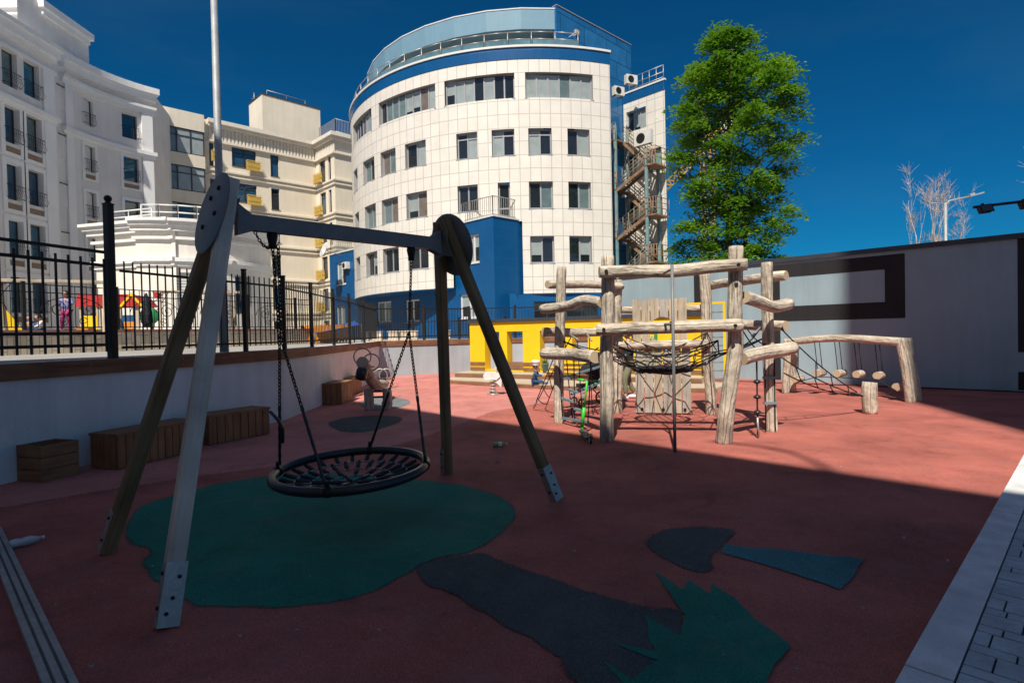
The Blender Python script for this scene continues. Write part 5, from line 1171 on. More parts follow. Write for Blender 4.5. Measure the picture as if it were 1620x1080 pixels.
heads = {'FL': TLs+BN*.05, 'RL': TLs-BN*.05-UP*.04-BD*.0, 'FR': TRs+BN*.05, 'RR': TRs-BN*.05-UP*.03}
LW = .098
for k in ('FL', 'RL', 'FR', 'RR'):
    lab = {'FL': 'silvery grey weathered leg', 'RL': 'olive brown leg'}.get(k); f, h = feet[k], heads[k]
    d = (h-f).normalized(); sgn = 1 if k[1] == 'L' else -1
    mb = MB(); beam_between(mb, f+UP*.015, h+d*.06, LW, LW, BD, .014); lg = part('leg', mb, M['leggrey' if k == 'FL' else 'legbrown'], sw, lab)
    x = BD-d*BD.dot(d); x.normalize(); y = d.cross(x)
    if y.dot(BN) < 0: y = -y
    o = 1 if k[0] == 'F' else -1                                        # galvanised angle bracket on the outer face of the foot
    mb = MB(); F = lambda u, v, z: f+x*u+y*(v*o)+d*z
    mb.box(-LW*.5-.007, LW*.5+.007, LW*.5+.002, LW*.5+.008, -.0, .34, F); mb.box(-LW*.5-.008, -LW*.5-.002, -.02, LW*.5+.001, .0, .34, F)
    for z, u in ((.26, .02), (.15, .0), (.07, -.02)): mb.cyl(F(u, LW*.5+.0082, z), F(u, LW*.5+.016, z), .011, n=8, mi=1)
    for z in (.28, .1): mb.cyl(F(-LW*.5-.0082, .02, z), F(-LW*.5-.018, .02, z), .011, n=8, mi=1)
    part('foot_bracket', mb, [M['steel'], M['black']], lg)
for T, s, kf, kr in ((TLs, -1, 'FL', 'RL'), (TRs, 1, 'FR', 'RR')):
    md = ((heads[kf]-feet[kf]).normalized()+(heads[kr]-feet[kr]).normalized()).normalized()
    ax = (BD*s-md*(BD*s).dot(md)).normalized(); c = T-md*.20+ax*(LW*.5+.006); mb = MB()
    mb.lathe([(.001, 0), (.292, 0), (.297, .003), (.297, .010), (.292, .013), (.001, .013)], c, 40, ax); pl = part('end_plate', mb, M['darksteel'], sw)
    x = BN-ax*BN.dot(ax); x.normalize(); mb = MB()
    for u, v in ((.06, .17), (-.07, .12), (.10, -.02), (-.10, -.09)): mb.lathe([(.001, .028), (.016, .026), (.018, .013)], c+x*u+md*v, 10, ax)
    part('bolt', mb, M['black'], pl)
    # inner bracket: star-shaped plate and flared gusset
    c2 = T-md*.18-ax*(LW*.5+.004); mb = MB(); ang = [i*math.pi/4 for i in range(8)]
    mb.prism([((.17 if i % 2 else .10)*math.cos(a), (.17 if i % 2 else .10)*math.sin(a)) for i, a in enumerate(ang)], 0, .008, lambda u, d, v: c2+x*u+md*v-ax*d); part('bracket', mb, M['darksteel'], sw)
zB = 2.435
b0 = V((TLs.x, TLs.y, 0))+BD*.05+UP*zB; b1 = V((TRs.x, TRs.y, 0))-BD*.05+UP*zB
mb = MB(); f = lambda s, d, z: b0+BD*s+BN*d+UP*z; BLg = (b1-b0).length
pts = [(0, -.10), (0, .13), (.10, .058), (BLg-.10, .058), (BLg, .13), (BLg, -.10), (BLg-.12, -.055), (.12, -.055)]
mb.prism(pts, -.04, .04, f); part('beam', mb, M['darksteel'], sw)
HLp = at(430, 374, 4.28); HRp = at(651, 394, 5.14)
def onbeam(p): s = (p-b0).dot(BD); return b0+BD*s
HA, HB = onbeam(HLp), onbeam(HRp)
for h in (HA, HB):
    mb = MB(); mb.lathe([(.001, -.055), (.035, -.055), (.04, -.075), (.036, -.10), (.028, -.14), (.03, -.17), (.001, -.175)], h, 14); part('hanger', mb, M['black'], sw)
bs_ = thing('basket_swing_seat', 'round black net basket seat hanging on chains from the beam', 'swing seat', at(556, 740, 4.72))
SC = at(556, 741, 4.72); SR = .615; TILT = Matrix.Rotation(R_(2.2), 3, 'X') @ Matrix.Rotation(R_(-1.2), 3, 'Y')
sp = lambda x, y, z=0: SC+TILT @ V((x, y, z))
mb = MB(); N_ = 64
ring_pts = [sp(SR*math.cos(2*math.pi*i/N_), SR*math.sin(2*math.pi*i/N_)) for i in range(N_)]
mb.tube(ring_pts, lambda i, a: .037*(1 if i % 16 not in (0,) else .84), 14, closed=True); part('rim', mb, M['rubberblack'], bs_)
mb = MB()
dish = lambda r: -.03-.09*(1-(r/.56)**2)
def seg(r0, r1, a, w_=.0205):
    p, q = sp(r0*math.cos(a), r0*math.sin(a), dish(r0)), sp(r1*math.cos(a), r1*math.sin(a), dish(r1)); mb.tube([p, p.lerp(q, .5), q], [w_*.75, w_, w_*.75], 6)
for i in range(24): seg(.565, .455, 2*math.pi*i/24)
for i in range(24): seg(.465, .325, 2*math.pi*(i+.5)/24)
for i in range(12): seg(.335, .19, 2*math.pi*(i+.25)/12)
for i in range(6): seg(.20, .03, 2*math.pi*i/6)
part('net_segment', mb, M['rubberblack'], bs_, recalc=False)
mb = MB()
for r in (.455, .33, .195): mb.tube([sp(r*math.cos(2*math.pi*i/48), r*math.sin(2*math.pi*i/48), dish(r)) for i in range(48)], .008, 5, closed=True)
part('net_rope', mb, M['winframe'], bs_)
def chain(name, p, q, sleeve=0.0, pitch=.030, wire=.0046):
    p, q = V(p), V(q); L = (q-p).length; d = (q-p).normalized(); x = d.cross(V((.3, .5, .1))).normalized(); y = d.cross(x); n = int(L*(1-sleeve)/pitch); mb = MB()
    for i in range(n):
        c = p+d*pitch*(i+.5); u = x if i % 2 else y; pts = []
        for k in range(10):
            a = 2*math.pi*k/10; pts.append(c+d*(pitch*.5+wire*.9)*math.cos(a)*1.12+u*.0105*math.sin(a))
        mb.tube(pts, wire, 5, closed=True)
    o = part(name, mb, M['chain'], bs_, recalc=False)
    if sleeve:
        mb = MB(); a = p+d*(n*pitch); m_ = int(L*sleeve/.03); mb.tube([a.lerp(q, i/m_) for i in range(m_+1)], lambda i, t: .0125+.002*math.sin(i*2.2), 8); part('chain_sleeve', mb, M['rubberblack'], o)
for H, vs, ends in ((HA, 526, ((-1, .08), (-.02, -1))), (HB, 513, ((.02, 1), (1, .02)))):
    h = H-UP*.165; tgt = (sp(SR*ends[0][0], SR*ends[0][1])+sp(SR*ends[1][0], SR*ends[1][1]))/2
    zs_ = 1.62; s_ = h.lerp(tgt, (h.z-zs_)/(h.z-tgt.z)*.55); s_.z = zs_
    chain('chain', h, s_)
    if H is HA: chain('safety_chain', h+V((.034, .02, .02)), s_+V((.012, .01, .01)))
    for e in ends: chain('chain', s_, sp(SR*e[0], SR*e[1], .05), .46 if e[1] != -1 else .5)
mb = MB(); A = HA-BD*.13-UP*.05; B = HA-UP*.16; pts = sag(A, B, .05, 9)
for p, q in zip(pts, pts[1:]): d = (q-p).normalized(); mb.tube([(p+q)/2+d*.014*math.cos(k*.785)+d.cross(UP if pts.index(p) % 2 else BN).normalized()*.010*math.sin(k*.785) for k in range(8)], .0045, 5, closed=True)
part('safety_chain', mb, M['chain'], bs_, recalc=False)
mb = MB(); mb.tube([at(428, 651, 4.25), at(440, 664, 4.2), at(447.5, 678, 4.2), at(447, 700, 4.22)], .013, 8); part('loose_sleeve', mb, M['rubberblack'], bs_)
for a in (0, 90, 180, 270):
    c = sp(SR*math.cos(R_(a)), SR*math.sin(R_(a))); t_ = V((-math.sin(R_(a)), math.cos(R_(a)), 0)); mb = MB(); mb.cyl(c-t_*.022, c+t_*.022,   .0405, n=14); mb.cyl(c+UP*.04, c+UP*.085, .014, n=8); part('rim_clamp', mb, M['black'], bs_)
# ================================================================== LOG CLIMBING FRAME
def logtube(mb, pts, r, seed, n=14, tap=.96):
    """a debarked robinia log: knotty, slightly oval, with sawn ends"""
    P = [V(p) for p in pts]; Q = []
    for i in range(len(P)-1):
        a, b, c, d = P[max(i-1, 0)], P[i], P[i+1], P[min(i+2, len(P)-1)]
        k = max(2, int((c-b).length/.09))
        for j in range(k):
            t = j/k; Q.append(.5*((2*b)+(c-a)*t+(2*a-5*b+4*c-d)*t*t+(3*b-a-3*c+d)*t**3))
    Q.append(P[-1]); N = len(Q)
    for i, q in enumerate(Q):
        k = math.sin(math.pi*i/(N-1)); q += V((noise.noise(V((seed, i*.12, 0))), noise.noise(V((seed+40, i*.12, 0))), noise.noise(V((seed+80, i*.12, 0)))*.6))*r*.42*k
    rf = lambda i, a: r*(1+(tap-1)*i/N)*(1+.11*noise.noise(V((math.cos(a)*1.1+seed*3, math.sin(a)*1.1, i*.17)))+.05*noise.noise(V((seed*5, i*.5, a*.3))))*(.93 if i in (0, N-1) else 1)
    mb.tube(Q, rf, n, True, False, 0, 1)
LOGM = [M['log'], M['ring']]
PX = {'P1': [(960, 697), (961, 600), (962, 500), (962, 405)], 'P2': [(1145, 701), (1151, 640), (1162, 560), (1163, 480), (1165, 390)], 'P3': [(884, 668), (886, 560), (889, 422)],
      'P4': [(1221, 682), (1217, 560), (1213, 415)], 'P5': [(977, 652), (977, 550), (976, 443)], 'P6': [(1125, 655), (1120, 550), (1114, 432)]}
PR = {'P1': .10, 'P2': .105, 'P3': .088, 'P4': .088, 'P5': .098, 'P6': .10}
PB = {k: gr(*v[0]) for k, v in PX.items()}
cf_ = thing('log_climbing_frame', 'weathered robinia log climbing frame with rope nets and a plank panel', 'climbing frame', (2.47, 9.37, 0))
for k, v in PX.items():
    Y = PB[k].y; pts = [at(a, b, Y) for a, b in v]; pts[0].z = -.03; mb = MB(); logtube(mb, pts, PR[k], hash(k) % 17 if False else ord(k[1])*1.7); part('post', mb, LOGM, cf_)
def hlog(px, r, seed, name='log', parent=None, bolts=()):
    mb = MB(); pts = [at(u, v, Y) for u, v, Y in px]; logtube(mb, pts, r, seed); o = part(name, mb, LOGM, parent or cf_)
    for u, v, Y in bolts:
        c = at(u, v, Y); mb = MB(); d = (V((0, 0, 1.6))-c).normalized(); mb.cyl(c, c+V((0, -1, 0))*.02, .024, n=12); part('bolt', mb, M['black'], o)
Y1_, Y2_, Y3_, Y4_, Y5_, Y6_ = [PB['P%d' % i].y for i in range(1, 7)]
hlog([(948, 430, Y1_-.19), (1005, 429, 8.0), (1062, 428, 7.86), (1120, 422, 7.78), (1182, 418, Y2_-.19)], .088, 3.1, bolts=[(959, 429, Y1_-.275), (1168, 419, Y2_-.275)])
hlog([(943, 521, Y1_-.19), (1060, 518, 7.86), (1175, 514, Y2_-.19)], .088, 5.7, bolts=[(955, 521, Y1_-.275), (1163, 515, Y2_-.275)])
hlog([(866, 450, Y3_+.12), (920, 450, 10.6), (985, 453, Y5_-.1)], .075, 7.9)
hlog([(861, 525, Y3_+.12), (915, 525, 10.6), (985, 524, Y5_-.1)], .085, 8.4)
hlog([(858, 489, Y3_-.16), (900, 484, 9.2), (925, 476, 8.8), (953, 479, Y1_+.08)], .085, 9.6)
hlog([(860, 559, Y3_-.16), (900, 560, 9.2), (942, 565, Y1_+.06)], .10, 11.2)
hlog([(1124, 452, Y6_+.2), (1160, 446, 9.8), (1200, 440, 9.1), (1244, 436, Y4_-.16+.2)], .082, 12.3)
hlog([(1124, 511, Y6_+.2), (1170, 514, 9.8), (1243, 515, Y4_+.16)], .085, 13.5)
hlog([(1178, 470, Y2_+.05), (1200, 476, 8.1), (1222, 484, 8.3), (1250, 480, Y4_-.2)], .09, 14.8)
hlog([(1174, 567, Y2_+.06), (1215, 557, 8.2), (1256, 550, Y4_-.2)], .10, 16.2)
hlog([(975, 490, Y5_+.16), (1045, 490, 10.95), (1122, 487, Y6_+.15)], .072, 17.7)
hlog([(975, 547, Y5_-.16), (1045, 545, 10.6), (1124, 543, Y6_-.16)], .078, 19.3)
# plank panel with the round window
def panel(u0, u1, z0, z1, Y, hole, name):
    a, b = at(u0, 560, Y), at(u1, 560, Y-.25); d = V((b.x-a.x, b.y-a.y, 0)); L = d.length; f = flat((a.x, a.y, 0), d); mb = MB(); n = 6
    for i in range(n):
        s0, s1 = L*i/n+.008, L*(i+1)/n-.008; mi_ = random.choice((0, 0, 1, 2)); off_ = random.uniform(-.006, .006); top = z1+random.uniform(-.02, .02); m = 5 if hole else 1
        for j in range(m):
            a0, a1 = s0+(s1-s0)*j/m, s0+(s1-s0)*(j+1)/m; x = (a0+a1)/2-hole[0] if hole else 9
            hh = math.sqrt(max(0, hole[2]**2-x*x)) if hole and abs(x) < hole[2] else 0
            for c0, c1 in ([(z0, hole[1]-hh), (hole[1]+hh, top)] if hh > .01 else [(z0, top)]):
                if c1 > c0: mb.box(a0, a1, -.05+off_, off_, c0, c1, f, mi_)
    return part(name, mb, [M['plank'], M['plankwarm'], M['plankgrey']], cf_, recalc=False), f, L
panel(1001, 1088, 1.30, 2.17, 10.95, (.56, 1.59, .235), 'plank_panel')
o, f, L = panel(1004, 1093, .03, 1.27, 10.72, None, 'plank_panel')
mb = MB()
for s in (.12, L/2, L-.12): mb.cyl(f(s, .005, .10), f(s, .022, .10), .028, n=10)
part('bolt', mb, M['black'], o)
# fire pole
fp0 = gr(1068, 715); mb = MB(); ft = at(1060.5, 419, fp0.y); mb.tube([V((fp0.x, fp0.y, -.02)), V((fp0.x, fp0.y, 1.2)), V((fp0.x, fp0.y, ft.z))], .021, 12)
mb.tube([V((fp0.x, fp0.y, ft.z-.05)), V((fp0.x+.02, 7.8, ft.z-.06))], .016, 8); mb.tube([V((fp0.x, fp0.y, 1.66)), V((fp0.x+.02, 7.8, 1.66))], .016, 8); part('fire_pole', mb, M['darksteel'], cf_)
# hanging net bowl
HC = V((2.49, 9.42, 0)); mb = MB(); NA = 12
def ringp(r, z, k, n=NA, sq=1.0): a = 2*math.pi*k/n+.2; return V((HC.x+r*math.cos(a), HC.y+r*math.sin(a)*sq, z))
cz = .93
levels = [(.46, cz+.0), (.72, cz+.11), (1.0, cz+.27)]
for r, z in levels[1:]:
    P = []
    for k in range(NA): P += sag(ringp(r, z, k), ringp(r, z, k+1), .03, 4)[:-1]
    mb.tube(P, .0095, 5, closed=True)
for k in range(NA):
    mb.tube([ringp(levels[0][0], levels[0][1], k), ringp(levels[1][0], levels[1][1], k+.5), ringp(levels[2][0], levels[2][1], k)], .0095, 5); mb.tube([ringp(levels[0][0], levels[0][1], k), ringp(levels[1][0], levels[1][1], k-.5), ringp(levels[2][0], levels[2][1], k)], .0095, 5)
tops_ = {}
for k in PB:
    p = PB[k]; zz_ = 1.52 if k in ('P5', 'P6') else 1.42; q = V((p.x, p.y, zz_)); d = V((HC.x-p.x, HC.y-p.y, 0)).normalized(); q += d*.1; a = math.atan2(p.y-HC.y, p.x-HC.x)-.2; kk = a/(2*math.pi)*NA
    for o_ in (-.9, 0, .9): mb.tube(sag(q, ringp(levels[2][0], levels[2][1], round(kk+o_)), .03, 5), .011, 5)
for a, b in (('P1', 'P2'), ('P2', 'P4'), ('P3', 'P1'), ('P5', 'P6')):
    A, B = PB[a].lerp(PB[b], .12), PB[a].lerp(PB[b], .88); A.z = B.z = 1.34; mb.tube(sag(A, B, .12, 10), .011, 5)
part('rope_net', mb, M['rope'], cf_, recalc=False)
mb = MB(); mb.tube([ringp(.46, cz, k, 40) for k in range(40)], .034, 8, closed=True)
for k in range(-3, 4):
    w_ = math.sqrt(.45**2-(k*.12)**2); mb.tube(sag(HC+V((-w_, k*.12, cz)), HC+V((w_, k*.12, cz)), .06, 8), .012, 5); mb.tube(sag(HC+V((k*.12, -w_, cz)), HC+V((k*.12, w_, cz)), .06, 8), .012, 5)
part('net_mat', mb, M['rope'], cf_, recalc=False)
mb = MB()
for r, z in levels[1:]:
    for k in range(NA): mb.ball(ringp(r, z, k+(.5 if r < .9 else 0)), .022, 6)
part('net_knot', mb, M['rung'], cf_, recalc=False)
# rope ladders on the left side
def gridnet(A0, A1, B0, B1, nv, rows, m_r=.010, name='rope_net'):
    A0, A1, B0, B1 = map(V, (A0, A1, B0, B1)); mb = MB(); P = lambda i, t: A0.lerp(A1, i/(nv-1)).lerp(B0.lerp(B1, i/(nv-1)), t)
    for i in range(nv): mb.tube([P(i, t/6)+UP*(-.03*math.sin(t/6*math.pi)) for t in range(7)], m_r, 5)
    for t, kind in rows:
        if kind == 0: mb.tube(sag(P(0, t), P(nv-1, t), .03, 6), m_r*.9, 5)
    part(name, mb, M['rope'], cf_, recalc=False)
    for t, kind in rows:
        if kind:
            a, b = kind[0], kind[1]; p = A0.lerp(A1, a).lerp(B0.lerp(B1, a), t); q = A0.lerp(A1, b).lerp(B0.lerp(B1, b), t+kind[2]); mb = MB(); d = (q-p).normalized(); x = d.cross(UP).normalized()
            f = lambda s, e, z: p+d*s+x*e+UP*z; mb.box(0, (q-p).length, -.022, .022, -.018, .018, f); part('rung', mb, M['rung'], cf_)
gridnet(at(893, 530, 10.1), at(950, 528, 10.9), at(905, 660, 10.2), at(952, 650, 10.9), 4, [(.35, 0), (.5, (.0, 1.0, -.08)), (.72, (.05, 1.0, -.1)), (.9, 0)])
gridnet(at(884, 566, 9.7), at(935, 570, 8.6), at(890, 662, 9.8), at(930, 668, 9.0), 3, [(.3, (0, .4, .02)), (.5, (.28, .6, .03)), (.66, (0, .42, .03)), (.80, (.5, .85, .03)), (.99, (0, 1, 0))])
mb = MB(); sl_ = MB()
g1_, g2_ = gr(843, 648), gr(862, 648)
for a, g in ((at(880, 556, 10.05), g1_), (at(880, 600, 10.05), g2_), (at(905, 530, 10.3), g1_)):
    mb.tube([a.lerp(g, t/6) for t in range(6)], .010, 5); sl_.tube([a.lerp(g, 5/6), a.lerp(g, .97)], .014, 6)
for t in (.3, .55, .78): mb.tube(sag(at(880, 556, 10.05).lerp(g1_, t), at(880, 600, 10.05).lerp(g2_, t), .04, 5), .009, 5)
part('rope_net', mb, M['rope'], cf_, recalc=False); part('rope_end', sl_, M['steel'], cf_)
mb = MB()
for a, b in (((900, 528, 10.3), (928, 545, 9.2)), ((927, 526, 10.6), (945, 552, 9.0))):
    p, q = at(*a), at(*b); mb.cyl(p, p.lerp(q, .55), .016, n=6)
part('rope_end', mb, M['steel'], cf_)
# right side: disc rope, small ladder, net to the stump
mb = MB(); h = at(1197, 566, 8.15); mb.tube([h, V((h.x, h.y, .05))], .012, 6); part('climbing_rope', mb, M['rope'], cf_)
for v in (604, 628, 652): c = at(1197, v, 8.15); c.x = h.x; mb = MB(); mb.lathe([(.001, .035), (.03, .03), (.05, .012), (.052, 0), (.045, -.015), (.02, -.025), (.001, -.028)], c, 16); part('rope_disc', mb, M['rubberblack'], cf_)
mb = MB(); mb.tube([V((h.x, h.y, .30)), V((h.x+.01, h.y, .02))], lambda i, a: .016, 6); part('rope_end', mb, M['steel'], cf_)
A = at(1210, 567, Y4_-.14); B = at(1225, 567, Y4_-.10); mb = MB()
for p in (A, B): mb.tube([p, V((p.x, p.y, .02))], .010, 5)
part('climbing_rope', mb, M['rope'], cf_)
for v in (597, 637): z = at(1217, v, Y4_-.12).z; mb = MB(); d = (B-A).normalized(); f = lambda s, e, zz: V((A.x, A.y, z))+d*s+d.cross(UP)*e+UP*zz; mb.box(-.03, (B-A).length+.03, -.022, .022, -.02, .02, f); part('rung', mb, M['rung'], cf_)
sb_ = gr(1377, 654); stp = V((sb_.x-.11, sb_.y, at(1377, 626, sb_.y).z))
ra = [at(1236, 520, Y4_+.1), at(1232, 562, Y4_+.05), at(1240, 590, Y4_+.3)]
mb = MB()
for a in ra: mb.tube(sag(a, stp, .09, 10), .011, 5)
for t in (.18, .38, .58, .78):
    for a, b in zip(ra, ra[1:]): mb.tube(sag(sag(a, stp, .09, 50)[int(50*t)], sag(b, stp, .09, 50)[int(50*(t+.02))], .02, 4), .009, 5)
for a, b in (((1204, 517, 8.9), (1172, 548, 8.2)), ((1180, 517, 9.3), (1210, 545, 8.6)), ((1205, 517, 8.9), (1216, 548, 8.6)), ((1168, 510, 8.0), (1205, 560, 8.4))): mb.tube(sag(at(*a), at(*b), .05, 6), .010, 5)
part('rope_net', mb, M['rope'], cf_, recalc=False)
mb = MB(); mb.cyl(at(1206, 514, 8.9), at(1190, 532, 8.5), .016, n=6); q = sag(ra[0], stp, .09, 10); mb.cyl(q[9], q[10], .018, n=6); part('rope_end', mb, M['steel'], cf_)
t = thing('log_stump', 'short pale upright log stump to which the climbing net is tied', 'stump', (sb_.x, sb_.y, 0))
mb = MB(); logtube(mb, [(sb_.x, sb_.y, -.02), (sb_.x, sb_.y, .3), (sb_.x-.01, sb_.y, at(1377, 604, sb_.y).z)], .125, 31, 16); part('log', mb, LOGM, t)
# ================================================================== LOG BRIDGE
q0, q1 = gr(1243, 622), gr(1441, 636); bdv = (q1-q0).normalized(); bpv = V((-bdv.y, bdv.x, 0)); lb = thing('log_step_bridge', 'low log bridge of hanging log steps between two leaning log frames', 'climbing bridge', (q0+q1)/2)
W_ = .34
zb_ = at(1335, 537, (q0.y+q1.y)/2).z
for o in (0, W_):
    for g, lean, r in ((q0, .06, .085), (q1, -.16, .10)):
        b = g+bpv*o; mb = MB(); logtube(mb, [b-UP*.03, b+bdv*lean*.35+UP*.5+bpv*.02, b+bdv*lean+UP*(zb_+.02)], r, 40+o*7+g.x, 14); part('post', mb, LOGM, lb)
    a, b = q0+bpv*(o+.0)-bdv*.12, q1+bpv*(o+.0)-bdv*.06; mb = MB(); logtube(mb, [a+UP*(zb_-.04)+bdv*.2, (a+b)/2+UP*(zb_+.03), b+UP*(zb_-.06)-bdv*.06], .082, 50+o*9, 14); part('beam', mb, LOGM, lb)
steps = [(1257, 600), (1292, 590), (1324, 591), (1355, 592), (1388, 594), (1418, 612)]
for i, (u, v) in enumerate(steps):
    k = (u-1243)/(1441-1243); g = q0.lerp(q1, k*.98); y_ = g.y; z_ = at(u, v, y_).z; c = V((at(u, v, y_).x, y_, z_)); mb = MB(); logtube(mb, [c-bpv*.02, c+bpv*.17, c+bpv*.36], .088, 60+i*2.3, 14); s_ = part('step_log', mb, LOGM, lb)
    mb = MB()
    for o in (.05, .30): mb.tube([c+bpv*o+UP*.06, V((c.x, c.y, zb_-.06))+bpv*(o-.0)-bdv*.06], .009, 5)
    if 0 < i < 5: part('rope', mb, M['rope'], s_)
mb = MB(); P = [at(u, v+6, q0.lerp(q1, (u-1243)/198).y) for u, v in steps]; mb.tube(P, .010, 5); part('cable', mb, M['rope'], lb)
# ================================================================== BENCHES, BOXES
def slat_box(name, label, cat, A, d, L, W, H, vertical, n, group, m='bench', lid=True, open_top=False):
    """A is the near right-hand foot corner, d runs along the front"""
    d = V(d).normalized(); f = flat(A, d); t = thing(name, label, cat, A, group)        # f's second axis points at the yard
    mb = MB(); k = n; top = H-(.035 if lid else 0)
    if vertical:
        for i in range(k): mb.box(L*i/k+.007, L*(i+1)/k-.007, -.022, random.uniform(-.002, .002), .012, top, f)
        kk = max(3, int(W/(L/k)))
        for i in range(kk):
            for s in (0, L): mb.box(s if s == 0 else s-.02, s+.02 if s == 0 else s, -W*(i+1)/kk+.004-.024*(i == kk-1)*0, -W*i/kk-.004-(.024 if i == 0 else 0), .012, top, f)
    else:
        for i in range(n): mb.box(0, L, -.022, random.uniform(-.002, .002), H*i/n+.006, H*(i+1)/n-.003, f); mb.box(0, .022, -W, -.024, H*i/n+.006, H*(i+1)/n-.003, f); mb.box(L-.022, L, -W, -.024, H*i/n+.006, H*(i+1)/n-.003, f)
        if open_top: mb.box(.024, L-.024, -W, -W+.022, .01, H-.004, f)
    part('side_boards', mb, M[m], t)
    mb = MB(); mb.box(.03, L-.03, -W+.03, -.03, .0, top-.05 if not open_top else H*.72, f); part('core' if not open_top else 'soil', mb, M['ground' if open_top else 'black'], t)  # in closed boxes the black core stands in for shade between the boards
    if lid:
        mb = MB(); kk = 4
        for i in range(kk): mb.box(-.012, L+.012, -W*(i+1)/kk+.003-.012*(i == kk-1), -W*i/kk-.003+.012*(i == 0), H-.033, H, f)
        part('lid', mb, M[m], t)
    return t
wd_ = V((.317, 1, 0))
slat_box('planter_box', 'small square dark planter box nearest the camera at the left wall', 'planter', gr(66, 764), wd_, .42, .40, .42, False, 3, 'wooden boxes along the left wall', lid=False, open_top=True)
slat_box('bench_box', 'long slatted wooden bench box between the planter and the next bench', 'bench', gr(187, 744), wd_, 1.22, .46, .45, True, 11, 'wooden boxes along the left wall')
slat_box('bench_box', 'slatted wooden bench box with warmer front, behind the front swing leg', 'bench', gr(331, 705), (.50, .87, 0), 1.05, .46, .45, True, 8, 'wooden boxes along the left wall')
slat_box('bench_box', 'slatted wooden bench box left of the log seesaw, half in sun', 'bench', gr(541, 640), (-.02, 1, 0), 1.0, .50, .50, True, 8, 'wooden boxes along the left wall')
slat_box('bench_box', 'farthest slatted bench box by the corner of the left wall', 'bench', gr(558, 625), (-.0, 1, 0), .95, .50, .46, True, 8, 'wooden boxes along the left wall')
# ================================================================== SEESAW, SPRING RIDER
s1_, s2_ = gr(584, 649), gr(612, 648); se = thing('log_seesaw', 'log seesaw tilted between two stumps with steel ring handles', 'seesaw', ((s1_.x+s2_.x)/2, s1_.y, 0))
for i, s in enumerate((s1_, s2_)): mb = MB(); logtube(mb, [s-UP*.02, s+UP*.25, s+UP*.47], .10, 70+i*4, 14); part('stump', mb, LOGM, se)
mb = MB(); c = (s1_+s2_)/2
for z in (.28, .40): mb.cyl(V((s1_.x, s1_.y, z)), V((s2_.x, s2_.y, z)), .022, n=8)
part('axle', mb, M['black'], se)
e1_ = at(573, 572, 10.7); e2_ = at(609, 606, 14.4); pv = V((c.x-.02, c.y, .52))
mb = MB(); logtube(mb, [e1_, e1_.lerp(pv, .5)-UP*.04, pv, e2_], .115, 77, 16); part('seesaw_log', mb, LOGM, se)
for e, k in ((e1_, .32), (e2_, .25)):
    d = (pv-e).normalized(); b = e+d*k; x = d.cross(UP).normalized()
    for o in (-.02, .30):
        mb = MB(); mb.tube([b+d*o+UP*.20+x*(.06 if o > 0 else -.05)+(UP*math.cos(a*math.pi/8)+x*math.sin(a*math.pi/8))*.165 for a in range(16)], .014, 6, closed=True); part('ring_handle', mb, M['steel'], se)
    mb = MB(); g = e+d*(k+.32); f = lambda s, y, z: g+d*s+x*y+d.cross(x)*(-z if d.cross(x).z < 0 else z); mb.lathe([(.001, .13), (.10, .13), (.125, .115), (.10, .105)], g, 14, UP); part('seat_pad', mb, M['rubberblack'], se)
mb = MB(); b = e1_+V((-.01, -.03, -.10)); mb.lathe([(.001, -.11), (.085, -.11), (.105, -.08), (.108, .0), (.105, .08), (.085, .11), (.001, .11)], b-UP*.13, 20, V((.25, 0, 1))); part('rubber_buffer', mb, M['rubberblack'], se)
g = gr(780, 624); sr = thing('spring_rider', 'small grey spring rider standing before the beige stage', 'spring rider', g); zs2 = at(778, 594, g.y).z
mb = MB(); mb.tube([g+V((.075*math.cos(a*.6), .075*math.sin(a*.6), .04+(zs2-.10)*a/52)) for a in range(53)], .016, 6); part('spring', mb, M['steel'], sr)
mb = MB(); mb.cyl(g, g+UP*.035, .16, .14, 14); part('base_plate', mb, M['steel'], sr)
mb = MB(); f = lambda s, d, z: V((g.x, g.y, zs2))+V((1, -.2, 0)).normalized()*s+V((.2, 1, 0)).normalized()*d+UP*z
mb.prism([(-.20, -.10), (.12, -.10), (.22, -.02), (.2, .08), (-.15, .10), (-.22, .02)], -.13, .13, f); part('seat', mb, M['kerb'], sr)
mb = MB(); mb.prism([(.10, -.16), (.24, -.30), (.27, .02), (.20, .04)], -.09, .09, f); mb.cyl(f(.12, -.2, .2), f(.12, .2, .2), .015, n=6); mb.cyl(f(.12, 0, .05), f(.12, 0, .2), .015, n=6); part('front_panel', mb, M['kerb'], sr)
# ================================================================== LOOSE THINGS
b = gr(924, 690); t = thing('kick_scooter', 'bright green child\'s kick scooter leaning by the front left log post', 'scooter', b)
rear = gr(934, 702); front = gr(921, 688); d = (rear-front).normalized(); x = d.cross(UP); mb = MB(); f = lambda s, y, z: front+d*s+x*y+UP*z; Ld = (rear-front).length
mb.prism([(.05, .07), (.12, .06), (Ld-.07, .06), (Ld-.02, .085), (Ld-.02, .095), (Ld-.07, .075), (.12, .078), (.05, .09)], -.055, .055, f); part('deck', mb, M['darksteel'], t)
for s in (0, Ld):
    mb = MB(); c = f(s, 0, .06); mb.tube([c+d*.05*math.cos(a*.524)+UP*.05*math.sin(a*.524) for a in range(12)], .016, 6, closed=True); w = part('wheel', mb, M['rubberblack'], t); mb = MB(); mb.cyl(c-x*.015, c+x*.015, .035, n=10); part('hub', mb, M['white'], w)
htop = at(929, 602, 8.62); h0 = f(.0, 0, .13); mb = MB(); mb.cyl(h0, h0.lerp(htop, .42), .027, n=8); mb.cyl(f(.0, 0, .07), h0, .02, n=8); mb.tube([f(0, .0, .11), f(.06, 0, .09)], .018, 6); part('stem', mb, M['greenp'], t)
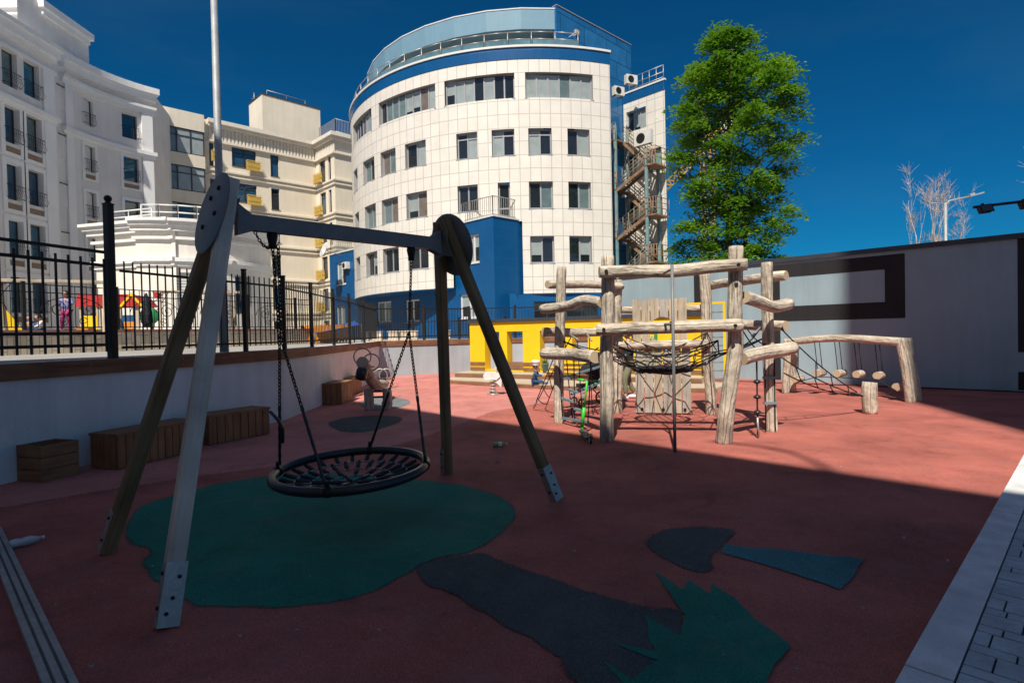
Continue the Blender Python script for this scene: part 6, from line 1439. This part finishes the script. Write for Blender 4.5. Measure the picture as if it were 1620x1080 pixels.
mb = MB(); mb.cyl(h0.lerp(htop, .421), htop, .016, n=8); part('steering_tube', mb, M['greenp'], t)
hl, hr = at(914, 600, 8.75), at(949, 604, 8.5); mb = MB(); mb.cyl(hl.lerp(hr, .3), hl.lerp(hr, .7), .013, n=8); hb = part('handlebar', mb, M['steel'], t)
for p, q in ((hl, hl.lerp(hr, .3)), (hr, hr.lerp(hl, .3))): mb = MB(); mb.cyl(p, q, .019, n=8); part('grip', mb, M['greenp'], hb)
mb = MB(); c = f(Ld*.9, 0, .13); mb.prism([(Ld-.10, .10), (Ld-.03, .135), (Ld+.05, .12), (Ld+.05, .127), (Ld-.03, .145), (Ld-.11, .11)], -.03, .03, f); part('rear_mudguard', mb, M['bottlegreen'], t)
def bottle(name, label, c, d, L, r, m, cap, group=None):
    t = thing(name, label, 'bottle', c, group); d = V(d).normalized(); o = V(c)+UP*r; mb = MB()
    mb.lathe([(.001, 0), (r*.8, 0), (r, .03*L), (r*.97, .2*L), (r*.9, .3*L), (r, .4*L), (r, .62*L), (r*.7, .76*L), (r*.36, .88*L), (r*.36, .95*L), (.001, .95*L)], o, 16, d)
    if group is None and m is M['clear']: mb.v = [p+V((noise.noise(p*45), noise.noise(p*45+V((7, 0, 0))), .7*noise.noise(p*45+V((0, 7, 0)))))*.012 for p in mb.v]
    part('bottle_body', mb, m, t)
    mb = MB(); mb.cyl(o+d*.90*L, o+d*L, r*.42, n=12); part('cap', mb, cap, t)
bottle('plastic_bottle', 'crumpled clear plastic bottle lying beyond the aluminium strip', gr(16, 868), (.85, .75, .05), .21, .034, M['clear'], M['white'])
c = gr(780, 707); bottle('plastic_bottle', 'green and white plastic bottle lying on the red floor', c, (1, .1, .03), .20, .034, M['bottlegreen'], M['white'])
mb = MB(); o = V(c)+UP*.034+V((1, .1, .03)).normalized()*.075; mb.cyl(o, o+V((1, .1, .03)).normalized()*.05, .0352, n=16, cap=False)
part('label', mb, M['white'], [x_ for x_ in bpy.data.objects if x_.name.startswith('plastic_bottle')][-1])
rl_ = random.Random(11)
lit = [(140, 797), (183, 781), (225, 747), (358, 756), (660, 873), (909, 874), (703, 995), (787, 732), (88, 960), (145, 1058), (1455, 790), (1476, 811), (1366, 966), (1430, 853), (1395, 1068), (1170, 815), (1420, 690), (1330, 740), (470, 1000), (560, 1060), (380, 1010), (1260, 1062), (1500, 890), (760, 640), (1000, 760), (1245, 735), (240, 898), (600, 1000)]
for i, (u, v) in enumerate(lit):
    p = gr(u, v); r = rl_.uniform(.004, .012); a = rl_.uniform(0, 6); mb = MB(); n = 7; zz = .013
    if (u, v) == (787, 732): r = .022
    top = [p+V((math.cos(a+k*.9)*r*rl_.uniform(.6, 1.4), math.sin(a+k*.9)*r*rl_.uniform(.5, 1.1), zz+rl_.uniform(0, .012))) for k in range(n)]; bot = [V((q.x, q.y, zz-.001)) for q in top]
    mb.face(top); mb.face(bot[::-1])
    for k in range(n): mb.face([top[k], top[(k+1) % n], bot[(k+1) % n], bot[k]])
    blue_ = (u, v) == (787, 732)
    solo('litter_scrap', mb, M['blue' if blue_ else 'scrap'], 'blue bottle cap on the red floor near the rear swing leg' if blue_ else 'tiny pale scrap of litter on the rubber floor', 'litter', p, None if blue_ else 'litter scraps on the floor')
# grooved aluminium strip, bottom left
a, b = gr(99, 1080), gr(-90, 720); e0, e1x = gr(121, 1081), gr(-2, 832)
d = (gr(100, 1080)-gr(8, 880)); d.z = 0; O = gr(120, 1080)+UP*0; d = gr(1, 836)-O; d.z = 0; d.normalize(); x = V((d.y, -d.x, 0)); W2 = .115
t = thing('aluminium_strip', 'grooved aluminium edging strip across the bottom left corner', 'edging', O)
f = lambda s, y, z: O+d*s-x*y+UP*z
mb = MB(); prof = [(0, 0), (0, .034), (.028, .034), (.030, .026), (.040, .026), (.042, .034), (.070, .034), (.072, .026), (.082, .026), (.084, .034), (W2, .034), (W2, 0)]
mb.prism([(y, z) for y, z in prof], -1.4, 3.2, lambda y, s, z: f(s, y, z)); part('rail', mb, M['steel'], t)
mb = MB()
for y in (.035, .077): mb.box(-1.4, 3.2, y-.0045, y+.0045, .0262, .0275, f)
part('rubber_insert', mb, M['rubberblack'], t)
# ================================================================== CHILDREN'S YARD BEHIND THE LEFT FENCE
KZ = 1.86
yard = [(-13.0, 9.0), (-13.0, 36.5)]
t = thing('stone_wall', 'low tan stone-clad wall with red cap behind the left fences', 'wall', (-16.55, 9, TZ))
SWD = V((.45, 1, 0)).normalized(); SWO = V((-16.55, 9, 0)); LSW = 18.6
mb = MB(); f = flat(SWO, SWD); mb.box(0, LSW, -.3, 0, TZ-.05, KZ, f); part('stone_face', mb, M['stone'], t)
mb = MB(); mb.box(-.05, LSW+.05, -.36, .06, KZ+.002, KZ+.085, f); part('cap', mb, M['redcap'], t)
mb = MB(); SWE = SWO+SWD*LSW; mb.slab([(-16.9, 9), (SWE.x-.31, SWE.y), (SWE.x-.31, 30), (-28.2, 30), (-28.2, 9)], TZ+.01, KZ-.01); struct('play_yard', mb, M['terr'])
t = thing('iron_fence', 'ornate black iron fence with scrolls standing on the stone wall', 'fence', (-16.7, 9, KZ))
FZ0, FZ1 = KZ+.085, KZ+1.38
mb = MB(); f = flat(SWO-V((SWD.y, -SWD.x, 0))*.15, SWD)
for z in (FZ0+.08, FZ1, FZ1-.22): mb.box(0, LSW, -.012, .012, z-.014, z+.014, f)
s = .0
while s < LSW: mb.box(s-.008, s+.008, -.008, .008, FZ0+.094, FZ1-.014, f); s += .16
part('pickets', mb, M['black'], t, recalc=False)
mb = MB()
def spiral(c, r, turns, flip, ph=0): return [f(c[0]+flip*r*(1-k/28*.85)*math.cos(ph+turns*6.283*k/28), .012, c[1]+r*(1-k/28*.85)*math.sin(ph+turns*6.283*k/28)) for k in range(29)]
for i in range(7):
    s = 1.25+i*2.5
    for q in (-1, 1):
        mb.tube(spiral((s+q*.42, FZ0+.62), .24, 1.6, q, 1.6), .013, 5); mb.tube(spiral((s+q*.28, FZ0+.27), .14, 1.5, -q, -1.6), .011, 5)
    mb.tube([f(s+.85*math.cos(a*math.pi/14), .012, FZ0+.55+.42*math.sin(a*math.pi/14)) for a in range(15)], .013, 5)
part('scrolls', mb, M['black'], t, recalc=False)
for i in range(8):
    mb = MB(); s = i*2.5; mb.box(s-.04, s+.04, -.04, .04, FZ0, FZ1+.07, f); part('post', mb, M['black'], t)
# ------------------------------------------------------------------ figures
def skin_mesh(verts, edges, rad, root):
    me = bpy.data.meshes.new('tmp'); me.from_pydata([tuple(v) for v in verts], edges, []); ob = bpy.data.objects.new('tmp', me); col.objects.link(ob)
    m = ob.modifiers.new('s', 'SKIN'); m.use_smooth_shade = True
    for i, d in enumerate(me.skin_vertices[0].data): d.radius = (rad[i], rad[i]); d.use_root = i == root
    s = ob.modifiers.new('u', 'SUBSURF'); s.levels = 1; s.render_levels = 1
    bpy.context.view_layer.update(); ev = ob.evaluated_get(bpy.context.evaluated_depsgraph_get()); m2 = bpy.data.meshes.new_from_object(ev)
    out = ([v.co.copy() for v in m2.vertices], [list(p.vertices) for p in m2.polygons]); bpy.data.objects.remove(ob); bpy.data.meshes.remove(me); bpy.data.meshes.remove(m2); return out
J0 = dict(pelvis=(0, 0, .53), waist=(0, .005, .61), chest=(0, 0, .73), neck=(0, .0, .83), skull=(0, .012, .875), head=(0, .018, .925),
          shL=(-.105, 0, .795), elL=(-.135, -.01, .635), wrL=(-.135, .05, .50), shR=(.105, 0, .795), elR=(.135, -.01, .635), wrR=(.135, .05, .50),
          hipL=(-.052, 0, .50), knL=(-.055, .012, .275), anL=(-.055, -.012, .045), toL=(-.058, .075, .02), hipR=(.052, 0, .50), knR=(.055, .012, .275), anR=(.055, -.012, .045), toR=(.058, .075, .02))
RAD = dict(pelvis=.072, waist=.062, chest=.078, neck=.033, skull=.036, shL=.036, elL=.026, wrL=.017, shR=.036, elR=.026, wrR=.017, hipL=.054, knL=.036, anL=.023, toL=.017, hipR=.054, knR=.036, anR=.023, toR=.017)
EDG = [('pelvis', 'waist'), ('waist', 'chest'), ('chest', 'neck'), ('neck', 'skull'), ('chest', 'shL'), ('shL', 'elL'), ('elL', 'wrL'), ('chest', 'shR'), ('shR', 'elR'), ('elR', 'wrR'),
       ('pelvis', 'hipL'), ('hipL', 'knL'), ('knL', 'anL'), ('anL', 'toL'), ('pelvis', 'hipR'), ('hipR', 'knR'), ('knR', 'anR'), ('anR', 'toR')]
def person(label, base, face, H, pose={}, top='navy', legs='olive', shoe='white', hair='hair', hat=None, glasses=False, ponytail=False, group=None, baby=1.0, sleeves=True, look=None):
    J = dict(J0); J.update(pose); base = V(base); fw = V(face); fw.z = 0; fw.normalize(); rt = V((fw.y, -fw.x, 0))
    Wp = lambda p: base+(rt*p[0]+fw*p[1]+UP*p[2])*H
    P = {k: Wp(v) for k, v in J.items()}; t = thing('person', label, 'person', base, group)
    def sub(names, k, grow=0):
        es = [e for e in EDG if e[0] in names and e[1] in names]; idx = {n: i for i, n in enumerate(names)}
        return skin_mesh([P[n] for n in names], [(idx[a], idx[b]) for a, b in es], [(RAD[n]*k+grow)*H for n in names], 0)
    mb = MB(); vs, fs = sub(list(RAD), 1.0); mb.raw(vs, fs, 0, True)
    lk = V(look).normalized() if look else fw; lr = V((lk.y, -lk.x, 0)); hc = P['head']; hr = .062*H*baby
    def hp(x, y, z): return hc+(lr*x+lk*y+UP*z)*hr
    vs = []; n, m = 16, 10                                             # head: narrower jaw, face plane, nose, ears
    for i in range(m+1):
        th = math.pi*i/m
        for j in range(n):
            a = 2*math.pi*j/n; z = math.cos(th)*1.22; k = math.sin(th)*(1 if z > -.1 else 1-.22*(-.1-z)); x = .86*k*math.cos(a); y = 1.0*k*math.sin(a)
            if y > .3 and abs(x) < .28 and -.42 < z < .12: y += .20*(1-abs(x)/.28)*(1-(z+.15)**2*4)
            if y > .3 and .0 < z < .30 and .15 < abs(x) < .6: y -= .07
            vs.append(hp(x, y, z))
    mb.raw(vs, [[i*n+j, (i+1)*n+j, (i+1)*n+(j+1) % n, i*n+(j+1) % n] for i in range(m) for j in range(n)], 0, True)
    for q in (-1, 1): mb.ball(hp(q*.88, -.05, -.02), hr*.22, 8, 0, (.5, .8, 1.2))
    # hands: palm, four fingers of unequal length and a thumb leaving the side
    for s in 'LR':
        w_, e = P['wr'+s], P['el'+s]; d = (w_-e).normalized(); sd = d.cross(fw if abs(d.dot(fw)) < .8 else UP).normalized(); up = sd.cross(d); h = .1*H*.5
        mb.tube([w_, w_+d*h*.5, w_+d*h*.95], [.016*H, .021*H, .018*H], 8)
        for k, (o, l) in enumerate(((-.75, .72), (-.25, .92), (.25, 1.0), (.75, .85))):
            b = w_+d*h*.9+sd*o*.019*H; mb.tube([b, b+d*h*.45*l-up*h*.10, b+d*h*.75*l-up*h*.38, b+d*h*.8*l-up*h*.65], [.0062*H, .006*H, .0055*H, .0045*H], 6)
        b = w_+d*h*.25+sd*-.017*H; mb.tube([b, b-sd*h*.35+d*h*.3, b-sd*h*.4+d*h*.65-up*h*.2], [.0075*H, .0068*H, .0052*H], 6)
    part('body', mb, M['skin'], t, recalc=False)
    mb = MB()
    for q in (-1, 1): mb.ball(hp(q*.34, .80, .10), hr*.11, 6)
    mb.ball(hp(0, .86, -.58), hr*.10, 6, 0, (2, .5, .5)) if False else None
    part('eyes', mb, M['hair'], t, recalc=False)
    mb = MB(); mb.tube([hp(-.26, .80, -.56), hp(0, .90, -.58), hp(.26, .80, -.56)], hr*.07, 5); part('mouth', mb, M['red' if False else 'magenta'], t, recalc=False)
    tn = ['waist', 'pelvis', 'chest', 'shL', 'shR', 'hipL', 'hipR']+(['elL', 'elR', 'wrL', 'wrR'] if sleeves else [])
    tn = ['pelvis', 'waist', 'chest', 'shL', 'elL', 'shR', 'elR']+(['wrL', 'wrR'] if sleeves else [])
    J2 = dict(P)
    if sleeves:
        for s in 'LR': P['wr'+s] = P['el'+s].lerp(P['wr'+s], .92)
    else:
        for s in 'LR': P['el'+s] = P['sh'+s].lerp(P['el'+s], .7)
    vs, fs = sub(tn, 1.16, .004); mb = MB(); mb.raw(vs, fs, 0, True); part('top', mb, M[top], t, recalc=False); P.update(J2)
    for s in 'LR': P['an'+s] = P['kn'+s].lerp(P['an'+s], .92)
    vs, fs = sub(['pelvis', 'hipL', 'knL', 'anL', 'hipR', 'knR', 'anR'], 1.15, .004); mb = MB(); mb.raw(vs, fs, 0, True); part('trousers', mb, M[legs], t, recalc=False); P.update(J2)
    for s in 'LR':
        a, o = P['an'+s], P['to'+s]; d = (o-a); d.z = 0; d.normalize(); b = a-UP*.025*H; mb = MB(); mb.tube([b-d*.035*H, b+d*.01*H, b+d*.06*H, b+d*.105*H], [.022*H, .030*H, .026*H, .015*H], 10); part('shoe', mb, M[shoe], t, recalc=False)
    mb = MB(); vs = []
    for i in range(7):
        th = math.pi*.62*i/6
        for j in range(n):
            a = 2*math.pi*j/n; k = math.sin(th); y = k*math.sin(a); z = math.cos(th)*1.22
            lo = 1.0 if y < .35 else 0; q = 1.10 if (y < .45 or z > .55) else .93
            vs.append(hp(.86*k*math.cos(a)*1.10, (y*1.0)*q-.04, z*1.09+.03))
    mb.raw(vs, [[i*n+j, (i+1)*n+j, (i+1)*n+(j+1) % n, i*n+(j+1) % n] for i in range(6) for j in range(n)], 0, True)
    if ponytail: mb.tube([hp(0, -1.0, .45), hp(0, -1.45, .2), hp(.05, -1.5, -.6), hp(.05, -1.35, -1.3)], [hr*.25, hr*.34, hr*.28, hr*.08], 8)
    part('hair', mb, M[hair], t, recalc=False)
    if hat:
        mb = MB(); o = hp(0, -.05, .35); mb.lathe([(hr*1.02, 0), (hr*1.04, hr*.55), (hr*1.28, hr*.75), (hr*1.42, hr*1.1), (hr*1.2, hr*1.5), (hr*.6, hr*1.66), (.001, hr*1.68)], o, 18); part('hat', mb, M[hat], t, recalc=False)
    if glasses:
        mb = MB()
        for q in (-1, 1): mb.lathe([(.001, .05*hr), (hr*.30, .04*hr), (hr*.32, 0)], hp(q*.36, .90, .12), 12, lk); mb.tube([hp(q*.66, .82, .14), hp(q*.92, .0, .12)], hr*.05, 4)
        mb.tube([hp(-.1, .98, .14), hp(.1, .98, .14)], hr*.05, 4); part('sunglasses', mb, M['black'], t, recalc=False)
    return t
wb = gr(996, 631); wf = V((-1, -.12, 0))
person('woman in sunglasses, dark top and olive trousers walking behind the log frame', wb, wf, 1.62,
       dict(elL=(-.12, .03, .64), wrL=(-.09, .19, .60), elR=(.12, .03, .64), wrR=(.09, .19, .60), knL=(-.05, .08, .29), anL=(-.055, .07, .05), toL=(-.058, .16, .02), knR=(.05, .0, .275), anR=(.055, -.10, .06), toR=(.058, -.02, .02)), 'darkcloth', 'olive', 'white', glasses=True, ponytail=True, look=(-1, -.45, 0))
cbp = at(846, 600, 15.9); cbp.z = .137
person('toddler in a white hat and blue clothes sitting on the beige stage', cbp-UP*.40*.95+UP*.02, V((1, -.25, 0)), .95,
       dict(pelvis=(0, 0, .46), hipL=(-.055, .0, .45), hipR=(.055, 0, .45), knL=(-.07, .20, .45), knR=(.07, .20, .45), anL=(-.06, .27, .42), anR=(.06, .30, .42), toL=(-.06, .33, .45), toR=(.06, .36, .46), waist=(0, .0, .54), chest=(0, .015, .67), neck=(0, .02, .77), skull=(0, .03, .81), head=(0, .045, .90), shL=(-.10, .02, .745), shR=(.10, .02, .745), elL=(-.13, .10, .62), elR=(.13, .10, .62), wrL=(-.07, .25, .62), wrR=(.07, .25, .62)), 'navy', 'navy', 'navy', hat='whitecloth', baby=1.5)
c = cbp+V((.29, -.09, .24)); mb = MB(); mb.lathe([(.001, -.03), (.035, -.02), (.04, .02), (.02, .035), (.001, .036)], c, 12); mb.cyl(c+V((.02, 0, .02)), c+V((.07, -.01, .05)), .012, n=8)
solo('toy_scoop', mb, M['orange'], 'small orange toy held by the toddler in the white hat', 'toy', c)
def kidpos(u, v, Y): p = at(u, v, Y); p.z = KZ; return p
person('girl in lilac top and magenta leggings standing behind the iron fence', kidpos(106, 521, 17.2), V((.25, -1, 0)), 1.27, dict(elL=(-.15, .05, .67), wrL=(-.10, .14, .72), elR=(.15, .02, .64), wrR=(.10, .12, .70), knR=(.08, .05, .28), anR=(.11, .0, .06), toR=(.13, .07, .02)), 'lilac', 'magenta', 'white', ponytail=True, baby=1.12)
SIT = dict(pelvis=(0, 0, .46), hipL=(-.055, .0, .45), hipR=(.055, 0, .45), knL=(-.08, .20, .50), knR=(.08, .20, .50), anL=(-.06, .27, .40), anR=(.06, .27, .40), toL=(-.06, .34, .39), toR=(.06, .34, .39), waist=(0, .0, .54), chest=(0, .03, .67), neck=(0, .05, .77), skull=(0, .06, .81), head=(0, .075, .89), shL=(-.10, .03, .745), shR=(.10, .03, .745), elL=(-.13, .12, .62), elR=(.13, .12, .62), wrL=(-.08, .24, .56), wrR=(.08, .24, .56))
for u, Y, top, lab, fc_ in ((66, 17.4, 'winwhite', 'dark-haired small child in pale top sitting behind the iron fence', (-.6, -1, 0)), (47, 17.9, 'blue', 'small child in blue top sitting leftmost behind the iron fence', (.7, -1, 0))):
    p = kidpos(u, 520, Y); person(lab, p-UP*.36*.95, fc_, .95, SIT, top, 'navy', 'white', baby=1.4)
p = kidpos(181, 520, 20.6); person('small child in red sitting in the toy playhouse opening', p-UP*.10, V((.3, -1, 0)), .95, SIT, 'red', 'navy', 'white', baby=1.4)
# toy playhouse
p = kidpos(187, 520, 21.3); t = thing('toy_playhouse', 'toy playhouse with red roof and yellow panels behind the iron fence', 'playhouse', p)
f = flat(p, V((1, .12, 0))); W_, D_ = 1.0, .5
for s in (-.95, -.35, .35, .95):
    for d in (-.5, .5): mb = MB(); mb.box(s-.05, s+.05, d-.05, d+.05, 0, 1.05, f); part('post', mb, M['deck'], t)
mb = MB(); mb.prism([(-1.12, .98), (.70, .98), (.62, 1.42), (-1.0, 1.42)], .62, .60, f); mb.face([f(-1.12, .6, .98), f(.7, .6, .98), f(.62, .0, 1.46), f(-1.0, 0, 1.46)]); mb.face([f(-1.12, -.6, .98), f(.7, -.6, .98), f(.62, .0, 1.46), f(-1.0, 0, 1.46)]); part('roof', mb, M['red'], t)
mb = MB(); mb.prism([(.48, .98), (1.18, .98), (.83, 1.40)], .66, -.6, f); part('gable_roof', mb, M['red'], t)
mb = MB(); mb.prism([(.40, .96), (.83, 1.46), (1.26, .96), (1.16, .96), (.83, 1.34), (.5, .96)], .70, .662, f); part('bargeboard', mb, M['yellow'], t)
for s0, s1, m in ((-.95, -.42, 'yellow'), (-.05, .33, 'yellow'), (.40, .95, 'navy')): mb = MB(); mb.box(s0, s1, .46, .54, .12, .66, f); part('side_panel', mb, M[m], t)
mb = MB(); mb.box(.5, .85, .545, .57, .15, .42, f); part('front_panel', mb, M['orange'], t)
mb = MB(); mb.box(-1.1, 1.1, -.55, .55, .02, .10, f); part('platform', mb, M['yellow'], t)
# timber swings with green seats
def small_swing(u, Y, label, u2):
    p = kidpos(u, 520, Y); t = thing('timber_swing', label, 'swing', p, 'small timber swings'); q = p+V((2.2, 1.2, 0)); zt = 1.55
    for b, s in ((p, -1), (q, 1)):
        for o in (-.55, .55): mb = MB(); beam_between(mb, b+V((o*.55, -o*.9, 0)), b+V((0, 0, zt)), .10, .10, V((1, 0, 0))); part('leg', mb, M['plank'], t)
    mb = MB(); beam_between(mb, p+UP*zt-V((.2, .1, 0)), q+UP*zt+V((.2, .1, 0)), .10, .10, UP); part('beam', mb, M['plank'], t)
    mb = MB(); c = p+V((-.15, -.4, .62)); mb.lathe([(.001, -.02), (.30, -.02), (.32, 0), (.30, .02), (.001, .02)], c, 20, V((.5, -1, 0))); part('seat', mb, M['greenset'], t)
    mb = MB()
    for o in (-.2, .2): mb.cyl(c+V((o, o*.3, .15)), p+UP*zt+V((.25+o*.3, .1, 0)), .012, n=5)
    part('rope', mb, M['rope'], t)
    mb = MB(); mb.box(-.09, .09, -.09, .09, zt-.22, zt-.06, flat(p+V((0, -.1, 0)), (1, 0, 0))); part('joint_cover', mb, M['red'], t)
small_swing(254, 21.5, 'timber swing with a green seat between playhouse and annex', 0)
small_swing(2, 16.5, 'timber swing frame cut off by the left edge behind the iron fence', 0)
p = kidpos(10, 510, 18.0); t = thing('yellow_slide', 'yellow toy slide at the left edge behind the iron fence', 'slide', p)
f = flat(p, (1, -.2, 0)); mb = MB(); mb.prism([(-.6, .75), (-.3, .78), (.35, .12), (.55, .10), (.55, .02), (.25, .02), (-.45, .62), (-.6, .62)], -.25, .25, f); part('chute', mb, M['yellow'], t)
mb = MB()
for d in (-.2, .2): mb.box(-.58, -.52, d-.03, d+.03, 0, .62, f)
part('support', mb, M['blue'], t)
p = kidpos(135, 520, 18.5); mb = MB(); f = flat(p, (1, 0, 0)); mb.prism([(-.16, 0), (.16, 0), (.2, .2), (-.2, .2)], -.14, .14, f); mb.box(-.22, .22, .142, .16, .17, .205, f); solo('toy_crate', mb, M['orange'], 'orange toy crate on the yard floor left of the playhouse', 'toy box', p)
p = kidpos(233, 523, 19.5); t = thing('closed_parasol', 'closed black parasol between the playhouse and the timber swing', 'parasol', p)
mb = MB(); mb.cyl(p, p+UP*1.35, .022, n=8); mb.lathe([(.001, 0), (.2, 0), (.18, .04), (.001, .05)], p, 14); part('pole', mb, M['darksteel'], t)
mb = MB(); mb.tube([p+UP*z for z in (.18, .35, .7, 1.0, 1.25, 1.34)], lambda i, a: [.07, .16, .14, .10, .05, .02][i]*(1+.22*math.cos(a*6+i)), 24); part('canopy', mb, M['darkcloth'], t)
# orange fence and blue awning farther back
c0_ = at(478, 545, 25.5); c1_ = at(527, 545, 25.5)
t = thing('slat_fence', 'low orange slatted fence beyond the long black fence', 'fence', (c0_.x, 25.5, TZ)); f = flat((c0_.x, 25.5, 0), (1, .1, 0)); L_ = c1_.x-c0_.x
mb = MB(); s = 0
while s < L_+.6: mb.box(s, s+.10, -.015, .015, TZ+.04, 2.10, f); s += .135
part('slats', mb, M['orange'], t, recalc=False); mb = MB()
for z in (TZ+.2, 1.95): mb.box(-.05, L_+.7, -.05, -.016, z, z+.08, f)
part('rail', mb, M['orange'], t)
a, b, c, d = at(497, 527, 24.5), at(572, 513, 25.2), at(560, 508, 28), at(505, 521, 28)
t = thing('blue_awning', 'bright blue fabric awning sloping beyond the long black fence', 'awning', (a.x, a.y, TZ)); mb = MB(); n = 6
grid = [[a.lerp(b, i/n).lerp(d.lerp(c, i/n), j/n)-UP*.12*math.sin(math.pi*i/n)*math.sin(math.pi*j/n) for i in range(n+1)] for j in range(n+1)]
for j in range(n):
    for i in range(n): mb.face([grid[j][i], grid[j][i+1], grid[j+1][i+1], grid[j+1][i]], 0, None, True); mb.face([grid[j][i]-UP*.01, grid[j+1][i]-UP*.01, grid[j+1][i+1]-UP*.01, grid[j][i+1]-UP*.01], 0, None, True)
part('fabric', mb, M['bluefabric'] if 'bluefabric' in M else M['blue'], t, recalc=False)
for q in (a, b, c, d): mb = MB(); mb.cyl(V((q.x, q.y, TZ)), q+UP*.03, .03, n=8); part('post', mb, M['darksteel'], t)
for i, (u0, u1) in enumerate(((579, 583), (588, 604), (614, 630), (633, 660), (703, 712))):
    p0, p1 = at(u0, 541, 27.2), at(u1, 541, 27.2); mb = MB(); mb.box(0, p1.x-p0.x, -.25, 0, TZ, 1.72, flat((p0.x, 27.2, 0), (1, 0, 0))); mb.box(-.03, p1.x-p0.x+.03, -.28, .03, 1.721, 1.77, flat((p0.x, 27.2, 0), (1, 0, 0)))
    solo('stone_planter', mb, M['stone'], 'pale stone planter behind the back fence, seen through its pickets', 'planter', (p0.x, 27.2, TZ), 'stone planters behind the back fence')
# pushchair behind the front left log post
p = gr(941, 640); t = thing('pushchair', 'black pushchair half hidden behind the front left log post', 'pushchair', p)
f = flat(p, V((1, .35, 0)))
mb = MB(); mb.tube([f(-.38, .2, .28), f(-.05, .2, .45), f(.30, .2, .98), f(.42, .2, 1.0), f(.42, -.2, 1.0), f(.30, -.2, .98), f(-.05, -.2, .45), f(-.38, -.2, .28)], .016, 6)
for d in (-.2, .2): mb.tube([f(-.05, d, .45), f(.25, d, .11)], .014, 6); mb.tube([f(-.38, d, .28), f(-.40, d, .10)], .014, 6)
part('frame', mb, M['darksteel'], t)
for s, d, r in ((.27, -.24, .13), (.27, .24, .13), (-.40, -.2, .09), (-.40, .2, .09)):
    c = f(s, d, r); mb = MB(); x = f(1, 0, 0)-f(0, 0, 0); mb.tube([c+x*r*.86*math.cos(k*.3927)+UP*r*.86*math.sin(k*.3927) for k in range(16)], .02, 6, closed=True)
    for k in range(4): mb.cyl(c, c+x*r*.8*math.cos(k*1.57)+UP*r*.8*math.sin(k*1.57), .008, n=4)
    part('wheel', mb, M['rubberblack'], t)
mb = MB(); mb.prism([(-.35, .38), (-.05, .36), (.12, .75), (.06, .78), (-.10, .46), (-.35, .46)], -.18, .18, f); part('seat', mb, M['darkcloth'], t)
mb = MB(); P = []
for k in range(7): a = math.pi*(.12+.62*k/6); P.append((.02-.30*math.cos(a), .62+.30*math.sin(a)))
mb.prism(P+[(.0, .60)], -.20, .20, f); part('hood', mb, M['darkcloth'], t)
